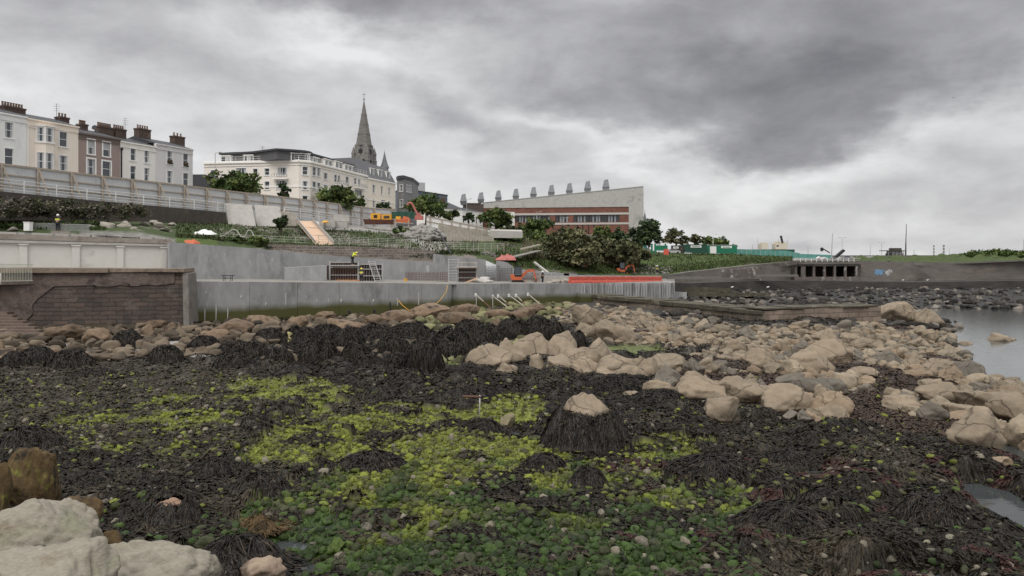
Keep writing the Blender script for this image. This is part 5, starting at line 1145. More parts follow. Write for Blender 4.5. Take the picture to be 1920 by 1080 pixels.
for x0,x1,ya,yb,cl in ((235,300,165,210,2),(402,465,160,208,3),(540,605,148,202,2),(702,760,160,200,3),(765,830,148,198,4),(832,895,150,200,4),(935,975,180,215,3),(1020,1062,195,242,3),(1095,1138,210,258,3),(1160,1220,235,272,4)):
    fr_ = frA if x1 < 770 else (frB if x1 < 900 else frC); x0,x1 = x0/3.84+350,x1/3.84+350; dormer(root,fr_,x0,x1,ya/3.84+250,yb/3.84+250,cols=cl)
m = MB()
for fr_ in (frA,frB,frC):
    n = int(fr_.L/1.6); 
    for i in range(n+1): s = fr_.L*i/max(n,1); m.tube(fr_.pt(s,-.1,zt_),fr_.pt(s,-.1,zt_+1.0),.03,.03,4)
    for z in (.55,1.0): m.tube(fr_.pt(0,-.1,zt_+z),fr_.pt(fr_.L,-.1,zt_+z),.03,.03,4)
m.build('terrace_rail',m_rail,root)
for fr_,x0,x1,ya,yb in ((frA,*[v for v in (630/3.84+350,735/3.84+350)],288/3.84+250,328/3.84+250),(frC,1055/3.84+350,1138/3.84+350,338/3.84+250,378/3.84+250),(frC,1205/3.84+350,1275/3.84+350,365/3.84+250,398/3.84+250)):
    a,b = fs(fr_,x0),fs(fr_,x1); Y = fY(fr_,(x0+x1)/2); z1,z0 = ZY(ya,Y),ZY(yb,Y)
    o = MB().fbox(fr_,a,b,0,1.0,z0-.12,z0+.08).build('balcony',m_band,root); OFF[o] = OFF[root]
    m = MB(); n = 6; m.fbox(fr_,a,b,.93,.99,z1-.06,z1)
    for i in range(n+1): s = a+(b-a)*i/n; m.fbox(fr_,s-.03,s+.03,.94,.98,z0+.08,z1-.06)
    for i in range(n): s = a+(b-a)*(i+.5)/n; r_ = (z1-z0)*.3; c0 = fr_.pt(s,.96,(z0+z1)/2+.05); ring = [c0+Vector((fr_.u.x*math.cos(q)*r_,fr_.u.y*math.cos(q)*r_,math.sin(q)*r_)) for q in np.linspace(0,6.283,9)]; m.path(ring,.035,4)
    m.build('balcony_rail',m_steel,o)
# ---- yellow house beyond the hotel
frY = Fr((PX(688.5,182),182),(PX(741.5,196),196)); root = thing('corner_house','pale yellow building with a grey mansard and three dormers, joined to the hotel','building',frY.pt(5,0,14)); m_yel = render_mat('pale_yellow_render',(.74,.68,.58),.04)
zy = ZY(340,189); hh = [wpx(frY,*w_) for w_ in Z2([(1338,1356,370,428),(1398,1412,380,438),(1452,1465,390,445),(1340,1355,475,535),(1398,1430,480,535),(1452,1466,490,540)])]
body(root,frY,0,frY.L,14,zy,14,m_yel,hh)
for h in hh: window(root,frY,h,surround=.1,curtain=True)
MB().fbox(frY,-.1,frY.L+.1,-.2,.3,zy-.1,zy+.2).fbox(frY,0,frY.L,-.02,.1,zy-5.0,zy-4.8).build('cornice',m_band,root)
m_mans = M('mansard_grey',(.16,.16,.17),rough=.6,var=.15,scale=3,bump=.1); p = frY.pt; zm = zy+3.6; L_ = frY.L
m = MB().hexa([p(-4,.1,zy+.2),p(L_,.1,zy+.2),p(L_,-14,zy+.2),p(-4,-14,zy+.2),p(-4,-1.3,zm+.9),p(L_-1.6,-1.3,zm),p(L_-2,-12,zm),p(-4,-12,zm+.9)]); roof = m.build('mansard',m_mans,root); OFF[roof] = OFF[root]
for x0,x1,ya,yb in ((1335,1358,258,308),(1393,1415,268,315),(1450,1474,283,326)): x0,x1 = x0/3.84+350,x1/3.84+350; dormer(root,frY,x0,x1,ya/3.84+250,yb/3.84+250,d=-.2,cols=2,th=2.5)
# ---- grey bay-fronted house
root = thing('bay_house','mid-grey rendered house with a chamfered bay and arched window','house',V(757,430,203)); m_gr = render_mat('grey_render',(.20,.20,.205),.06)
pts = [(741.5,201),(748,198.5),(758,197.5),(774,204),(774,216),(741.5,216)]; zt2 = ZY(336,199); frs = []
q = [(PX(a,198.5)if a<770 else PX(a,204),b) for a,b in pts]
m = MB(); ff = [Fr(q[0],q[1]),Fr(q[1],q[2]),Fr(q[2],q[3])]; wins_ = [[],Z2([(1533,1556,372,416),(1536,1556,478,530)]),Z2([(1583,1594,372,420),(1604,1616,376,424)])]
for f_,W_ in zip(ff,wins_):
    hh = []
    for w_ in W_:
        h = wpx(f_,*w_); hh.append((max(.15,h[0]),min(f_.L-.15,h[1]),h[2],h[3]))
    facade(m,f_,14,zt2,hh)
    for h in hh: window(root,f_,h,surround=.12,curtain=True)
m.face([(q[3][0],q[3][1],14),(q[4][0],q[4][1],14),(q[4][0],q[4][1],zt2),(q[3][0],q[3][1],zt2)]); m.face([(*a,zt2) for a in q]); m.build('wall',m_gr,root)
m = MB(); cq = (sum(a[0] for a in q)/6,sum(a[1] for a in q)/6); m.prism([(cq[0]+(a[0]-cq[0])*1.08,cq[1]+(a[1]-cq[1])*1.08) for a in q],zt2,zt2+.8); m.build('roof',m_slate,root)
# ---- modern blocks
fr = Fr((PX(772,235),235),(PX(797,237),237)); m = MB().fbox(fr,0,fr.L,-12,0,14,ZY(342,236)); tag(m.build('plain_block',render_mat('flat_grey',(.42,.42,.42))),'plain light grey windowless block behind the grey bay house','building')
fr = Fr((PX(776,228),228),(PX(839,246),246)); root = thing('office_block','long modern dark blue-grey block with a strip of windows','building',fr.pt(5,0,14)); za,zb_ = ZY(358,228),ZY(367,246); zc = (za+zb_)/2
hh = [(fr.L*(i+.15)/7,fr.L*(i+.85)/7,zc-3.1,zc-1.0) for i in range(7)]; m = MB(); body(root,fr,0,fr.L,14,zc,12,render_mat('blue_grey_cladding',(.13,.15,.19)),hh)
for h in hh: window(root,fr,h,surround=0,sill=False,rows=1,cols=2,mullc=m_steel)
MB().fbox(fr,-.1,fr.L+.1,-12,.15,zc,zc+.3).build('roof_edge',m_slate,root)
# ---- white low terrace and neighbours
root = thing('white_terrace','low white terrace row with small dark windows left of the brick library','house',V(870,430,190)); fr = Fr((PX(840,188),188),(PX(905,204),204)); za = ZY(388,188)
hh = [(fr.L*(i+.3)/8,fr.L*(i+.3)/8+.9,za-3.6,za-1.7) for i in range(8)]; mw = render_mat('white_render',(.78,.77,.74)); body(root,fr,0,fr.L,12,za-.3,9,mw,hh)
for h in hh: window(root,fr,h,surround=0,rows=2)
p = fr.pt; m = MB(); m.face([p(0,.2,za-.3),p(fr.L,.2,za-.3),p(fr.L,-4,za+.7),p(0,-4,za+.7)]); m.face([p(0,-9,za-.3),p(fr.L,-9,za-.3),p(fr.L,-4,za+.7),p(0,-4,za+.7)]); m.build('roof',m_slate,root)
root = thing('gabled_house','dark slate gabled roof house at the left end of the white terrace','house',V(852,430,192)); fr = Fr((PX(836,186),186),(PX(866,189),189)); body(root,fr,0,fr.L,12,ZY(391,187),8,mw,[]); p = fr.pt; z0_ = ZY(391,187)
m = MB(); m.face([p(-.2,.3,z0_),p(fr.L+.2,.3,z0_),p(fr.L*.55,-3.5,z0_+1.9),p(0,-3.5,z0_+2.0)]); m.face([p(fr.L+.2,.3,z0_),p(fr.L+.2,-8,z0_),p(fr.L*.55,-3.5,z0_+1.9)]); m.face([p(0,-8,z0_),p(fr.L,-8,z0_),p(fr.L*.55,-3.5,z0_+1.9),p(0,-3.5,z0_+2)]); m.face([p(-.2,.3,z0_),p(0,-3.5,z0_+2),p(0,-8,z0_)]); rf = m.build('roof',m_slate,root); OFF[rf] = OFF[root]
c = p(1.2,-3,z0_+1.2); MB().box(c.x-.5,c.x+.5,c.y-.4,c.y+.4,c.z,c.z+1.4).lathe(c+Vector((-.2,0,1.4)),[(.14,0),(.12,.5)],6,1).lathe(c+Vector((.2,0,1.4)),[(.14,0),(.12,.5)],6,1).build('chimney',[m_chim,m_pot],rf)
fr = Fr((PX(877,205),205),(PX(908,206),206)); o = MB().fbox(fr,0,fr.L,-8,0,12,ZY(382,205)).fbox(fr,-.1,fr.L*.8,-8,.1,ZY(382,205),ZY(380.5,205)).build('dark_block',M('dark_brown_brick',(.09,.07,.06),var=.2)); tag(o,'dark brown flat-topped block behind the white terrace','building')
root = thing('white_house','small white stepped house in front of the brick library','house',V(950,430,182)); fr = Fr((PX(939,182),182),(PX(965,184),184)); z1_ = ZY(395,182)
hh = [wpx(fr,958,959.6,407,411.5)]; m = MB(); facade(m,fr,12,z1_-.2,hh); m.fbox(fr,0,fr.L,-6,-.19,12,ZY(404,182)).fbox(fr,0,fr.L*.4,-6,-.19,12,z1_); m.build('wall',mw,root); window(root,fr,hh[0],surround=0)
MB().fbox(fr,-.1,fr.L*.43,-6.1,.1,z1_,z1_+.18).build('roof_edge',m_slate,root)
# ---- library
YL = 200; fr = Fr((PX(905,206),206),(PX(1201,YL),YL)); root = thing('library_building','large brick and granite building whose long grey roof wall rises to the right','library',fr.pt(20,0,13))
m_gran = M('granite_cladding',(.42,.41,.385),rough=.85,var=.12,scale=1.4,bump=.1,c2=(.31,.305,.29),amt=.45,scale2=.5); m_brk = brickmat('red_brick',fr.u,(.20,.062,.040),(.15,.048,.033),(.20,.13,.10),.45,.15,.02,bump=.2)
def fp(px,py): return (fs(fr,px),fz(fr,px,py))
sb,_ = fp(1179,400); zb0 = fz(fr,1179,438.7); zb1 = fz(fr,1179,387.7); Lx = fr.L
gr = MB().slab([(0,zb1),(sb,zb1),(sb,12),(Lx,12),(Lx,fz(fr,1201,350)),(0,fz(fr,905,380.6))],fr,-1.0,0)
gr.build('granite_wall',m_gran,root)
# granite return end and roof behind
e = fr.pt(Lx,0,0); m = MB(); p = fr.pt; zT = fz(fr,1201,350); zTl = fz(fr,905,380.6)
m.fbox(fr,Lx+.0,Lx+.75,-16,-.0,12,zT); m.fbox(fr,Lx-.6,Lx-.02,-16,-1.0,12,zT); m.face([p(0,-1,zTl-.1),p(Lx,-1,zT-.1),p(Lx,-24,zT-.1),p(0,-24,zTl-.1)]); m.face([p(0,-24,12),p(Lx,-24,12),p(Lx,-24,zT),p(0,-24,zTl)]); m.build('granite_end',m_gran,root)
MB().slab([(0,zTl+.01),(Lx+.75,zT+.01),(Lx+.75,zT+.17),(0,zTl+.17)],fr,-1.1,.1).build('roof_edge',m_steel,root)
MB().fbox(fr,Lx+.76,Lx+.78,-1.9,-.5,13,zT-1).build('slot_window',m_glass,root)
H1 = []; z_0,z_1 = fz(fr,1100,416.3),fz(fr,1100,403)
for x0,x1 in ((966,1031),(1041.5,1065.5),(1075.5,1161.5)): H1.append((fs(fr,x0),fs(fr,x1),z_0,z_1))
m = MB(); facade(m,fr,zb0-2,zb1,[(a,b,c,e_) for a,b,c,e_ in H1],0,sb,dep=.5,d=-.15)
m.build('brick_wall',m_brk,root)
MB().fbox(fr,0,sb+.0,-.14,-.03,fz(fr,1100,402.7),fz(fr,1100,399)).fbox(fr,fs(fr,1015),sb+.0,-.14,-.03,fz(fr,1100,421),fz(fr,1100,417.5)).fbox(fr,fs(fr,1080),sb,-.14,-.03,zb0-2.2,zb0-.1).build('stone_band',M('stone_band',(.48,.46,.43),var=.1),root)
m_cl = glassmat('light_glass',(.34,.37,.40),.2); m_dbr = M('dark_bronze',(.04,.03,.028),rough=.5)
for a,b,c,e_ in H1:
    n = int(round((b-a)/.78)); o = MB(); 
    for i in range(n+1): s = a+(b-a)*i/n; w2 = .22 if i%2 else .09; o.fbox(fr,max(a,s-w2),min(b,s+w2),-.6,-.25,c,e_)
    o.fbox(fr,a,b,-.6,-.3,e_-.1,e_); o = o.build('window_strip',m_dbr,root); OFF[o] = OFF[root]
    g = MB()
    for i in range(n): s = a+(b-a)*i/n; g.fbox(fr,s,s+(b-a)/n,-.64,-.6,c,e_,1 if (i*7+3)%5 in (0,2,4) else 0)
    g.build('pane',[m_glass,m_cl],o)
for px in (1082.5,1092.5,1103.5,1114,1126,1137): s = fs(fr,px); MB().fbox(fr,s-.18,s+.18,-.16,-.13,zb0,fz(fr,1100,421.6)).build('dark_slot',m_dbr,root)
for px,pb,ph in ((869,383.3,18.5),(901.7,379.8,18),(934.4,376.6,18.5),(967.2,373.5,18.5),(1000.2,370,18),(1033.7,367,19),(1067.5,363.6,19),(1101.7,359.8,19),(1136,357.2,19.5)):
    Yv = 207; c = V(px,pb+1,Yv); k = Yv/F; w1,w2,w3 = 4.9*k,6.1*k,3.5*k; h1,h2 = (ph+1)*.32*k,(ph+1)*k
    m = MB(); d = 1.0
    def rg(w_,z,off=0,dd=1.0): return [(c.x-w_+off,c.y-w_*dd,c.z+z),(c.x+w_+off,c.y-w_*dd,c.z+z),(c.x+w_+off,c.y+w_*dd,c.z+z),(c.x-w_+off,c.y+w_*dd,c.z+z)]
    m.hexa(rg(w1,0)+rg(w2,h1)); m.hexa(rg(w2,h1)+rg(w3,h2*.97,.4*k)); b_ = [Vector(q) for q in rg(w3,h2*.97,.4*k)]; 
    tp = [Vector(q) for q in rg(w3*.95,h2,.4*k)]; tp[1].z += .2; tp[2].z += .2; m.hexa(b_+tp); m.build('roof_vent',M('zinc',(.20,.205,.215),rough=.45,var=.1,scale=2,metallic=.3) if px == 869 else bpy.data.materials['zinc'],root)
    mm = MB().hexa([Vector(q)+Vector((0,0,-.06)) for q in rg(w2*1.03,h1)]+[Vector(q)+Vector((0,0,.06)) for q in rg(w2*1.03,h1)]).build('vent_band',m_slate,root)
c = V(1209,418,230); k = 230/F; tag(MB().lathe(c+Vector((0,0,-3)),[(4.6*k,0),(4.6*k,3.2),(.05,20*k+3)],6).tube(c+Vector((0,0,18*k)),c+Vector((0,0,25*k)),.08,.05,4).build('small_spire',M('spire_slate',(.16,.16,.17),var=.15)),'small grey church spire behind the right end of the library','spire')
# ---- church
YC = 235; k = YC/F; root = thing('church','tall grey stone church tower with an octagonal spire and four pinnacles','church',V(683,330,YC)); c = V(682.5,340,YC)
m_ch = M('church_stone',(.18,.172,.16),rough=.9,var=.28,scale=.9,bump=.5,bscale=3,c2=(.12,.11,.10),amt=.45,scale2=.5,stretch=(1,1,1.8)); m_sp = M('spire_stone',(.155,.145,.135),rough=.9,var=.3,scale=.7,bump=.5,bscale=4,c2=(.26,.24,.21),amt=.35,scale2=.4,stretch=(.6,.6,2.5))
rot = R(28)
def oct_(r,z,n=8,r0=0): return [Vector((c.x+r*math.cos(r0+2*math.pi*i/n),c.y+r*math.sin(r0+2*math.pi*i/n),z)) for i in range(n)]
def loft(m,a,b,mi=0):
    n = len(a)
    for i in range(n): j = (i+1)%n; m.face([a[i],a[j],b[j],b[i]],mi)
zs = lambda py: ZY(py,YC)
m = MB(); sq = oct_(15.5*k*1.30,zs(360),4,rot); sq2 = oct_(15.5*k*1.30,zs(301),4,rot); loft(m,sq,sq2); sq3 = oct_(14.3*k*1.25,zs(272),4,rot); loft(m,sq2,sq3); m.face(sq3); m.build('tower',m_ch,root)
m = MB(); loft(m,oct_(15.6*k,zs(274),8,rot),oct_(15.6*k,zs(271.5),8,rot)); loft(m,oct_(15.6*k,zs(271.5),8,rot),oct_(15*k,zs(270),8,rot)); loft(m,oct_(15.0*k,zs(270),8,rot),oct_(.15*k,zs(186),8,rot)); m.face(oct_(15.6*k,zs(274),8,rot))
for f in (.2,.42,.64):
    r_ = 15*k*(1-f)+.05*k; z_ = zs(270)+(zs(186)-zs(270))*f; loft(m,oct_(r_+.09,z_,8,rot),oct_(r_+.03,z_+.35,8,rot))
m.build('spire',m_sp,root); cz = zs(186)
MB().lathe((c.x,c.y,cz-.3),[(.12,0),(.25,.25),(.1,.5)],8).tube((c.x,c.y,cz),(c.x,c.y,zs(173)),.07,.05,5).tube((c.x-.55,c.y,zs(177)),(c.x+.55,c.y,zs(177)),.05,.05,5).build('cross',m_black,root)
for i in range(4):
    a = rot+i*math.pi/2; r_ = 15.5*k*1.30; px_,py_ = c.x+r_*math.cos(a),c.y+r_*math.sin(a)
    MB().lathe((px_,py_,zs(360)),[(.75,0),(.75,zs(303)-zs(360)),(.9,zs(302)-zs(360)),(.62,zs(300)-zs(360)),(.6,zs(290)-zs(360)),(.72,zs(289)-zs(360)),(.03,zs(276)-zs(360))],6).build('pinnacle',m_ch,root)
for i in range(4):
    a = rot+math.pi/4+i*math.pi/2; nx,ny = math.cos(a),math.sin(a); apo = 15.5*k*1.30*math.cos(math.pi/4); F_ = Fr((c.x+nx*apo-ny*(-3),c.y+ny*apo+nx*(-3)),(c.x+nx*apo-ny*3,c.y+ny*apo+nx*3))
    if F_.n.dot(Vector((nx,ny))) < 0: F_ = Fr(F_.b[:],F_.a[:])
    mid = F_.L/2
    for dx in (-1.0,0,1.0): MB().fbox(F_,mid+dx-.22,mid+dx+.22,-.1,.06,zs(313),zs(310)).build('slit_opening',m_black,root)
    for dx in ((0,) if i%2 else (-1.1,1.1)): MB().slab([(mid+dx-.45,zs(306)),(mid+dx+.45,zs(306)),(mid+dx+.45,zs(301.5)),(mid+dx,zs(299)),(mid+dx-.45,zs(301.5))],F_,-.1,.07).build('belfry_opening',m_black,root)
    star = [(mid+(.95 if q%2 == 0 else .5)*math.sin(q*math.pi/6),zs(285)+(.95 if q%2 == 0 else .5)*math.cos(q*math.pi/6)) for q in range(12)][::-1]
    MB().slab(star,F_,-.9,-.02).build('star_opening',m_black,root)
    F2 = F_; fm = MB()
    for q in range(1): fm.fbox(F_,mid-2.2,mid+2.2,0,.15,zs(309),zs(308))
    fm.build('stone_course',m_ch,root)
c = V(721,330,240); k = 240/F; m = MB().lathe(c,[(1.2,0),(1.2,14*k),(1.5,15*k),(.9,24*k),(.5,33*k),(.04,46*k)],8); m.tube(c+Vector((0,0,45*k)),c+Vector((0,0,50*k)),.05,.03,4); m.lathe(V(714,330,236),[(1.9,0),(1.9,13*k),(1.4,15*k),(.4,16.5*k)],8); tag(m.build('turret',m_mans),'slim grey pointed turret right of the church spire','turret')
# ------------------------------------------------------------- foliage
def leafcloud(name, blobs, n, size, cols, parent, seed, flat=1):
    """blobs: (centre, radii) ellipsoids; leaves sit in clumps over their shells"""
    rs = np.random.RandomState(seed); B = [np.array([*c,*r]) for c,r in blobs]; wts = np.array([b[3]*b[5]+b[4]*b[5] for b in B]); wts /= wts.sum()
    nc = max(10,n//22); bi = rs.choice(len(B),nc,p=wts); B = np.array(B)[bi]; d = rs.normal(size=(nc,3)); d /= np.linalg.norm(d,axis=1)[:,None]; d[:,2] = np.where(d[:,2] < -.5,-d[:,2],d[:,2])
    rr_ = rs.uniform(.55,1.08,nc)**.7; cc = B[:,:3]+d*B[:,3:]*rr_[:,None]; shade = rs.uniform(.45,1.6,nc)
    ci = rs.randint(0,nc,n); cl = np.mean(B[:,3:])*.22; ctr = cc[ci]+rs.normal(size=(n,3))*cl*np.array([1,1,.7]); sz = size*rs.uniform(.6,1.4,n)
    a = rs.normal(size=(n,3)); a[:,2] *= .6; a /= np.linalg.norm(a,axis=1)[:,None]; b = np.cross(a,rs.normal(size=(n,3))); b /= np.linalg.norm(b,axis=1)[:,None]
    a *= sz[:,None]; b *= sz[:,None]*.6; V_ = np.stack([ctr-a,ctr-b,ctr+a,ctr+b],1).reshape(-1,3)
    q = np.arange(n*4).reshape(n,4); cl_ = np.array(cols)[rs.randint(0,len(cols),nc)][ci]*(shade[ci]*rs.uniform(.75,1.25,n))[:,None]
    off = np.array(OFF.get(parent,Vector((0,0,0)))); me = mesh_np(name,V_-off,q,4,[m_leaf],False,np.repeat(cl_,4,0)); return link(name,me,parent)
GR = [(.070,.100,.030),(.052,.080,.025),(.105,.130,.040)]; DK = [(.044,.068,.030),(.058,.082,.034),(.034,.052,.026)]; OL = [(.085,.090,.040),(.066,.072,.035),(.12,.11,.058)]
def tree(px, pb, w_, h_, Y, label, seed, cols=GR, n=2600, size=.32, name='tree', cat='tree', group=None, trunk=.3, lean=0, nb=7, low=.25):
    k = Y/F; b = V(px,pb,Y); W_,H_ = w_*k,h_*k; root = thing(name,label,cat,b,group); r = random.Random(seed)
    blobs = []
    for i in range(nb):
        t_ = i/max(1,nb-1); ang = r.uniform(0,6.28); rad = W_*.5*r.uniform(.25,.72); zz_ = H_*(low+(1-low)*r.uniform(.13,.80))
        s_ = W_*r.uniform(.18,.28); blobs.append(((b.x+rad*math.cos(ang)+lean*zz_,b.y+rad*math.sin(ang)*.8,b.z+zz_),(s_,s_,min(s_*.8,H_*.24))))
    blobs.append(((b.x,b.y,b.z+H_*(low+(1-low)*.5)),(W_*.3,W_*.3,H_*.3))); blobs.append(((b.x+W_*.05,b.y,b.z+H_*.82),(W_*.17,W_*.17,H_*.17)))
    blobs.append(((b.x-W_*.33,b.y,b.z+H_*.5),(W_*.16,W_*.16,H_*.2))); blobs.append(((b.x+W_*.33,b.y,b.z+H_*.46),(W_*.16,W_*.16,H_*.2)))
    m = MB(); top = b+Vector((lean*H_,0,H_*.55)); m.tube(b-Vector((0,0,.4)),b.lerp(top,.5),W_*.035+.08,W_*.025+.06,7); m.tube(b.lerp(top,.5),top,W_*.025+.06,.05,6)
    for (c_,rr_) in blobs[:6]: m.tube(b.lerp(top,r.uniform(.3,.8)),Vector(c_),.10,.04,5)
    m.build('trunk',m_bark,root,True); leafcloud('crown',blobs,n,size,cols,root,seed); return root
TR = [(440,385,94,66,131,'dark round tree rising behind the hoarding in front of the hotel left wing',GR,3000),(533,378,20,36,141,'small slim dark tree behind the hoarding below the hotel balcony',DK,700),
 (625,398,82,48,155,'wide dark tree behind the hoarding in front of the hotel corner',GR,3000),(676,396,24,28,166,'small bright bush tree right of the wide dark tree',GR,700),(720,402,28,22,177,'small dark tree in front of the pale yellow building',DK,700),
 (800,418,82,54,168,'broad green tree with pink-tipped branches beside the grey bay house',GR,3200),(848,414,26,22,172,'small dark tree left of the white terrace',DK,700),(879,416,22,16,172,'small round bush in front of the white terrace',DK,500),
 (930,432,66,42,166,'dark spreading tree in front of the white stepped house',GR,2600),(1000,450,74,38,168,'dark bushy evergreen below the library windows',GR,2400),(1133,464,40,42,176,'rounded green tree left in front of the library brickwork',GR,1800),
 (1161,462,24,36,178,'narrow dark tree between two larger ones by the library',DK,1200),(1208,472,66,58,182,'largest dark tree at the right end of the library',DK,3600),(1268,470,46,40,226,'feathery olive tree behind the green site cabins',OL,1500),
 (1303,462,30,22,236,'small olive tree just right of the feathery one',OL,700),(1346,466,62,22,236,'low wide dome of green foliage behind the light green cabin',GR,1300),
 (1062,515,128,84,128,'big olive-brown bush overhanging the quay behind the orange excavator',OL,6500),(1150,500,100,46,134,'tangled olive scrub right of the big olive bush',OL,3600),(1190,497,60,34,140,'scrubby bush at the top of the stone bank by the green hoarding',OL,2000),
 (1010,462,90,24,148,'low dark shrubs under the library tree line',GR,1900),(1105,470,90,26,160,'mixed low shrubs in front of the library lower wall',OL,1700),(957,440,40,18,152,'low shrub at the edge of the pale concrete platform',OL,700),
 (527,435,26,30,112,'dense dark green shrub in front of the leaning panels',DK,1100),(437,462,44,17,95.5,'low rounded grassy shrub at the top of the concrete wall, left one',GR,1300),(482,466,30,20,95.5,'low rounded grassy shrub at the top of the concrete wall, right one',GR,1000),
 (752,440,36,14,133,'patch of weeds beside the rubble mound',GR,600)]
for i,(px,pb,w_,h_,Y,lab,cols,n) in enumerate(TR):
    bush = any(q in lab for q in ('bush','shrub','scrub','weeds')) and 'tree' not in lab
    tree(px,pb,w_,h_,Y,lab,50+i,cols,n,.20+.0008*Y if w_ < 60 else .26+.0006*Y,'bush' if bush else 'tree','bush' if bush else 'tree',low=.0 if bush else .08,nb=11 if w_ > 60 else 8)
# olive reeds on the bank
rs = np.random.RandomState(4)
def tufts(name, label, cat, pxr, row, n, ln, cols, seed, kind=None):
    rs = np.random.RandomState(seed); P_ = [hill_z(rs.uniform(*pxr),rs.uniform(*row)) for _ in range(n)]; V_ = []; 
    for p in P_:
        d = rs.uniform(0,6.28); w_ = rs.uniform(.04,.09); l = ln*rs.uniform(.5,1.3); lean = rs.uniform(.1,.8)*l; u = np.array([math.cos(d),math.sin(d)]); v_ = np.array([-u[1],u[0]])*w_
        for s,(hh,ll,ww) in enumerate(((-.15,0,1),(.65,.35,.8),(1,1,.15))):
            q = np.array([p.x,p.y])+u*lean*ll; V_ += [(q[0]-v_[0]*ww,q[1]-v_[1]*ww,p.z+l*hh),(q[0]+v_[0]*ww,q[1]+v_[1]*ww,p.z+l*hh)]
    V_ = np.array(V_); b0 = np.arange(n)[:,None]*6; s_ = np.arange(2)[None]*2; q = np.stack([b0+s_,b0+s_+1,b0+s_+3,b0+s_+2],-1).reshape(-1,4)
    cc_ = np.repeat(np.array(cols)[rs.randint(0,len(cols),n)]*rs.uniform(.6,1.3,(n,1)),6,0); return tag(link(name,mesh_np(name,V_,q,4,[m_leaf],False,cc_)),label,cat,kind='stuff')
tufts('grass','rough grass over the upper bank by the railings','grass',(330,900),(1.2,3),9000,.26,[(.045,.066,.022),(.07,.075,.032),(.035,.052,.018)],71)
tufts('grass','long grass on the banks towards the site cabins','grass',(930,1486),(.3,3.2),15000,.38,[(.055,.082,.022),(.08,.09,.036),(.042,.062,.02)],72)
tufts('dry_grass','dry straw-coloured reeds among the scrub on the bank','dry grass',(980,1200),(1.6,3.0),3000,1.1,[(.16,.17,.10),(.14,.12,.07)],73)
tufts('grass','short grass behind the pale pilaster wall','grass',(-200,200),(.9,2.9),5000,.25,[(.06,.09,.025),(.045,.07,.022)],74)
# mound shrubs, far right
for i,(px,pb,w_,h_,lab) in enumerate(((1862,482,90,14,'long low dark bush on top of the grassy mound at the far right'),(1905,484,60,12,'low bush at the right edge on the grassy mound'),(1822,484,34,9,'small dark bush at the left shoulder of the grassy mound'))):
    tree(px,pb,w_,h_,188,lab,90+i,GR,1500,.35,'bush','bush',low=0,nb=8)
# hedge
blobs = []; r = random.Random(8)
for i in range(60):
    px = -60+i*5.4; Y = 80+max(0,px)*.055; b = V(px,0,Y); z0_ = 12.0+.003*px; top = ZY(np.interp(px,[-60,0,100,200,262],[366,374,380,386,392]),Y)
    blobs.append(((b.x+r.uniform(-.4,.4),Y+r.uniform(-1,1),z0_+(top-z0_)*r.uniform(.2,.72)),(1.2,1.2,.85)))
root = thing('hedge','long grey-green hedge below the white railing at the left','hedge',V(100,420,84)); leafcloud('foliage',blobs,16000,.14,[(.075,.078,.042),(.11,.105,.07),(.05,.055,.03),(.15,.13,.11)],root,3)
for c_,r_ in blobs[::6]: MB().tube((c_[0],c_[1],11.5),(c_[0]+.2,c_[1],c_[2]),.06,.03,5).build('stem',m_bark,root)
# railing bars and stones behind pilaster wall
t = thing('low_fence','low thin metal fence below the hedge behind the worker','fence',V(120,432,83)); m = MB()
for i in range(70): px = 55+i*1.6+ i*.02; a = V(px,431+i*.05,82.5); m.box(a.x-.015,a.x+.015,a.y-.015,a.y+.015,a.z,a.z+.75)
m.build('bars',m_steel,t); a,b = V(55,431,82.5),V(170,434,82.5); MB().bar(a+Vector((0,0,.72)),b+Vector((0,0,.72)),.04,.04).build('rail',m_steel,t)
def rocks_at(name,label,cat,spots,mat,seed,size):
    rs = np.random.RandomState(seed)
    for i,(px,py,Y,s) in enumerate(spots):
        v,f = rockshape(3,rs,cuts=12,flat=.6); p = V(px,py,Y); o = link(name,mesh_np(name,v*size*s,f,3,[mat],False),None,tuple(p)); o.color = (.30,.27,.23,1); tag(o,label,cat,label)
rocks_at('stone_block','rough stone block lying by the path above the pale pilaster wall','stone',[(172,428,87,1.2),(198,426,88,1.3),(232,425,90,1.2),(268,421,96,1.0),(290,418,98,.9),(296,422,95,1),(322,421,100,.8),(252,430,88,.8),(24,430,80,.9),(310,430,93,.8)],m_tanb,12,.75)
# ------------------------------------------------------------- rubble mound and spoil
rs = np.random.RandomState(31); v,f = ico(5); v = v.copy(); v[:,2] = np.where(v[:,2] < -.2,-.2,v[:,2]); rn = np.hypot(v[:,0],v[:,1])
v *= (1+ .5*(fbm(v[:,0]*3+9,v[:,1]*3+v[:,2]*2,5,3)-.5)[:,None]); v[:,2] = np.clip(1-rn,-.2,1)**.9*1.0*(v[:,2] > 0)+np.minimum(v[:,2],0) if False else v[:,2]*(1-.45*np.clip(rn,0,1)); v[:,2] += (fbm(v[:,0]*6,v[:,1]*6,5,4)-.5)*.28; c = V(792,446,134); 
v = np.stack([v[:,0]*4.6+c.x,v[:,1]*4.5+c.y,v[:,2]*2.6+c.z-.2],-1); MV = v.copy(); tag(link('rubble_mound',mesh_np('rubble_mound',v,f,3,[M('grey_rubble',(.27,.255,.235),rough=.95,var=.3,scale=3,bump=1,bscale=9,bdist=.15,c2=(.17,.15,.13),amt=.4)],True)),'grey mound of crushed stone between the orange machines and board sheeting','rubble mound')
V_ = []; Fc = []; off = 0; CC = []
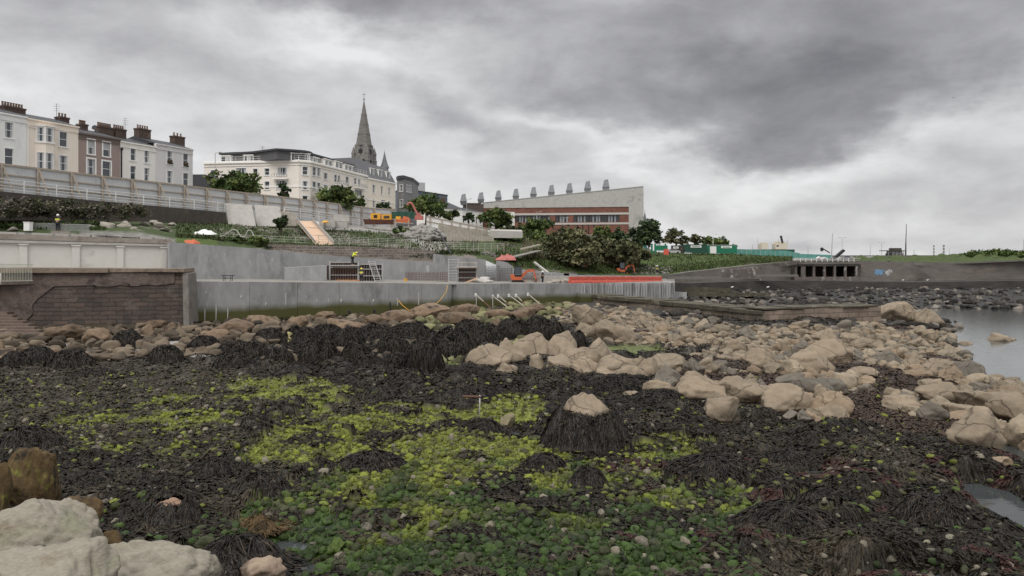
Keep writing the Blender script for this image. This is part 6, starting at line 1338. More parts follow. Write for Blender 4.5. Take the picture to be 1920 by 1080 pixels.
for i in range(1000):
    if i < 520: p = MV[rs.randint(len(MV))] if i < 400 else hill_z(792+rs.normal(0,14),rs.uniform(1.5,2.8))
    elif i < 720: p = hill_z(rs.uniform(905,990),rs.uniform(1.4,2.6))
    elif i < 760: p = hill_z(rs.uniform(560,760),rs.uniform(2.5,3.1))
    else: p = hill_z(rs.uniform(1170,1260),rs.uniform(.3,1.9))
    v,f = rockshape(1,rs,cuts=3); s = rs.uniform(.08,.35)*(1.4 if i >= 760 else .8); V_.append(v*s+np.array(p)); Fc.append(f+off); off += len(v); CC.append(np.repeat(np.array([[.17,.16,.145]])*rs.uniform(.5,1.25),len(v),0))
tag(link('rubble',mesh_np('rubble',np.concatenate(V_),np.concatenate(Fc),3,[m_stones],False,np.concatenate(CC))),'loose broken stone spilled down the bank','rubble',kind='stuff')
# ------------------------------------------------------------- people
def person(px, py, Y, label, hgt=1.75, face=0, pose='stand', helmet=None, vest=m_hiviz, parts=True):
    b = V(px,py,Y); t = thing('person',label,'person',b); k = hgt/1.75
    J = {'pelvis':(0,0,.93),'chest':(0,-.02,1.28),'neck':(0,-.02,1.47),'head':(0,-.03,1.58),'top':(0,-.02,1.70)}
    if pose == 'bend': J.update(chest=(.22,-.05,1.22),neck=(.36,-.06,1.36),head=(.47,-.07,1.40),top=(.56,-.07,1.48))
    dx = J['chest'][0]; dz = J['chest'][2]
    for s in (-1,1):
        sd = s*.19 if pose != 'bend' else s*.16
        J['sh%d'%s] = (dx+.06*(pose == 'bend'),sd if pose == 'bend' else -.02,dz+.13) if pose == 'bend' else (sd,-.02,1.41)
        if pose == 'bend': J['el%d'%s] = (dx+.22,s*.2,dz-.08); J['ha%d'%s] = (dx+.48,s*.12,dz-.12)
        elif pose == 'work': J['el%d'%s] = (s*.27,-.10,1.16); J['ha%d'%s] = (s*.14,.22,1.12)
        else: J['el%d'%s] = (s*.27,0,1.13); J['ha%d'%s] = (s*.28,-.10,.88)
        J['hip%d'%s] = ((0,s*.1,.88) if pose == 'bend' else (s*.10,0,.88)); J['kn%d'%s] = ((.05*s,s*.11,.48) if pose == 'bend' else (s*.12,-.04,.48)); J['an%d'%s] = ((-.02+.08*s,s*.11,.07) if pose == 'bend' else (s*.13,.02,.07)); q = J['an%d'%s]; J['to%d'%s] = (q[0]+(.17 if pose == 'bend' else 0),q[1]-(0 if pose == 'bend' else .17),.03)
    RAD = dict(pelvis=.155,chest=.165,neck=.06,head=.10,top=.07,sh=.075,el=.05,ha=.04,hip=.10,kn=.065,an=.05,to=.04)
    def skin(name, keys, edges, mat, ex=0., root='pelvis'):
        me = bpy.data.meshes.new(name); ks = list(keys); me.from_pydata([Vector(J[q])*k for q in ks],[],[(ks.index(a),ks.index(c_)) for a,c_ in edges]); me.materials.append(mat)
        o = link(name,me,t); sk = o.modifiers.new('skin','SKIN'); sk.use_smooth_shade = True
        for i,q in enumerate(ks): rr_ = (RAD[q.rstrip('-10')] if q.rstrip('-10') in RAD else .06)+ex; me.skin_vertices[0].data[i].radius = (rr_*k,rr_*k*(.75 if q in ('chest','pelvis') else 1)); me.skin_vertices[0].data[i].use_root = q == root
        o.modifiers.new('sub','SUBSURF').levels = 1; o.modifiers['sub'].render_levels = 1; o.rotation_euler = (0,0,face); return o
    E = [('pelvis','chest'),('chest','neck'),('neck','head'),('head','top')]
    for s in (-1,1): E += [('chest','sh%d'%s),('sh%d'%s,'el%d'%s),('el%d'%s,'ha%d'%s),('pelvis','hip%d'%s),('hip%d'%s,'kn%d'%s),('kn%d'%s,'an%d'%s),('an%d'%s,'to%d'%s)]
    for o_ in [None]:
        def me_skin(name,keys,edges,mat,ex): 
            me = bpy.data.meshes.new(name); ks = list(keys); me.from_pydata([Vector(J[q])*k for q in ks],[],[(ks.index(a),ks.index(c_)) for a,c_ in edges]); me.materials.append(mat)
            o = link(name,me,t); o.modifiers.new('skin','SKIN').use_smooth_shade = True
            if not me.skin_vertices: return o
            for i,q in enumerate(ks):
                key = q.replace('-1','').replace('1',''); rr_ = RAD.get(key,.06)+ex; d = me.skin_vertices[0].data[i]; d.radius = (rr_*k,rr_*k); d.use_root = (i == 0)
            o.modifiers.new('sub','SUBSURF').render_levels = 1; o.rotation_euler = (0,0,face); return o
    me_skin('body',list(J),E,m_skin,0)
    me_skin('vest',['pelvis','chest','sh-1','sh1'],[('pelvis','chest'),('chest','sh-1'),('chest','sh1')],vest,.03)
    me_skin('sleeves',['chest','sh-1','el-1','sh1','el1'],[('chest','sh-1'),('sh-1','el-1'),('chest','sh1'),('sh1','el1')],m_trouser if pose != 'bend' else vest,.018)
    me_skin('trousers',['pelvis','hip-1','kn-1','an-1','hip1','kn1','an1'],[('pelvis','hip-1'),('hip-1','kn-1'),('kn-1','an-1'),('pelvis','hip1'),('hip1','kn1'),('kn1','an1')],m_trouser,.016)
    hp_ = Vector(J['head'])*k; hh = MB().lathe(hp_+Vector((.02 if pose == 'bend' else 0,0,.06))+b,[(.165,-.03),(.16,-.01),(.135,0),(.125,.06),(.085,.115),(.02,.135)],12)
    ho = hh.build('helmet',helmet or m_helmet,t,True); ho.rotation_euler = (0,0,face)
    return t
person(108,434,82.3,'worker in a hi-vis yellow vest and white helmet, seen from behind near the hedge',1.85,R(180),'work')
person(661,497,94.4,'bending worker in a hi-vis jacket on top of the shuttering',1.8,0,'bend',m_helmety)
person(677.5,529.5,93.0,'worker in a yellow-green vest standing in front of the shuttering, back turned',1.75,R(180),'work',m_helmety)
person(1017,531.5,107,'worker in dark clothes and white helmet right of the orange excavator',1.75,R(60),'work',m_helmet,m_trouser)
person(1232,515.5,138,'distant figure in a pale hi-vis jacket on the promenade by the grass bank',1.7,0,'stand',m_helmet)
# ------------------------------------------------------------- shuttering and rebar on the quay
YD = 95
def shutter(x0,x1,y0,y1,Y,label,n,red=True,h2=None):
    t = thing('shuttering',label,'formwork',V((x0+x1)/2,y1,Y)); a,b = V(x0,y1,Y),V(x1,y0,Y); w_ = b.x-a.x; z0_,z1_ = a.z,b.z
    MB().box(a.x,b.x,Y+.12,Y+.2,z0_,z1_-.05).build('face_sheet',m_rust if red else m_black,t)
    m = MB()
    for i in range(n+1): x = a.x+w_*i/n; m.box(x-.05,x+.05,Y-.1,Y+.12,z0_,z1_)
    m.build('upright_bars',M('shutter_steel',(.17,.125,.115),rough=.7,var=.3,scale=3) if 'shutter_steel' not in bpy.data.materials else bpy.data.materials['shutter_steel'],t)
    for f in (0.02,.35,.72,.98): z = z0_+(z1_-z0_)*f; MB().box(a.x-.1,b.x+.1,Y-.22,Y-.1,z-.05,z+.05).build('waler',m_steel,t)
    for x in (a.x-.05,b.x+.05): MB().box(x-.1,x+.1,Y-.28,Y-.1,z0_,z1_+.1).build('frame_post',m_steel,t)
    return t
shutter(620,672,491,529,YD,'rusty red wall shuttering with grey frame, left half under the bending worker',11)
shutter(673,717,495,529,YD+.2,'dark wall shuttering with grey frame and a ladder leaning on it',9,False)
m = MB(); a,b = V(612,529,YD),V(620,498,YD); m.box(a.x,b.x,YD+.3,YD+2.5,a.z,b.z); tag(m.build('shutter_box',M('dark_red_form',(.055,.025,.022),var=.3)),'dark red box form at the left end of the shuttering','formwork')
m = MB(); a,b = V(622,497,YD-.3),V(676,497.5,YD-.3); m.box(a.x,b.x,YD-1.0,YD-.25,a.z-.12,a.z); tag(m.build('work_platform',m_steel),'narrow platform the bending worker stands on','platform')
m = MB(); a,b = V(630,527,YD-1.2),V(675,528,YD-1.2); m.box(a.x,b.x,YD-1.5,YD-1.2,a.z-.1,a.z+.15); tag(m.build('orange_beam',M('orange_beam',(.55,.25,.10),var=.15)),'orange timber beam lying before the red shuttering','beam')
m = MB(); a,b = V(570,526.5,96),V(606,526.5,96); m.box(a.x,b.x,95.8,96.1,a.z-.05,a.z+.1); tag(m.build('orange_beam',bpy.data.materials['orange_beam']),'thin orange plank lying on the quay edge left of the shuttering','plank')
def ladder(p0,p1,w_,label,n=12,mat=None):
    t = thing('ladder',label,'ladder',p0); mat = mat or m_steel; d = Vector((w_/2,0,0)); 
    for s in (-1,1): MB().bar(p0+d*s,p1+d*s,.06,.09).build('stile',mat,t)
    for i in range(n): c = p0.lerp(p1,(i+.5)/n); MB().tube(c-d,c+d,.025,n=5).build('rung',mat,t)
    return t
ladder(V(709,528,93),V(696,489,94.6),.75,'aluminium ladder leaning across the dark shuttering',11)
ladder(V(850,531,102),V(850,484,102.6),1.25,'wide pale metal stair tower beside the rusty shuttering',9)
# rebar mats
def rebar(x0,x1,y0,y1,Y,nx,nz,label,mat=m_rust,r=.02):
    a,b = V(x0,y1,Y),V(x1,y0,Y); m = MB(); rr_ = random.Random(x0)
    for i in range(nx+1): x = a.x+(b.x-a.x)*i/nx; m.tube((x,Y,a.z),(x+rr_.uniform(-.05,.05),Y,b.z+rr_.uniform(0,.25)),r,r,4)
    for i in range(nz+1): z = a.z+(b.z-a.z)*i/nz; m.tube((a.x,Y-.03,z),(b.x,Y-.03,z),r,r,4)
    return tag(m.build('rebar_mesh',mat),label,'rebar')
rebar(761,839,512,531,101,44,6,'long rusty reinforcement mesh standing left of the stair tower',r=.025)
rebar(910,937,500,531,108,14,8,'dark reinforcement mesh between two concrete walls',M('dark_rebar',(.05,.04,.035)),.025)
rebar(937,975,504,531,108,20,9,'dense dark reinforcement mesh behind the orange excavator',bpy.data.materials['dark_rebar'],.025)
rebar(978,1012,505,531,110,18,3,'row of upright rusty bars right of the excavator arm',m_rust,.03)
shutter(857,893,502,531,104,'rusty ribbed shuttering right of the pale stair tower',13)
m = MB(); a,b = V(855,500,103.5),V(896,500,103.5); m.box(a.x,b.x,102.6,103.8,a.z-.1,a.z+.05); tag(m.build('scaffold_board',m_board),'pale scaffold boards on top of the rusty ribbed shuttering','board')
m = MB(); a,b = V(858,491.5,103.5),V(895,493,103.5); m.bar(a,b,.08,.1); 
for px in (866,893): m.bar(V(px,500,103.5),V(px,491,103.5),.07,.07)
tag(m.build('guard_rail',m_board),'pale timber guard rail over the scaffold boards','guard rail')
m = MB(); m.bar(V(870,531,101),V(896,521,101),.12,.2); tag(m.build('timber_plank',m_ply),'sloping pale plank before the rusty ribbed shuttering','plank')
rocks_at('debris_bag','pale lumpy heap of debris right of the sloping plank','heap',[(900,528,102,1.0),(907,526,102.5,1.1),(914,529,102,.9)],m_concd,19,.9)
m = MB(); p = V(760.5,531,98); m.box(p.x-.22,p.x+.22,97.8,98.2,p.z-.05,p.z+.5).box(p.x-.25,p.x+.25,97.77,98.23,p.z+.5,p.z+.56); tag(m.build('yellow_crate',m_yellow),'small yellow box on the quay edge at the left end of the rebar','box')
m = MB(); b_ = V(802,512,101.5); m.box(b_.x-.18,b_.x+.2,101.4,101.6,b_.z,b_.z+1.0); tag(m.build('grey_post',m_steel),'short grey post sticking up behind the rebar mesh','post')
# trestle table
t = thing('trestle','small black metal trestle standing on the quay','trestle',V(428,527,80)); a = V(418.5,527,80); b = V(437,516,80)
MB().box(a.x-.1,b.x+.1,79.7,80.3,b.z-.06,b.z).build('top',m_black,t)
for x in (a.x+.1,b.x-.15): 
    for dy in (-.25,.25): MB().tube((x,80+dy,a.z),(x,80+dy,b.z),.03,n=5).build('leg',m_black,t)
MB().box(a.x+.1,b.x-.1,79.95,80,(a.z+b.z)/2-.03,(a.z+b.z)/2+.03).build('stretcher',m_black,t)
# ------------------------------------------------------------- excavators
def excavator(px,py,Y,s,label,paint=m_orange,mir=1,fold=0):
    b = V(px,py,Y); t = thing('excavator',label,'excavator',b); k = s
    def T(x,y,z): return b+Vector((x*mir*k,y*k,z*k))
    def bx(m,x0,x1,y0,y1,z0,z1,mi=0): x0,x1 = sorted((x0*mir,x1*mir)); return m.box(b.x+x0*k,b.x+x1*k,b.y+y0*k,b.y+y1*k,b.z+z0*k,b.z+z1*k,mi)
    for y in (-.75,.45):
        m = MB(); prof = [(-.85,.12),(-.7,0),(.7,0),(.85,.12),(.88,.3),(.72,.46),(-.72,.46),(-.88,.3)]; n = len(prof); q = len(m.v); m.v += [T(a,y,c_) for a,c_ in prof]+[T(a,y+.3,c_) for a,c_ in prof]; m.f += [list(range(n)),list(range(2*n-1,n-1,-1))]+[[i,(i+1)%n,n+(i+1)%n,n+i] for i in range(n)]; m.m += [0]*(n+2); m.build('track',m_rubber,t)
    bx(MB(),-.95,.55,-.7,.7,.5,.95).build('chassis',paint,t)
    m = MB(); bx(m,-1.05,-.45,-.7,.7,.95,1.25); m.build('engine_cover',paint,t)
    c_ = MB()
    for x in (-.5,.42):
        for y in (-.68,.55): bx(c_,x,x+.08,y,y+.08,.95,2.35)
    bx(c_,-.52,.52,-.70,.66,2.3,2.42); bx(c_,-.5,.5,-.68,-.60,.95,1.25); c_ = c_.build('cab',m_black,t); OFF[c_] = OFF[t]
    g = MB(); bx(g,-.44,.44,-.66,-.64,1.3,2.3); bx(g,.46,.48,-.6,.55,1.1,2.3); g.build('cab_window',m_glass,c_)
    pts = [(.55,-.2,.9),(1.0,-.2,1.55),(1.65,-.2,1.85),(2.25,-.2,1.75)] if not fold else [(.5,-.2,.9),(.8,-.2,1.6),(1.1,-.2,2.2)]
    m = MB()
    for p,q in zip(pts[:-1],pts[1:]): m.bar(T(*p),T(*q),.26*k,.34*k)
    m.build('boom',paint,t); e_ = pts[-1]; m = MB(); tip = (e_[0]+.25,-.2,e_[2]-1.15); m.bar(T(*e_),T(*tip),.2*k,.24*k); m.build('stick',paint,t)
    MB().tube(T(.8,-.2,1.0),T(1.4,-.2,1.65),.05*k).build('ram',m_steel,t)
    m = MB(); z = tip[2]; x = tip[0]; m.hexa([T(x-.25,-.45,z-.35),T(x+.15,-.45,z-.45),T(x+.15,.05,z-.45),T(x-.25,.05,z-.35),T(x-.1,-.45,z+.05),T(x+.2,-.45,z),T(x+.2,.05,z),T(x-.1,.05,z+.05)]); m.build('bucket',m_rust,t)
    m = MB(); bx(m,.95,1.05,-.75,.75,.05,.4); m.build('blade',paint,t); return t
excavator(971,531.5,106,.98,'orange mini excavator with dark cab and bent arm on the quay')
excavator(1166,514.5,132,.85,'small distant orange digger with dark cab in front of the scrub')
excavator(1090,515,128,.75,'reddish folded machine under the big olive bush',M('dull_red',(.30,.09,.06),var=.2),1,1)
# red sheeting heaps, tarp
def tarp(name,label,pts,Y,mat,seed,thk=.5):
    rs = np.random.RandomState(seed); x0,x1,y0,y1 = pts; a,b = V(x0,y1,Y),V(x1,y0,Y); n = 16; gx,gy = np.meshgrid(np.linspace(0,1,n),np.linspace(0,1,n)); hgt = (b.z-a.z)
    env = np.clip(4*gx*(1-gx),0,1)**.5*np.clip(4*gy*(1-gy),0,1)**.5; z = a.z+hgt*env*(.2+.75*fbm(gx*6,gy*6,4,seed)); X_ = a.x+(b.x-a.x)*gx; Y_ = Y+gy*2.5
    idx = np.arange(n*n).reshape(n,n); fc = np.stack([idx[:-1,:-1],idx[:-1,1:],idx[1:,1:],idx[1:,:-1]],-1).reshape(-1,4); return tag(link(name,mesh_np(name,np.stack([X_,Y_,z],-1).reshape(-1,3),fc,4,[mat],False)),label,'sheeting')
tarp('red_sheeting','crumpled faded red sheeting thrown on the bank above the excavator',(934,968,470,488),116,m_pink,5)
tarp('red_sheeting','lower pale pink end of the red sheeting',(928,950,478,488),114,m_pink,6)
tarp('orange_sheeting','small orange sheet at the left end of the concrete wall top',(336,364,445,457),88,m_orange,7)
tarp('white_sheeting','grey-white plastic sheet on the grass left of the hose',(358,397,425,440),96,m_rail,8)
m = MB(); m.bar(V(977,467,118),V(1012,459,122),.28,.22); tag(m.build('timber_log',m_board),'long pale timber lying across the grass below the platform','timber')
m = MB(); m.bar(V(940,487,116),V(1010,470,124),1.3,.12); tag(m.build('concrete_slab',m_deck),'broken grey slab path leading down from the red sheeting','slab')
m = MB(); m.bar(V(1002,492,118),V(1028,512,113),.3,.25); tag(m.build('leaning_pipe',m_concd),'pale pipe leaning down the bank behind the excavator','pipe')
# hose loops over the railing
pp = []
for px,py in ((400,447),(420,442),(436,430),(444,432),(452,444),(459,444),(465,432),(471,432),(477,444)): pp.append(V(px,py,95.5))
tag(MB().path(pp,.07,6).build('hose',m_concd),'pale thick hose looped in waves over the left grey railing','hose')
pp = [V(814,432,125),V(824,436,122),V(831,448,117),V(838,462,112),(V(846,476,108.5))]; tag(MB().path(pp,.12,6).build('black_hose',m_black),'black pipe hanging down the bank beside the rubble mound','pipe')
# ------------------------------------------------------------- machines by the hoarding
t = thing('generator','orange-yellow generator set on a rusty skid beside the hoarding','generator',V(710,414,150)); Yg_ = 150
a,b = V(695,412,Yg_),V(713,400,Yg_); MB().box(a.x,b.x,Yg_,Yg_+1.5,a.z,b.z).build('housing',m_yellow,t); c1,c2 = V(716,412,Yg_),V(733,402,Yg_); MB().box(c1.x,c2.x,Yg_,Yg_+1.4,c1.z,c2.z).build('housing',m_yellow,t)
for x in ((a.x+b.x)/2,): MB().box(x-.35,x+.35,Yg_-.04,Yg_,a.z+.35,b.z-.3).build('vent_panel',m_black,t)
MB().box(c1.x+.35,c2.x-.3,Yg_-.04,Yg_,c1.z+.25,c2.z-.25).build('vent_panel',m_dark,t)
m = MB(); m.hexa([V(684,421,148),V(738,421,148),V(738,421,151),V(684,421,151),V(681,411,147.6),V(741,412,147.6),V(741,412,151.4),V(681,411,151.4)]); tag(m.build('rusty_skip',M('skip_rust',(.13,.06,.045),rough=.8,var=.3,scale=2)),'long rusty brown skip below the orange generator','skip')
t = thing('site_machine','orange and white piece of plant beside green netting','machine',V(757,415,148)); a,b = V(742,417,148),V(768,405,148)
MB().box(a.x,b.x,148,149.4,a.z,a.z+.6).build('base',m_orange,t); MB().hexa([(b.x-1.4,148,a.z+.6),(b.x,148,a.z+.6),(b.x,149.2,a.z+.6),(b.x-1.4,149.2,a.z+.6),(b.x-1.2,148.1,b.z),(b.x-.3,148.1,b.z-.2),(b.x-.3,149,b.z-.2),(b.x-1.2,149,b.z)]).build('hopper',m_orange,t); MB().box(a.x,a.x+.9,148,149,a.z+.6,a.z+1.15).build('tank',m_yellow,t)
t = thing('netting_fence','green debris netting on thin posts behind the orange machines','fence',V(755,410,152)); a,b = V(735,410,152),V(782,397,152); MB().box(a.x,b.x,152,152.05,a.z,b.z).build('netting',m_dgreen,t)
for px in (735,747,760,772,782): p = V(px,412,151.9); MB().tube(p,(p.x,p.y,b.z+.3),.05,n=5).build('post',m_dgreen,t)
t = thing('concrete_pump','pinkish-red folding boom of a machine rising above the rubble mound','machine',V(785,412,146))
MB().path([V(764,385,146),V(766,380.5,146),V(772,381,146),V(779,395,146),V(785,407,146)],.2,6).build('boom',m_pink,t); a,b = V(778,412,146),V(793,399,146); MB().box(a.x,b.x,145.5,147,a.z,a.z+.8).box(a.x+.3,b.x-.5,145.7,146.8,a.z+.8,b.z).build('body',m_pink,t)
for i,(px,py,w_,h_,lab) in enumerate(((598,424,18,8,'grey concrete block nearest the plywood chute'),(618,423,20,10,'second grey concrete block right of the chute'),(638,424,26,8,'long low concrete block right of the chute'),(640,412,30,9,'grey kiosk-like block against the white railing'))):
    Y = 126+i; a,b = V(px-w_/2,py,Y),V(px+w_/2,py-h_,Y); tag(MB().box(a.x,b.x,Y,Y+1.2,a.z-.3,b.z).build('concrete_block',m_concd),lab,'concrete block')
tarp('white_sheeting','crumpled white plastic bag beside the top of the plywood chute',(580,594,410,420),124,m_rail,18); tarp('yellow_tub','small yellow rubber tub upside down near the chute',(602,611,410,417),124,m_yellow,19)
# fence posts on timber right of machines
t = thing('timber_fence','short two-rail timber fence in front of the orange plant','fence',V(755,430,134)); 
for px in (740,766): MB().bar(V(px,436,134),V(px,412,134),.14,.14).build('post',m_timber,t)
MB().bar(V(738,417,133.9),V(775,419,133.9),.1,.12).build('rail',m_board,t); MB().bar(V(738,425,133.9),V(775,426,133.9),.1,.12).build('rail',m_board,t)
# ------------------------------------------------------------- raking props at the wall
for i,(x0,y0,x1,y1,Y) in enumerate(((892,552,925,582,92),(924,555,962,584,92),(934,554,968,583,92.5),(954,553,990,580,94),(967,553,992,578,94.5),(990,551,1020,577,96))):
    lab = ('leftmost','second from left','third from left','third from right','second from right','rightmost')[i]+' of the slanting steel props bracing the sea wall'
    a,b = V(x0,y0,Y+1.2),V(x1,y1,Y-1.5); t = thing('wall_prop',lab,'prop',b,'slanting props against the sea wall')
    MB().tube(a,a.lerp(b,.45),.055,n=6).build('upper_tube',m_board,t); MB().tube(a.lerp(b,.45),b,.065,n=6).build('lower_tube',m_rust if i%2 == 0 else m_board,t); MB().box(a.x-.12,a.x+.12,a.y-.05,a.y+.25,a.z-.25,a.z+.12).build('head_plate',m_rail,t)
for px,y0,y1,Y,lab in ((893,556,578,91,'white upright pipe against the sea wall, left one'),(924,556,576,93,'white upright pipe against the sea wall, right one'),(745,561,573,84.8,'short pale vertical pipe on the sea wall, left of the yellow hose'),(785,551,572,85.6,'short pale vertical pipe on the sea wall, left of the wall corner'),(536,553,566,79.2,'bent pale pipe on the middle of the sea wall')):
    tag(MB().tube(V(px,y1,Y),V(px,y0,Y),.05,.05,6).lathe(V(px,y0,Y),[(.07,0),(.07,.15)],6).build('drain_pipe',m_concd),lab,'pipe')
m = MB(); m.box(V(728,590,84)[0]-.06,V(728,590,84)[0]+.07,85.3,85.45,1.2,3.0); tag(m.build('joint_strip',m_black),'black rubber strip hanging down a joint of the sea wall','strip')
pp = [V(x,y,Y) for x,y,Y in ((840,534,89),(836,548,88.5),(826,562,87.5),(815,572,86.5),(808,577,85.5))]; tag(MB().path(pp,.03,5).build('rope',m_yellow),'thin yellow rope hanging at the corner of the sea wall','rope')
pp = [V(x,y,Y) for x,y,Y in ((747,563,84.5),(754,572,84),(764,580,83.5),(775,586,82.5))]; tag(MB().path(pp,.03,5).build('rope',m_yellow),'thin yellow rope trailing from the pale pipe onto the rocks','rope')
for px,py,Y,lab in ((655,592,82,'small dark upright stump at the foot of the wall, left one'),(702,590,83,'small dark upright stump at the foot of the wall, right one')):
    p = V(px,py,Y); tag(MB().lathe(p,[(.3,-.6),(.22,-.1),(.13,.1),(.12,.55),(.05,.62)],8).build('mooring_stump',m_black),lab,'stump')
# ------------------------------------------------------------- red water barriers
mm_lo = None; Yb0,Yb1 = 104,122; xs_ = [(1070+i*14.2) for i in range(12)]
frb = Fr((PX(1068,104),104),(PX(1240,125),125)); n = 11; L_ = frb.L/n
def barrier(i):
    s0 = i*L_; t_ = (i+.5)/n; pxm = 1068+172*t_; Ym = fY(frb,pxm); z0_ = ZY(532,Ym)-.05; z1_ = ZY(518.5,Ym); m = MB(); hh = z1_-z0_; p = frb.pt
    prof = [(-.3,0),(.3,0),(.3,.25*hh),(.16,.55*hh),(.12,hh),(-.12,hh),(-.16,.55*hh),(-.3,.25*hh)]; q = len(m.v); k = len(prof)
    m.v += [p(s0+.04,d,z0_+z) for d,z in prof]+[p(s0+L_-.04,d,z0_+z) for d,z in prof]; m.f += [list(range(k)),list(range(2*k-1,k-1,-1))]+[[j,(j+1)%k,k+(j+1)%k,k+j] for j in range(k)]; m.m += [0]*(k+2)
    m.fbox(frb,s0+.3,s0+L_-.3,.1,.19,z0_+hh*.62,z0_+hh*.86); return m.build('water_barrier',m_red)
for i in range(n):
    lab = 'leftmost red plastic barrier of the row on the quay' if i == 0 else ('rightmost red barrier, patched with yellow, at the end of the quay' if i == n-1 else 'red plastic water-filled barrier in the row along the quay')
    o = barrier(i); tag(o,lab,'barrier','red barriers along the quay end')
fb = Fr((PX(1000,110),110),(PX(1240,131),131)); tag(MB().slab([(0,4),(fb.L,4),(fb.L,ZY(517,131)),(0,ZY(517,110))],fb,-.4,0).build('low_parapet',m_concd),'low grey parapet behind the red barriers','parapet')
rocks_at('debris_heap','low heap of pinkish debris left of the red barriers','heap',[(1030,530,105,1.1),(1042,530,106,1.2),(1054,529,107,1.1),(1062,528,107,1)],m_tanb,29,.75)
# ------------------------------------------------------------- cabins, gate, vehicles up right
def cabin(x0,x1,y0,y1,Y,label,mat,sign,door=None,nr=20):
    a,b = V(x0,y1,Y),V(x1,y0,Y); t = thing('site_cabin',label,'site cabin',V((x0+x1)/2,y1,Y)); m = MB().box(a.x,b.x,Y,Y+2.6,a.z,b.z)
    for i in range(nr): x = a.x+(b.x-a.x)*(i+.3)/nr; m.box(x,x+(b.x-a.x)/nr*.4,Y-.04,Y,a.z+.12,b.z-.12)
    m.build('shell',mat,t); MB().box(a.x-.05,b.x+.05,Y-.06,Y+2.65,b.z,b.z+.12).build('roof',m_steel if mat is m_greenp else m_dgreen,t)
    if sign: s0,s1 = V(sign[0],y0+5.2,Y),V(sign[1],y0+1.3,Y); MB().box(s0.x,s1.x,Y-.10,Y-.05,s0.z,s1.z).box(s0.x+.4,s1.x-.4,Y-.115,Y-.10,(s0.z+s1.z)/2-.1,(s0.z+s1.z)/2+.06,1).build('sign_board',[m_white,m_dgreen],t)
    if door: d0,d1 = V(door[0],y1,Y),V(door[1],y0+2,Y); MB().box(d0.x,d1.x,Y-.1,Y-.05,d0.z,d1.z).build('door',m_white,t)
    return t
cabin(1285,1326,459,475,200,'dark green site cabin with a white sign board',m_dgreen,(1295,1315))
cabin(1327,1382,460,475,202,'bright green site cabin with a white sign and grey door',m_greenp,(1352,1372),(1331,1343))
cabin(1262,1284,461,475,206,'dark cabin partly hidden behind the parked pale car',m_dark,(1262,1272))
t = thing('site_gate','bright green steel gate frame with a white notice','gate',V(1238,474,180)); 
for px in (1221,1227,1246): a,b = V(px,475,180),V(px+3,457,180); MB().box(a.x,b.x,180,180.3,a.z,b.z).build('gate_post',m_greenp,t)
a,b = V(1229,470,180),V(1252,460,180); MB().box(a.x,b.x,180.1,180.2,a.z,b.z).build('gate_leaf',m_greenp,t); a,b = V(1238,460.5,180),V(1246,457.5,180); MB().box(a.x,b.x,180,180.08,a.z,b.z).build('notice',m_white,t)
t = thing('teal_hoarding','blue-green board hoarding with two white notices and red barriers in front','hoarding',V(1198,477,166)); a,b = V(1184,477,166),V(1213,461,166)
MB().box(a.x,b.x,166,166.1,a.z-.5,b.z).build('board',M('teal_board',(.03,.13,.13),rough=.6,var=.1),t)
for px in (1195,1200.5): p,q = V(px-2,466.5,166),V(px+2,462.5,166); MB().box(p.x,q.x,165.94,166,p.z,q.z).build('notice',m_white,t)
for i,(px,lab) in enumerate(((1193,'red plastic barrier below the two white notices, left one'),(1204,'red plastic barrier below the two white notices, right one'),(1249,'red plastic barrier beside the pale parked car'))):
    Y = 165 if i < 2 else 176; a,b = V(px-5,477.5,Y),V(px+5,471 if i < 2 else 467,Y); m = MB().hexa([(a.x,Y-.3,a.z),(b.x,Y-.3,a.z),(b.x,Y+.3,a.z),(a.x,Y+.3,a.z),(a.x+.1,Y-.12,b.z),(b.x-.1,Y-.12,b.z),(b.x-.1,Y+.12,b.z),(a.x+.1,Y+.12,b.z)]); tag(m.build('water_barrier',m_red),lab,'barrier')
def car(px,py,Y,w_,label,paint,h_=1.45):
    b = V(px,py,Y); k = w_/F*Y/4.3; t = thing('parked_car',label,'car',b); P_ = [(-2.15,.25),(2.15,.25),(2.15,.75),(1.9,.9),(1.15,.98),(.55,1.42),(-1.0,1.45),(-1.75,1.0),(-2.15,.85)]
    m = MB(); q = len(m.v); n = len(P_); m.v += [b+Vector((x*k,-.8*k,z*k)) for x,z in P_]+[b+Vector((x*k,.8*k,z*k)) for x,z in P_]; m.f += [list(range(n)),list(range(2*n-1,n-1,-1))]+[[j,(j+1)%n,n+(j+1)%n,n+j] for j in range(n)]; m.m += [0]*(n+2); m.build('body',paint,t)
    m = MB(); g_ = [(.95,.98),(.48,1.36),(-.92,1.38),(-1.5,1.02)]; m.face([b+Vector((x*k,-.815*k,z*k)) for x,z in g_]); m.build('side_window',m_glass,t)
    m = MB(); m.face([b+Vector((1.12*k,-.7*k,1.02*k)),b+Vector((1.12*k,.7*k,1.02*k)),b+Vector((.6*k,.7*k,1.40*k)),b+Vector((.6*k,-.7*k,1.40*k))]); m.build('windscreen',m_glass,t)
    for x in (-1.35,1.35):
        for y in (-.78,.78): MB().tube(b+Vector((x*k,(y-.1)*k,.3*k)),b+Vector((x*k,(y+.1)*k,.3*k)),.32*k,n=14).build('wheel',m_rubber,t)
    return t
m_sil = M('pale_car_paint',(.42,.42,.42),rough=.3,var=.03,bump=0,spec=.6); car(1262,475.5,183,26,'pale silver car parked beside the green gate',m_sil); car(1540,486.5,182,18,'white car parked above the colonnade shelter',m_white); car(1588,487,186,20,'grey car parked right of the white one above the shelter',M('grey_car',(.18,.18,.2),rough=.3,var=.02,bump=0)); car(1290,477,190,14,'small pale vehicle low beside the dark green cabin',m_sil)
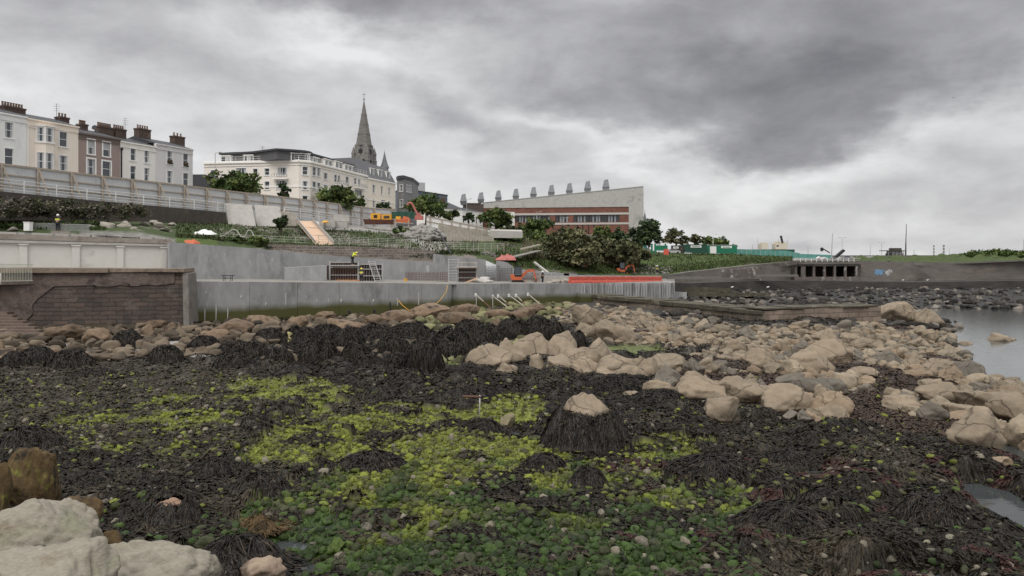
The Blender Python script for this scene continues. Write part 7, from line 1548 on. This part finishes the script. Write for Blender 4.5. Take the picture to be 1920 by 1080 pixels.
# street lamps and posts
def lamp(px,y0,y1,Y,label,arms=1,mat=None):
    t = thing('lamp_post',label,'lamp post',V(px,y1,Y)); mat = mat or m_steel; a,b = V(px,y1,Y),V(px,y0,Y); MB().tube(a,b,.09,.06,8).build('pole',mat,t)
    for s in ((1,) if arms == 1 else (-1,1)): MB().tube(b,b+Vector((s*.9,0,.12)),.04,.04,6).build('arm',mat,t); MB().box(b.x+s*.9-.25,b.x+s*.9+.25,Y-.12,Y+.12,b.z+.06,b.z+.2).build('lamp_head',m_steel,t)
lamp(403.5,287,385,140,'tall grey lamp post left of the dark tree by the hotel'); lamp(875,374,410,178,'pale lamp post beside the first roof vent of the library'); lamp(1006,398,440,180,'white lamp post before the library, left of the other'); lamp(1057,409,448,180,'white lamp post before the library, right of the other')
lamp(1337,440,470,215,'thin white lamp post above the bright green cabin',1,m_rail); lamp(1579,446,480,240,'double-arm harbour lamp right of the flagpole',2); lamp(1653,455,478,260,'double-arm harbour lamp left of the lookout hut',2)
for px,y0,y1,Y,lab in ((1421,446,470,300,'thin pale mast behind the green netting, nearest the ship'),(1411,457,470,300,'short thin mast left of the ship'),(1515,459,478,280,'thin pole between the netting and the flagpole'),(1631,458,478,300,'leaning thin mast on the harbour wall'),(1671,462,478,300,'thin mast left of the lookout hut'),(1714,467,478,300,'thin mast right of the tallest pole'),(1780,466,479,320,'faint thin mast right of the striped chimneys'),(1919,449,478,230,'thin pole at the right edge of the mound')):
    tag(MB().tube(V(px,y1,Y),V(px+(2 if 'leaning' in lab else 0),y0,Y),.11,.05,5).build('mast',m_steel),lab,'mast')
t = thing('flagpole','grey flagpole with a small pennant above the shelter','flagpole',V(1560,484,190)); MB().tube(V(1559,485,190),V(1561,437,190),.12,.06,6).build('pole',m_steel,t); m = MB(); m.hexa([V(1561,438,190),V(1565,441,190),V(1565,441,190.05),V(1561,438,190.05),V(1561,442,190),V(1564,443,190),V(1564,443,190.05),V(1561,442,190.05)]); m.build('pennant',m_rail,t)
tag(MB().tube(V(1698,479,200),V(1698.5,455,200),.22,.14,6).tube(V(1698.5,455,200),V(1699.5,420,200),.12,.07,6).build('tall_mast',M('dark_mast',(.10,.10,.10))),'tallest dark mast beside the lookout hut','mast')
m = MB(); m.bar(V(1562,486,188),V(1582,469,188),1.2,.5); tag(m.build('ramp_arm',m_black),'dark slanting ramp arm beside the flagpole','ramp')
m = MB(); m.bar(V(1542,466,240),V(1556,474,240),.3,.3); m.lathe(V(1541,468,240),[(.1,-.6),(.5,-.3),(.5,.5),(.1,.7)],8); tag(m.build('davit',m_black),'small dark davit arm left of the flagpole','davit')
t = thing('lookout_hut','small flat-roofed glazed lookout hut on the harbour wall','hut',V(1683,479,215)); a,b = V(1673,479,215),V(1694,470,215); MB().box(a.x,b.x,215,219,a.z,a.z+.6).build('base',m_old,t); MB().box(a.x+.2,b.x-.2,215.2,218.8,a.z+.6,b.z-.1).build('glazing',m_cl,t); MB().box(a.x-1.6,b.x+.3,214.6,219.4,b.z-.1,b.z+.1).box(a.x+.8,b.x-.3,215.4,218.6,b.z+.1,b.z+.75).build('roof',m_dark,t)
for px in (1666,1674,1681,1688,1694): a = V(px,479,215); MB().box(a.x-.06,a.x+.06,214.9,215.02,a.z,b.z-.1).build('column',m_steel,t)
# striped power station chimneys far away
mcw = M('chimney_white',(.55,.55,.55),var=.05,bump=0); mcr = M('chimney_red',(.20,.15,.17),var=.05,bump=0)
for px,y0,lab in ((1751,460,'left and shorter of two distant banded chimneys'),(1769.5,459.5,'right and darker of two distant banded chimneys')):
    Y = 3000; t = thing('power_chimney',lab,'chimney',V(px,480,Y)); n = 7; r = 2.6 if px < 1760 else 3.4
    for i in range(n): a,b = V(px,480-(480-y0)*i/n,Y),V(px,480-(480-y0)*(i+1)/n,Y); MB().tube(a,b,r,r,12).build('band',mcr if i%2 == 0 else mcw,t)
# ship superstructure and netting
t = thing('ship','ship superstructure, two cream blocks showing above green netting','ship',V(1460,480,420)); m_cream = M('ship_cream',(.62,.56,.46),var=.05,bump=0); Ysh = 420
for x0,x1,y0,y1 in ((1428,1441,457.5,467),(1430,1439,455,457.5),(1454,1477,457,467.5),(1458,1473,453,457)): a,b = V(x0,y1,Ysh),V(x1,y0,Ysh); MB().box(a.x,b.x,Ysh,Ysh+6,a.z,b.z).build('deckhouse',m_cream,t)
MB().bar(V(1467,455,Ysh),V(1464,442,Ysh),.9,.9).build('funnel_arm',m_black,t); a,b = V(1456,462,Ysh),V(1460,459.5,Ysh); MB().box(a.x,b.x,Ysh-.2,Ysh,a.z,b.z).build('window',m_glass,t); a,b = V(1395,482,Ysh),V(1490,467,Ysh); MB().box(a.x,b.x,Ysh,Ysh+10,a.z-3,b.z-.2).build('hull',m_dgreen,t)
for px in (1460,1476): MB().tube(V(px,457,Ysh),V(px,449,Ysh),.12).build('mast',m_steel,t)
t = thing('netting_fence','long teal netting fence running from the cabins to the car park','fence',V(1440,478,205)); f_ = Fr((PX(1382,207),207),(PX(1500,200),200)); MB().slab([(0,ZY(480,207)),(f_.L,ZY(485,200)),(f_.L,ZY(475,200)),(f_.L*.8,ZY(470,202)),(0,ZY(467,207))],f_,0,.05).build('netting',m_teal,t)
for i in range(14): s = f_.L*i/13; MB().tube(f_.pt(s,.1,ZY(482,204)),f_.pt(s,.1,ZY(467+i*.5,204)),.05,n=5).build('post',m_rail2,t)
f_ = Fr((PX(1500,195),195),(PX(1560,190),190)); tag(MB().slab([(0,ZY(487,195)),(f_.L,ZY(487,190)),(f_.L,ZY(478,190)),(0,ZY(476,195))],f_,0,.05).build('netting_fence',m_teal),'short teal netting section beside the white parked car','fence')
# whitewashed kerb of stones before the shelter
for i in range(10): px = 1462+i*3.2; a = V(px,495-i*.35,161+i*.3); tag(MB().box(a.x,a.x+.28,a.y-.2,a.y,a.z-.5,a.z+.35).build('kerb_block',m_peel),'whitewashed kerb block left of the colonnade shelter','kerb block','whitewashed kerb blocks left of the shelter')
# gulls
def gull(px,py,Y,lab,s=.85,fly=False):
    b = V(px,py,Y); m = MB(); 
    if fly: m.hexa([b+Vector(q)*s for q in ((-.25,-.05,-.05),(.25,-.05,-.05),(.25,.05,-.05),(-.25,.05,-.05),(-.2,-.04,.05),(.2,-.04,.05),(.2,.04,.05),(-.2,.04,.05))]); m.face([b+Vector((-.05,0,0))*s,b+Vector((-.9,.1,.25))*s,b+Vector((-.5,.25,.1))*s]); m.face([b+Vector((.05,0,0))*s,b+Vector((.9,.1,.2))*s,b+Vector((.5,.25,.1))*s])
    else:
        m.lathe((0,0,0),[(.01,-.3),(.09,-.18),(.12,0),(.08,.16),(.03,.26)],8); m.v = [Matrix.Rotation(R(78),3,'Y')@p*s+b+Vector((0,0,.18*s)) for p in m.v]; m.lathe(b+Vector((.2*s,0,.22*s)),[(.02*s,0),(.06*s,.05*s),(.05*s,.1*s),(.01*s,.14*s)],8)
        for y in (-.03,.03): m.tube(b+Vector((0,y*s,-.05)),b+Vector((0,y*s,.12*s)),.012*s,n=4)
    return tag(m.build('gull',m_white if not fly else m_dark,None,not fly),lab,'bird')
gull(1373,540,128,'white gull standing on the slabs behind the jetty'); gull(1440,540,124,'white gull standing on a pale stone below the graffiti wall'); gull(1693,526.5,161,'white gull on the ledge of the far wall, left of another'); gull(1739,526.5,161,'white gull on the ledge of the far wall, right of another'); gull(1658,773,36,'white gull among the weedy tan rocks',1.0) if False else None; gull(1789,183,400,'tiny dark bird flying high in the clouds',1.6,True)
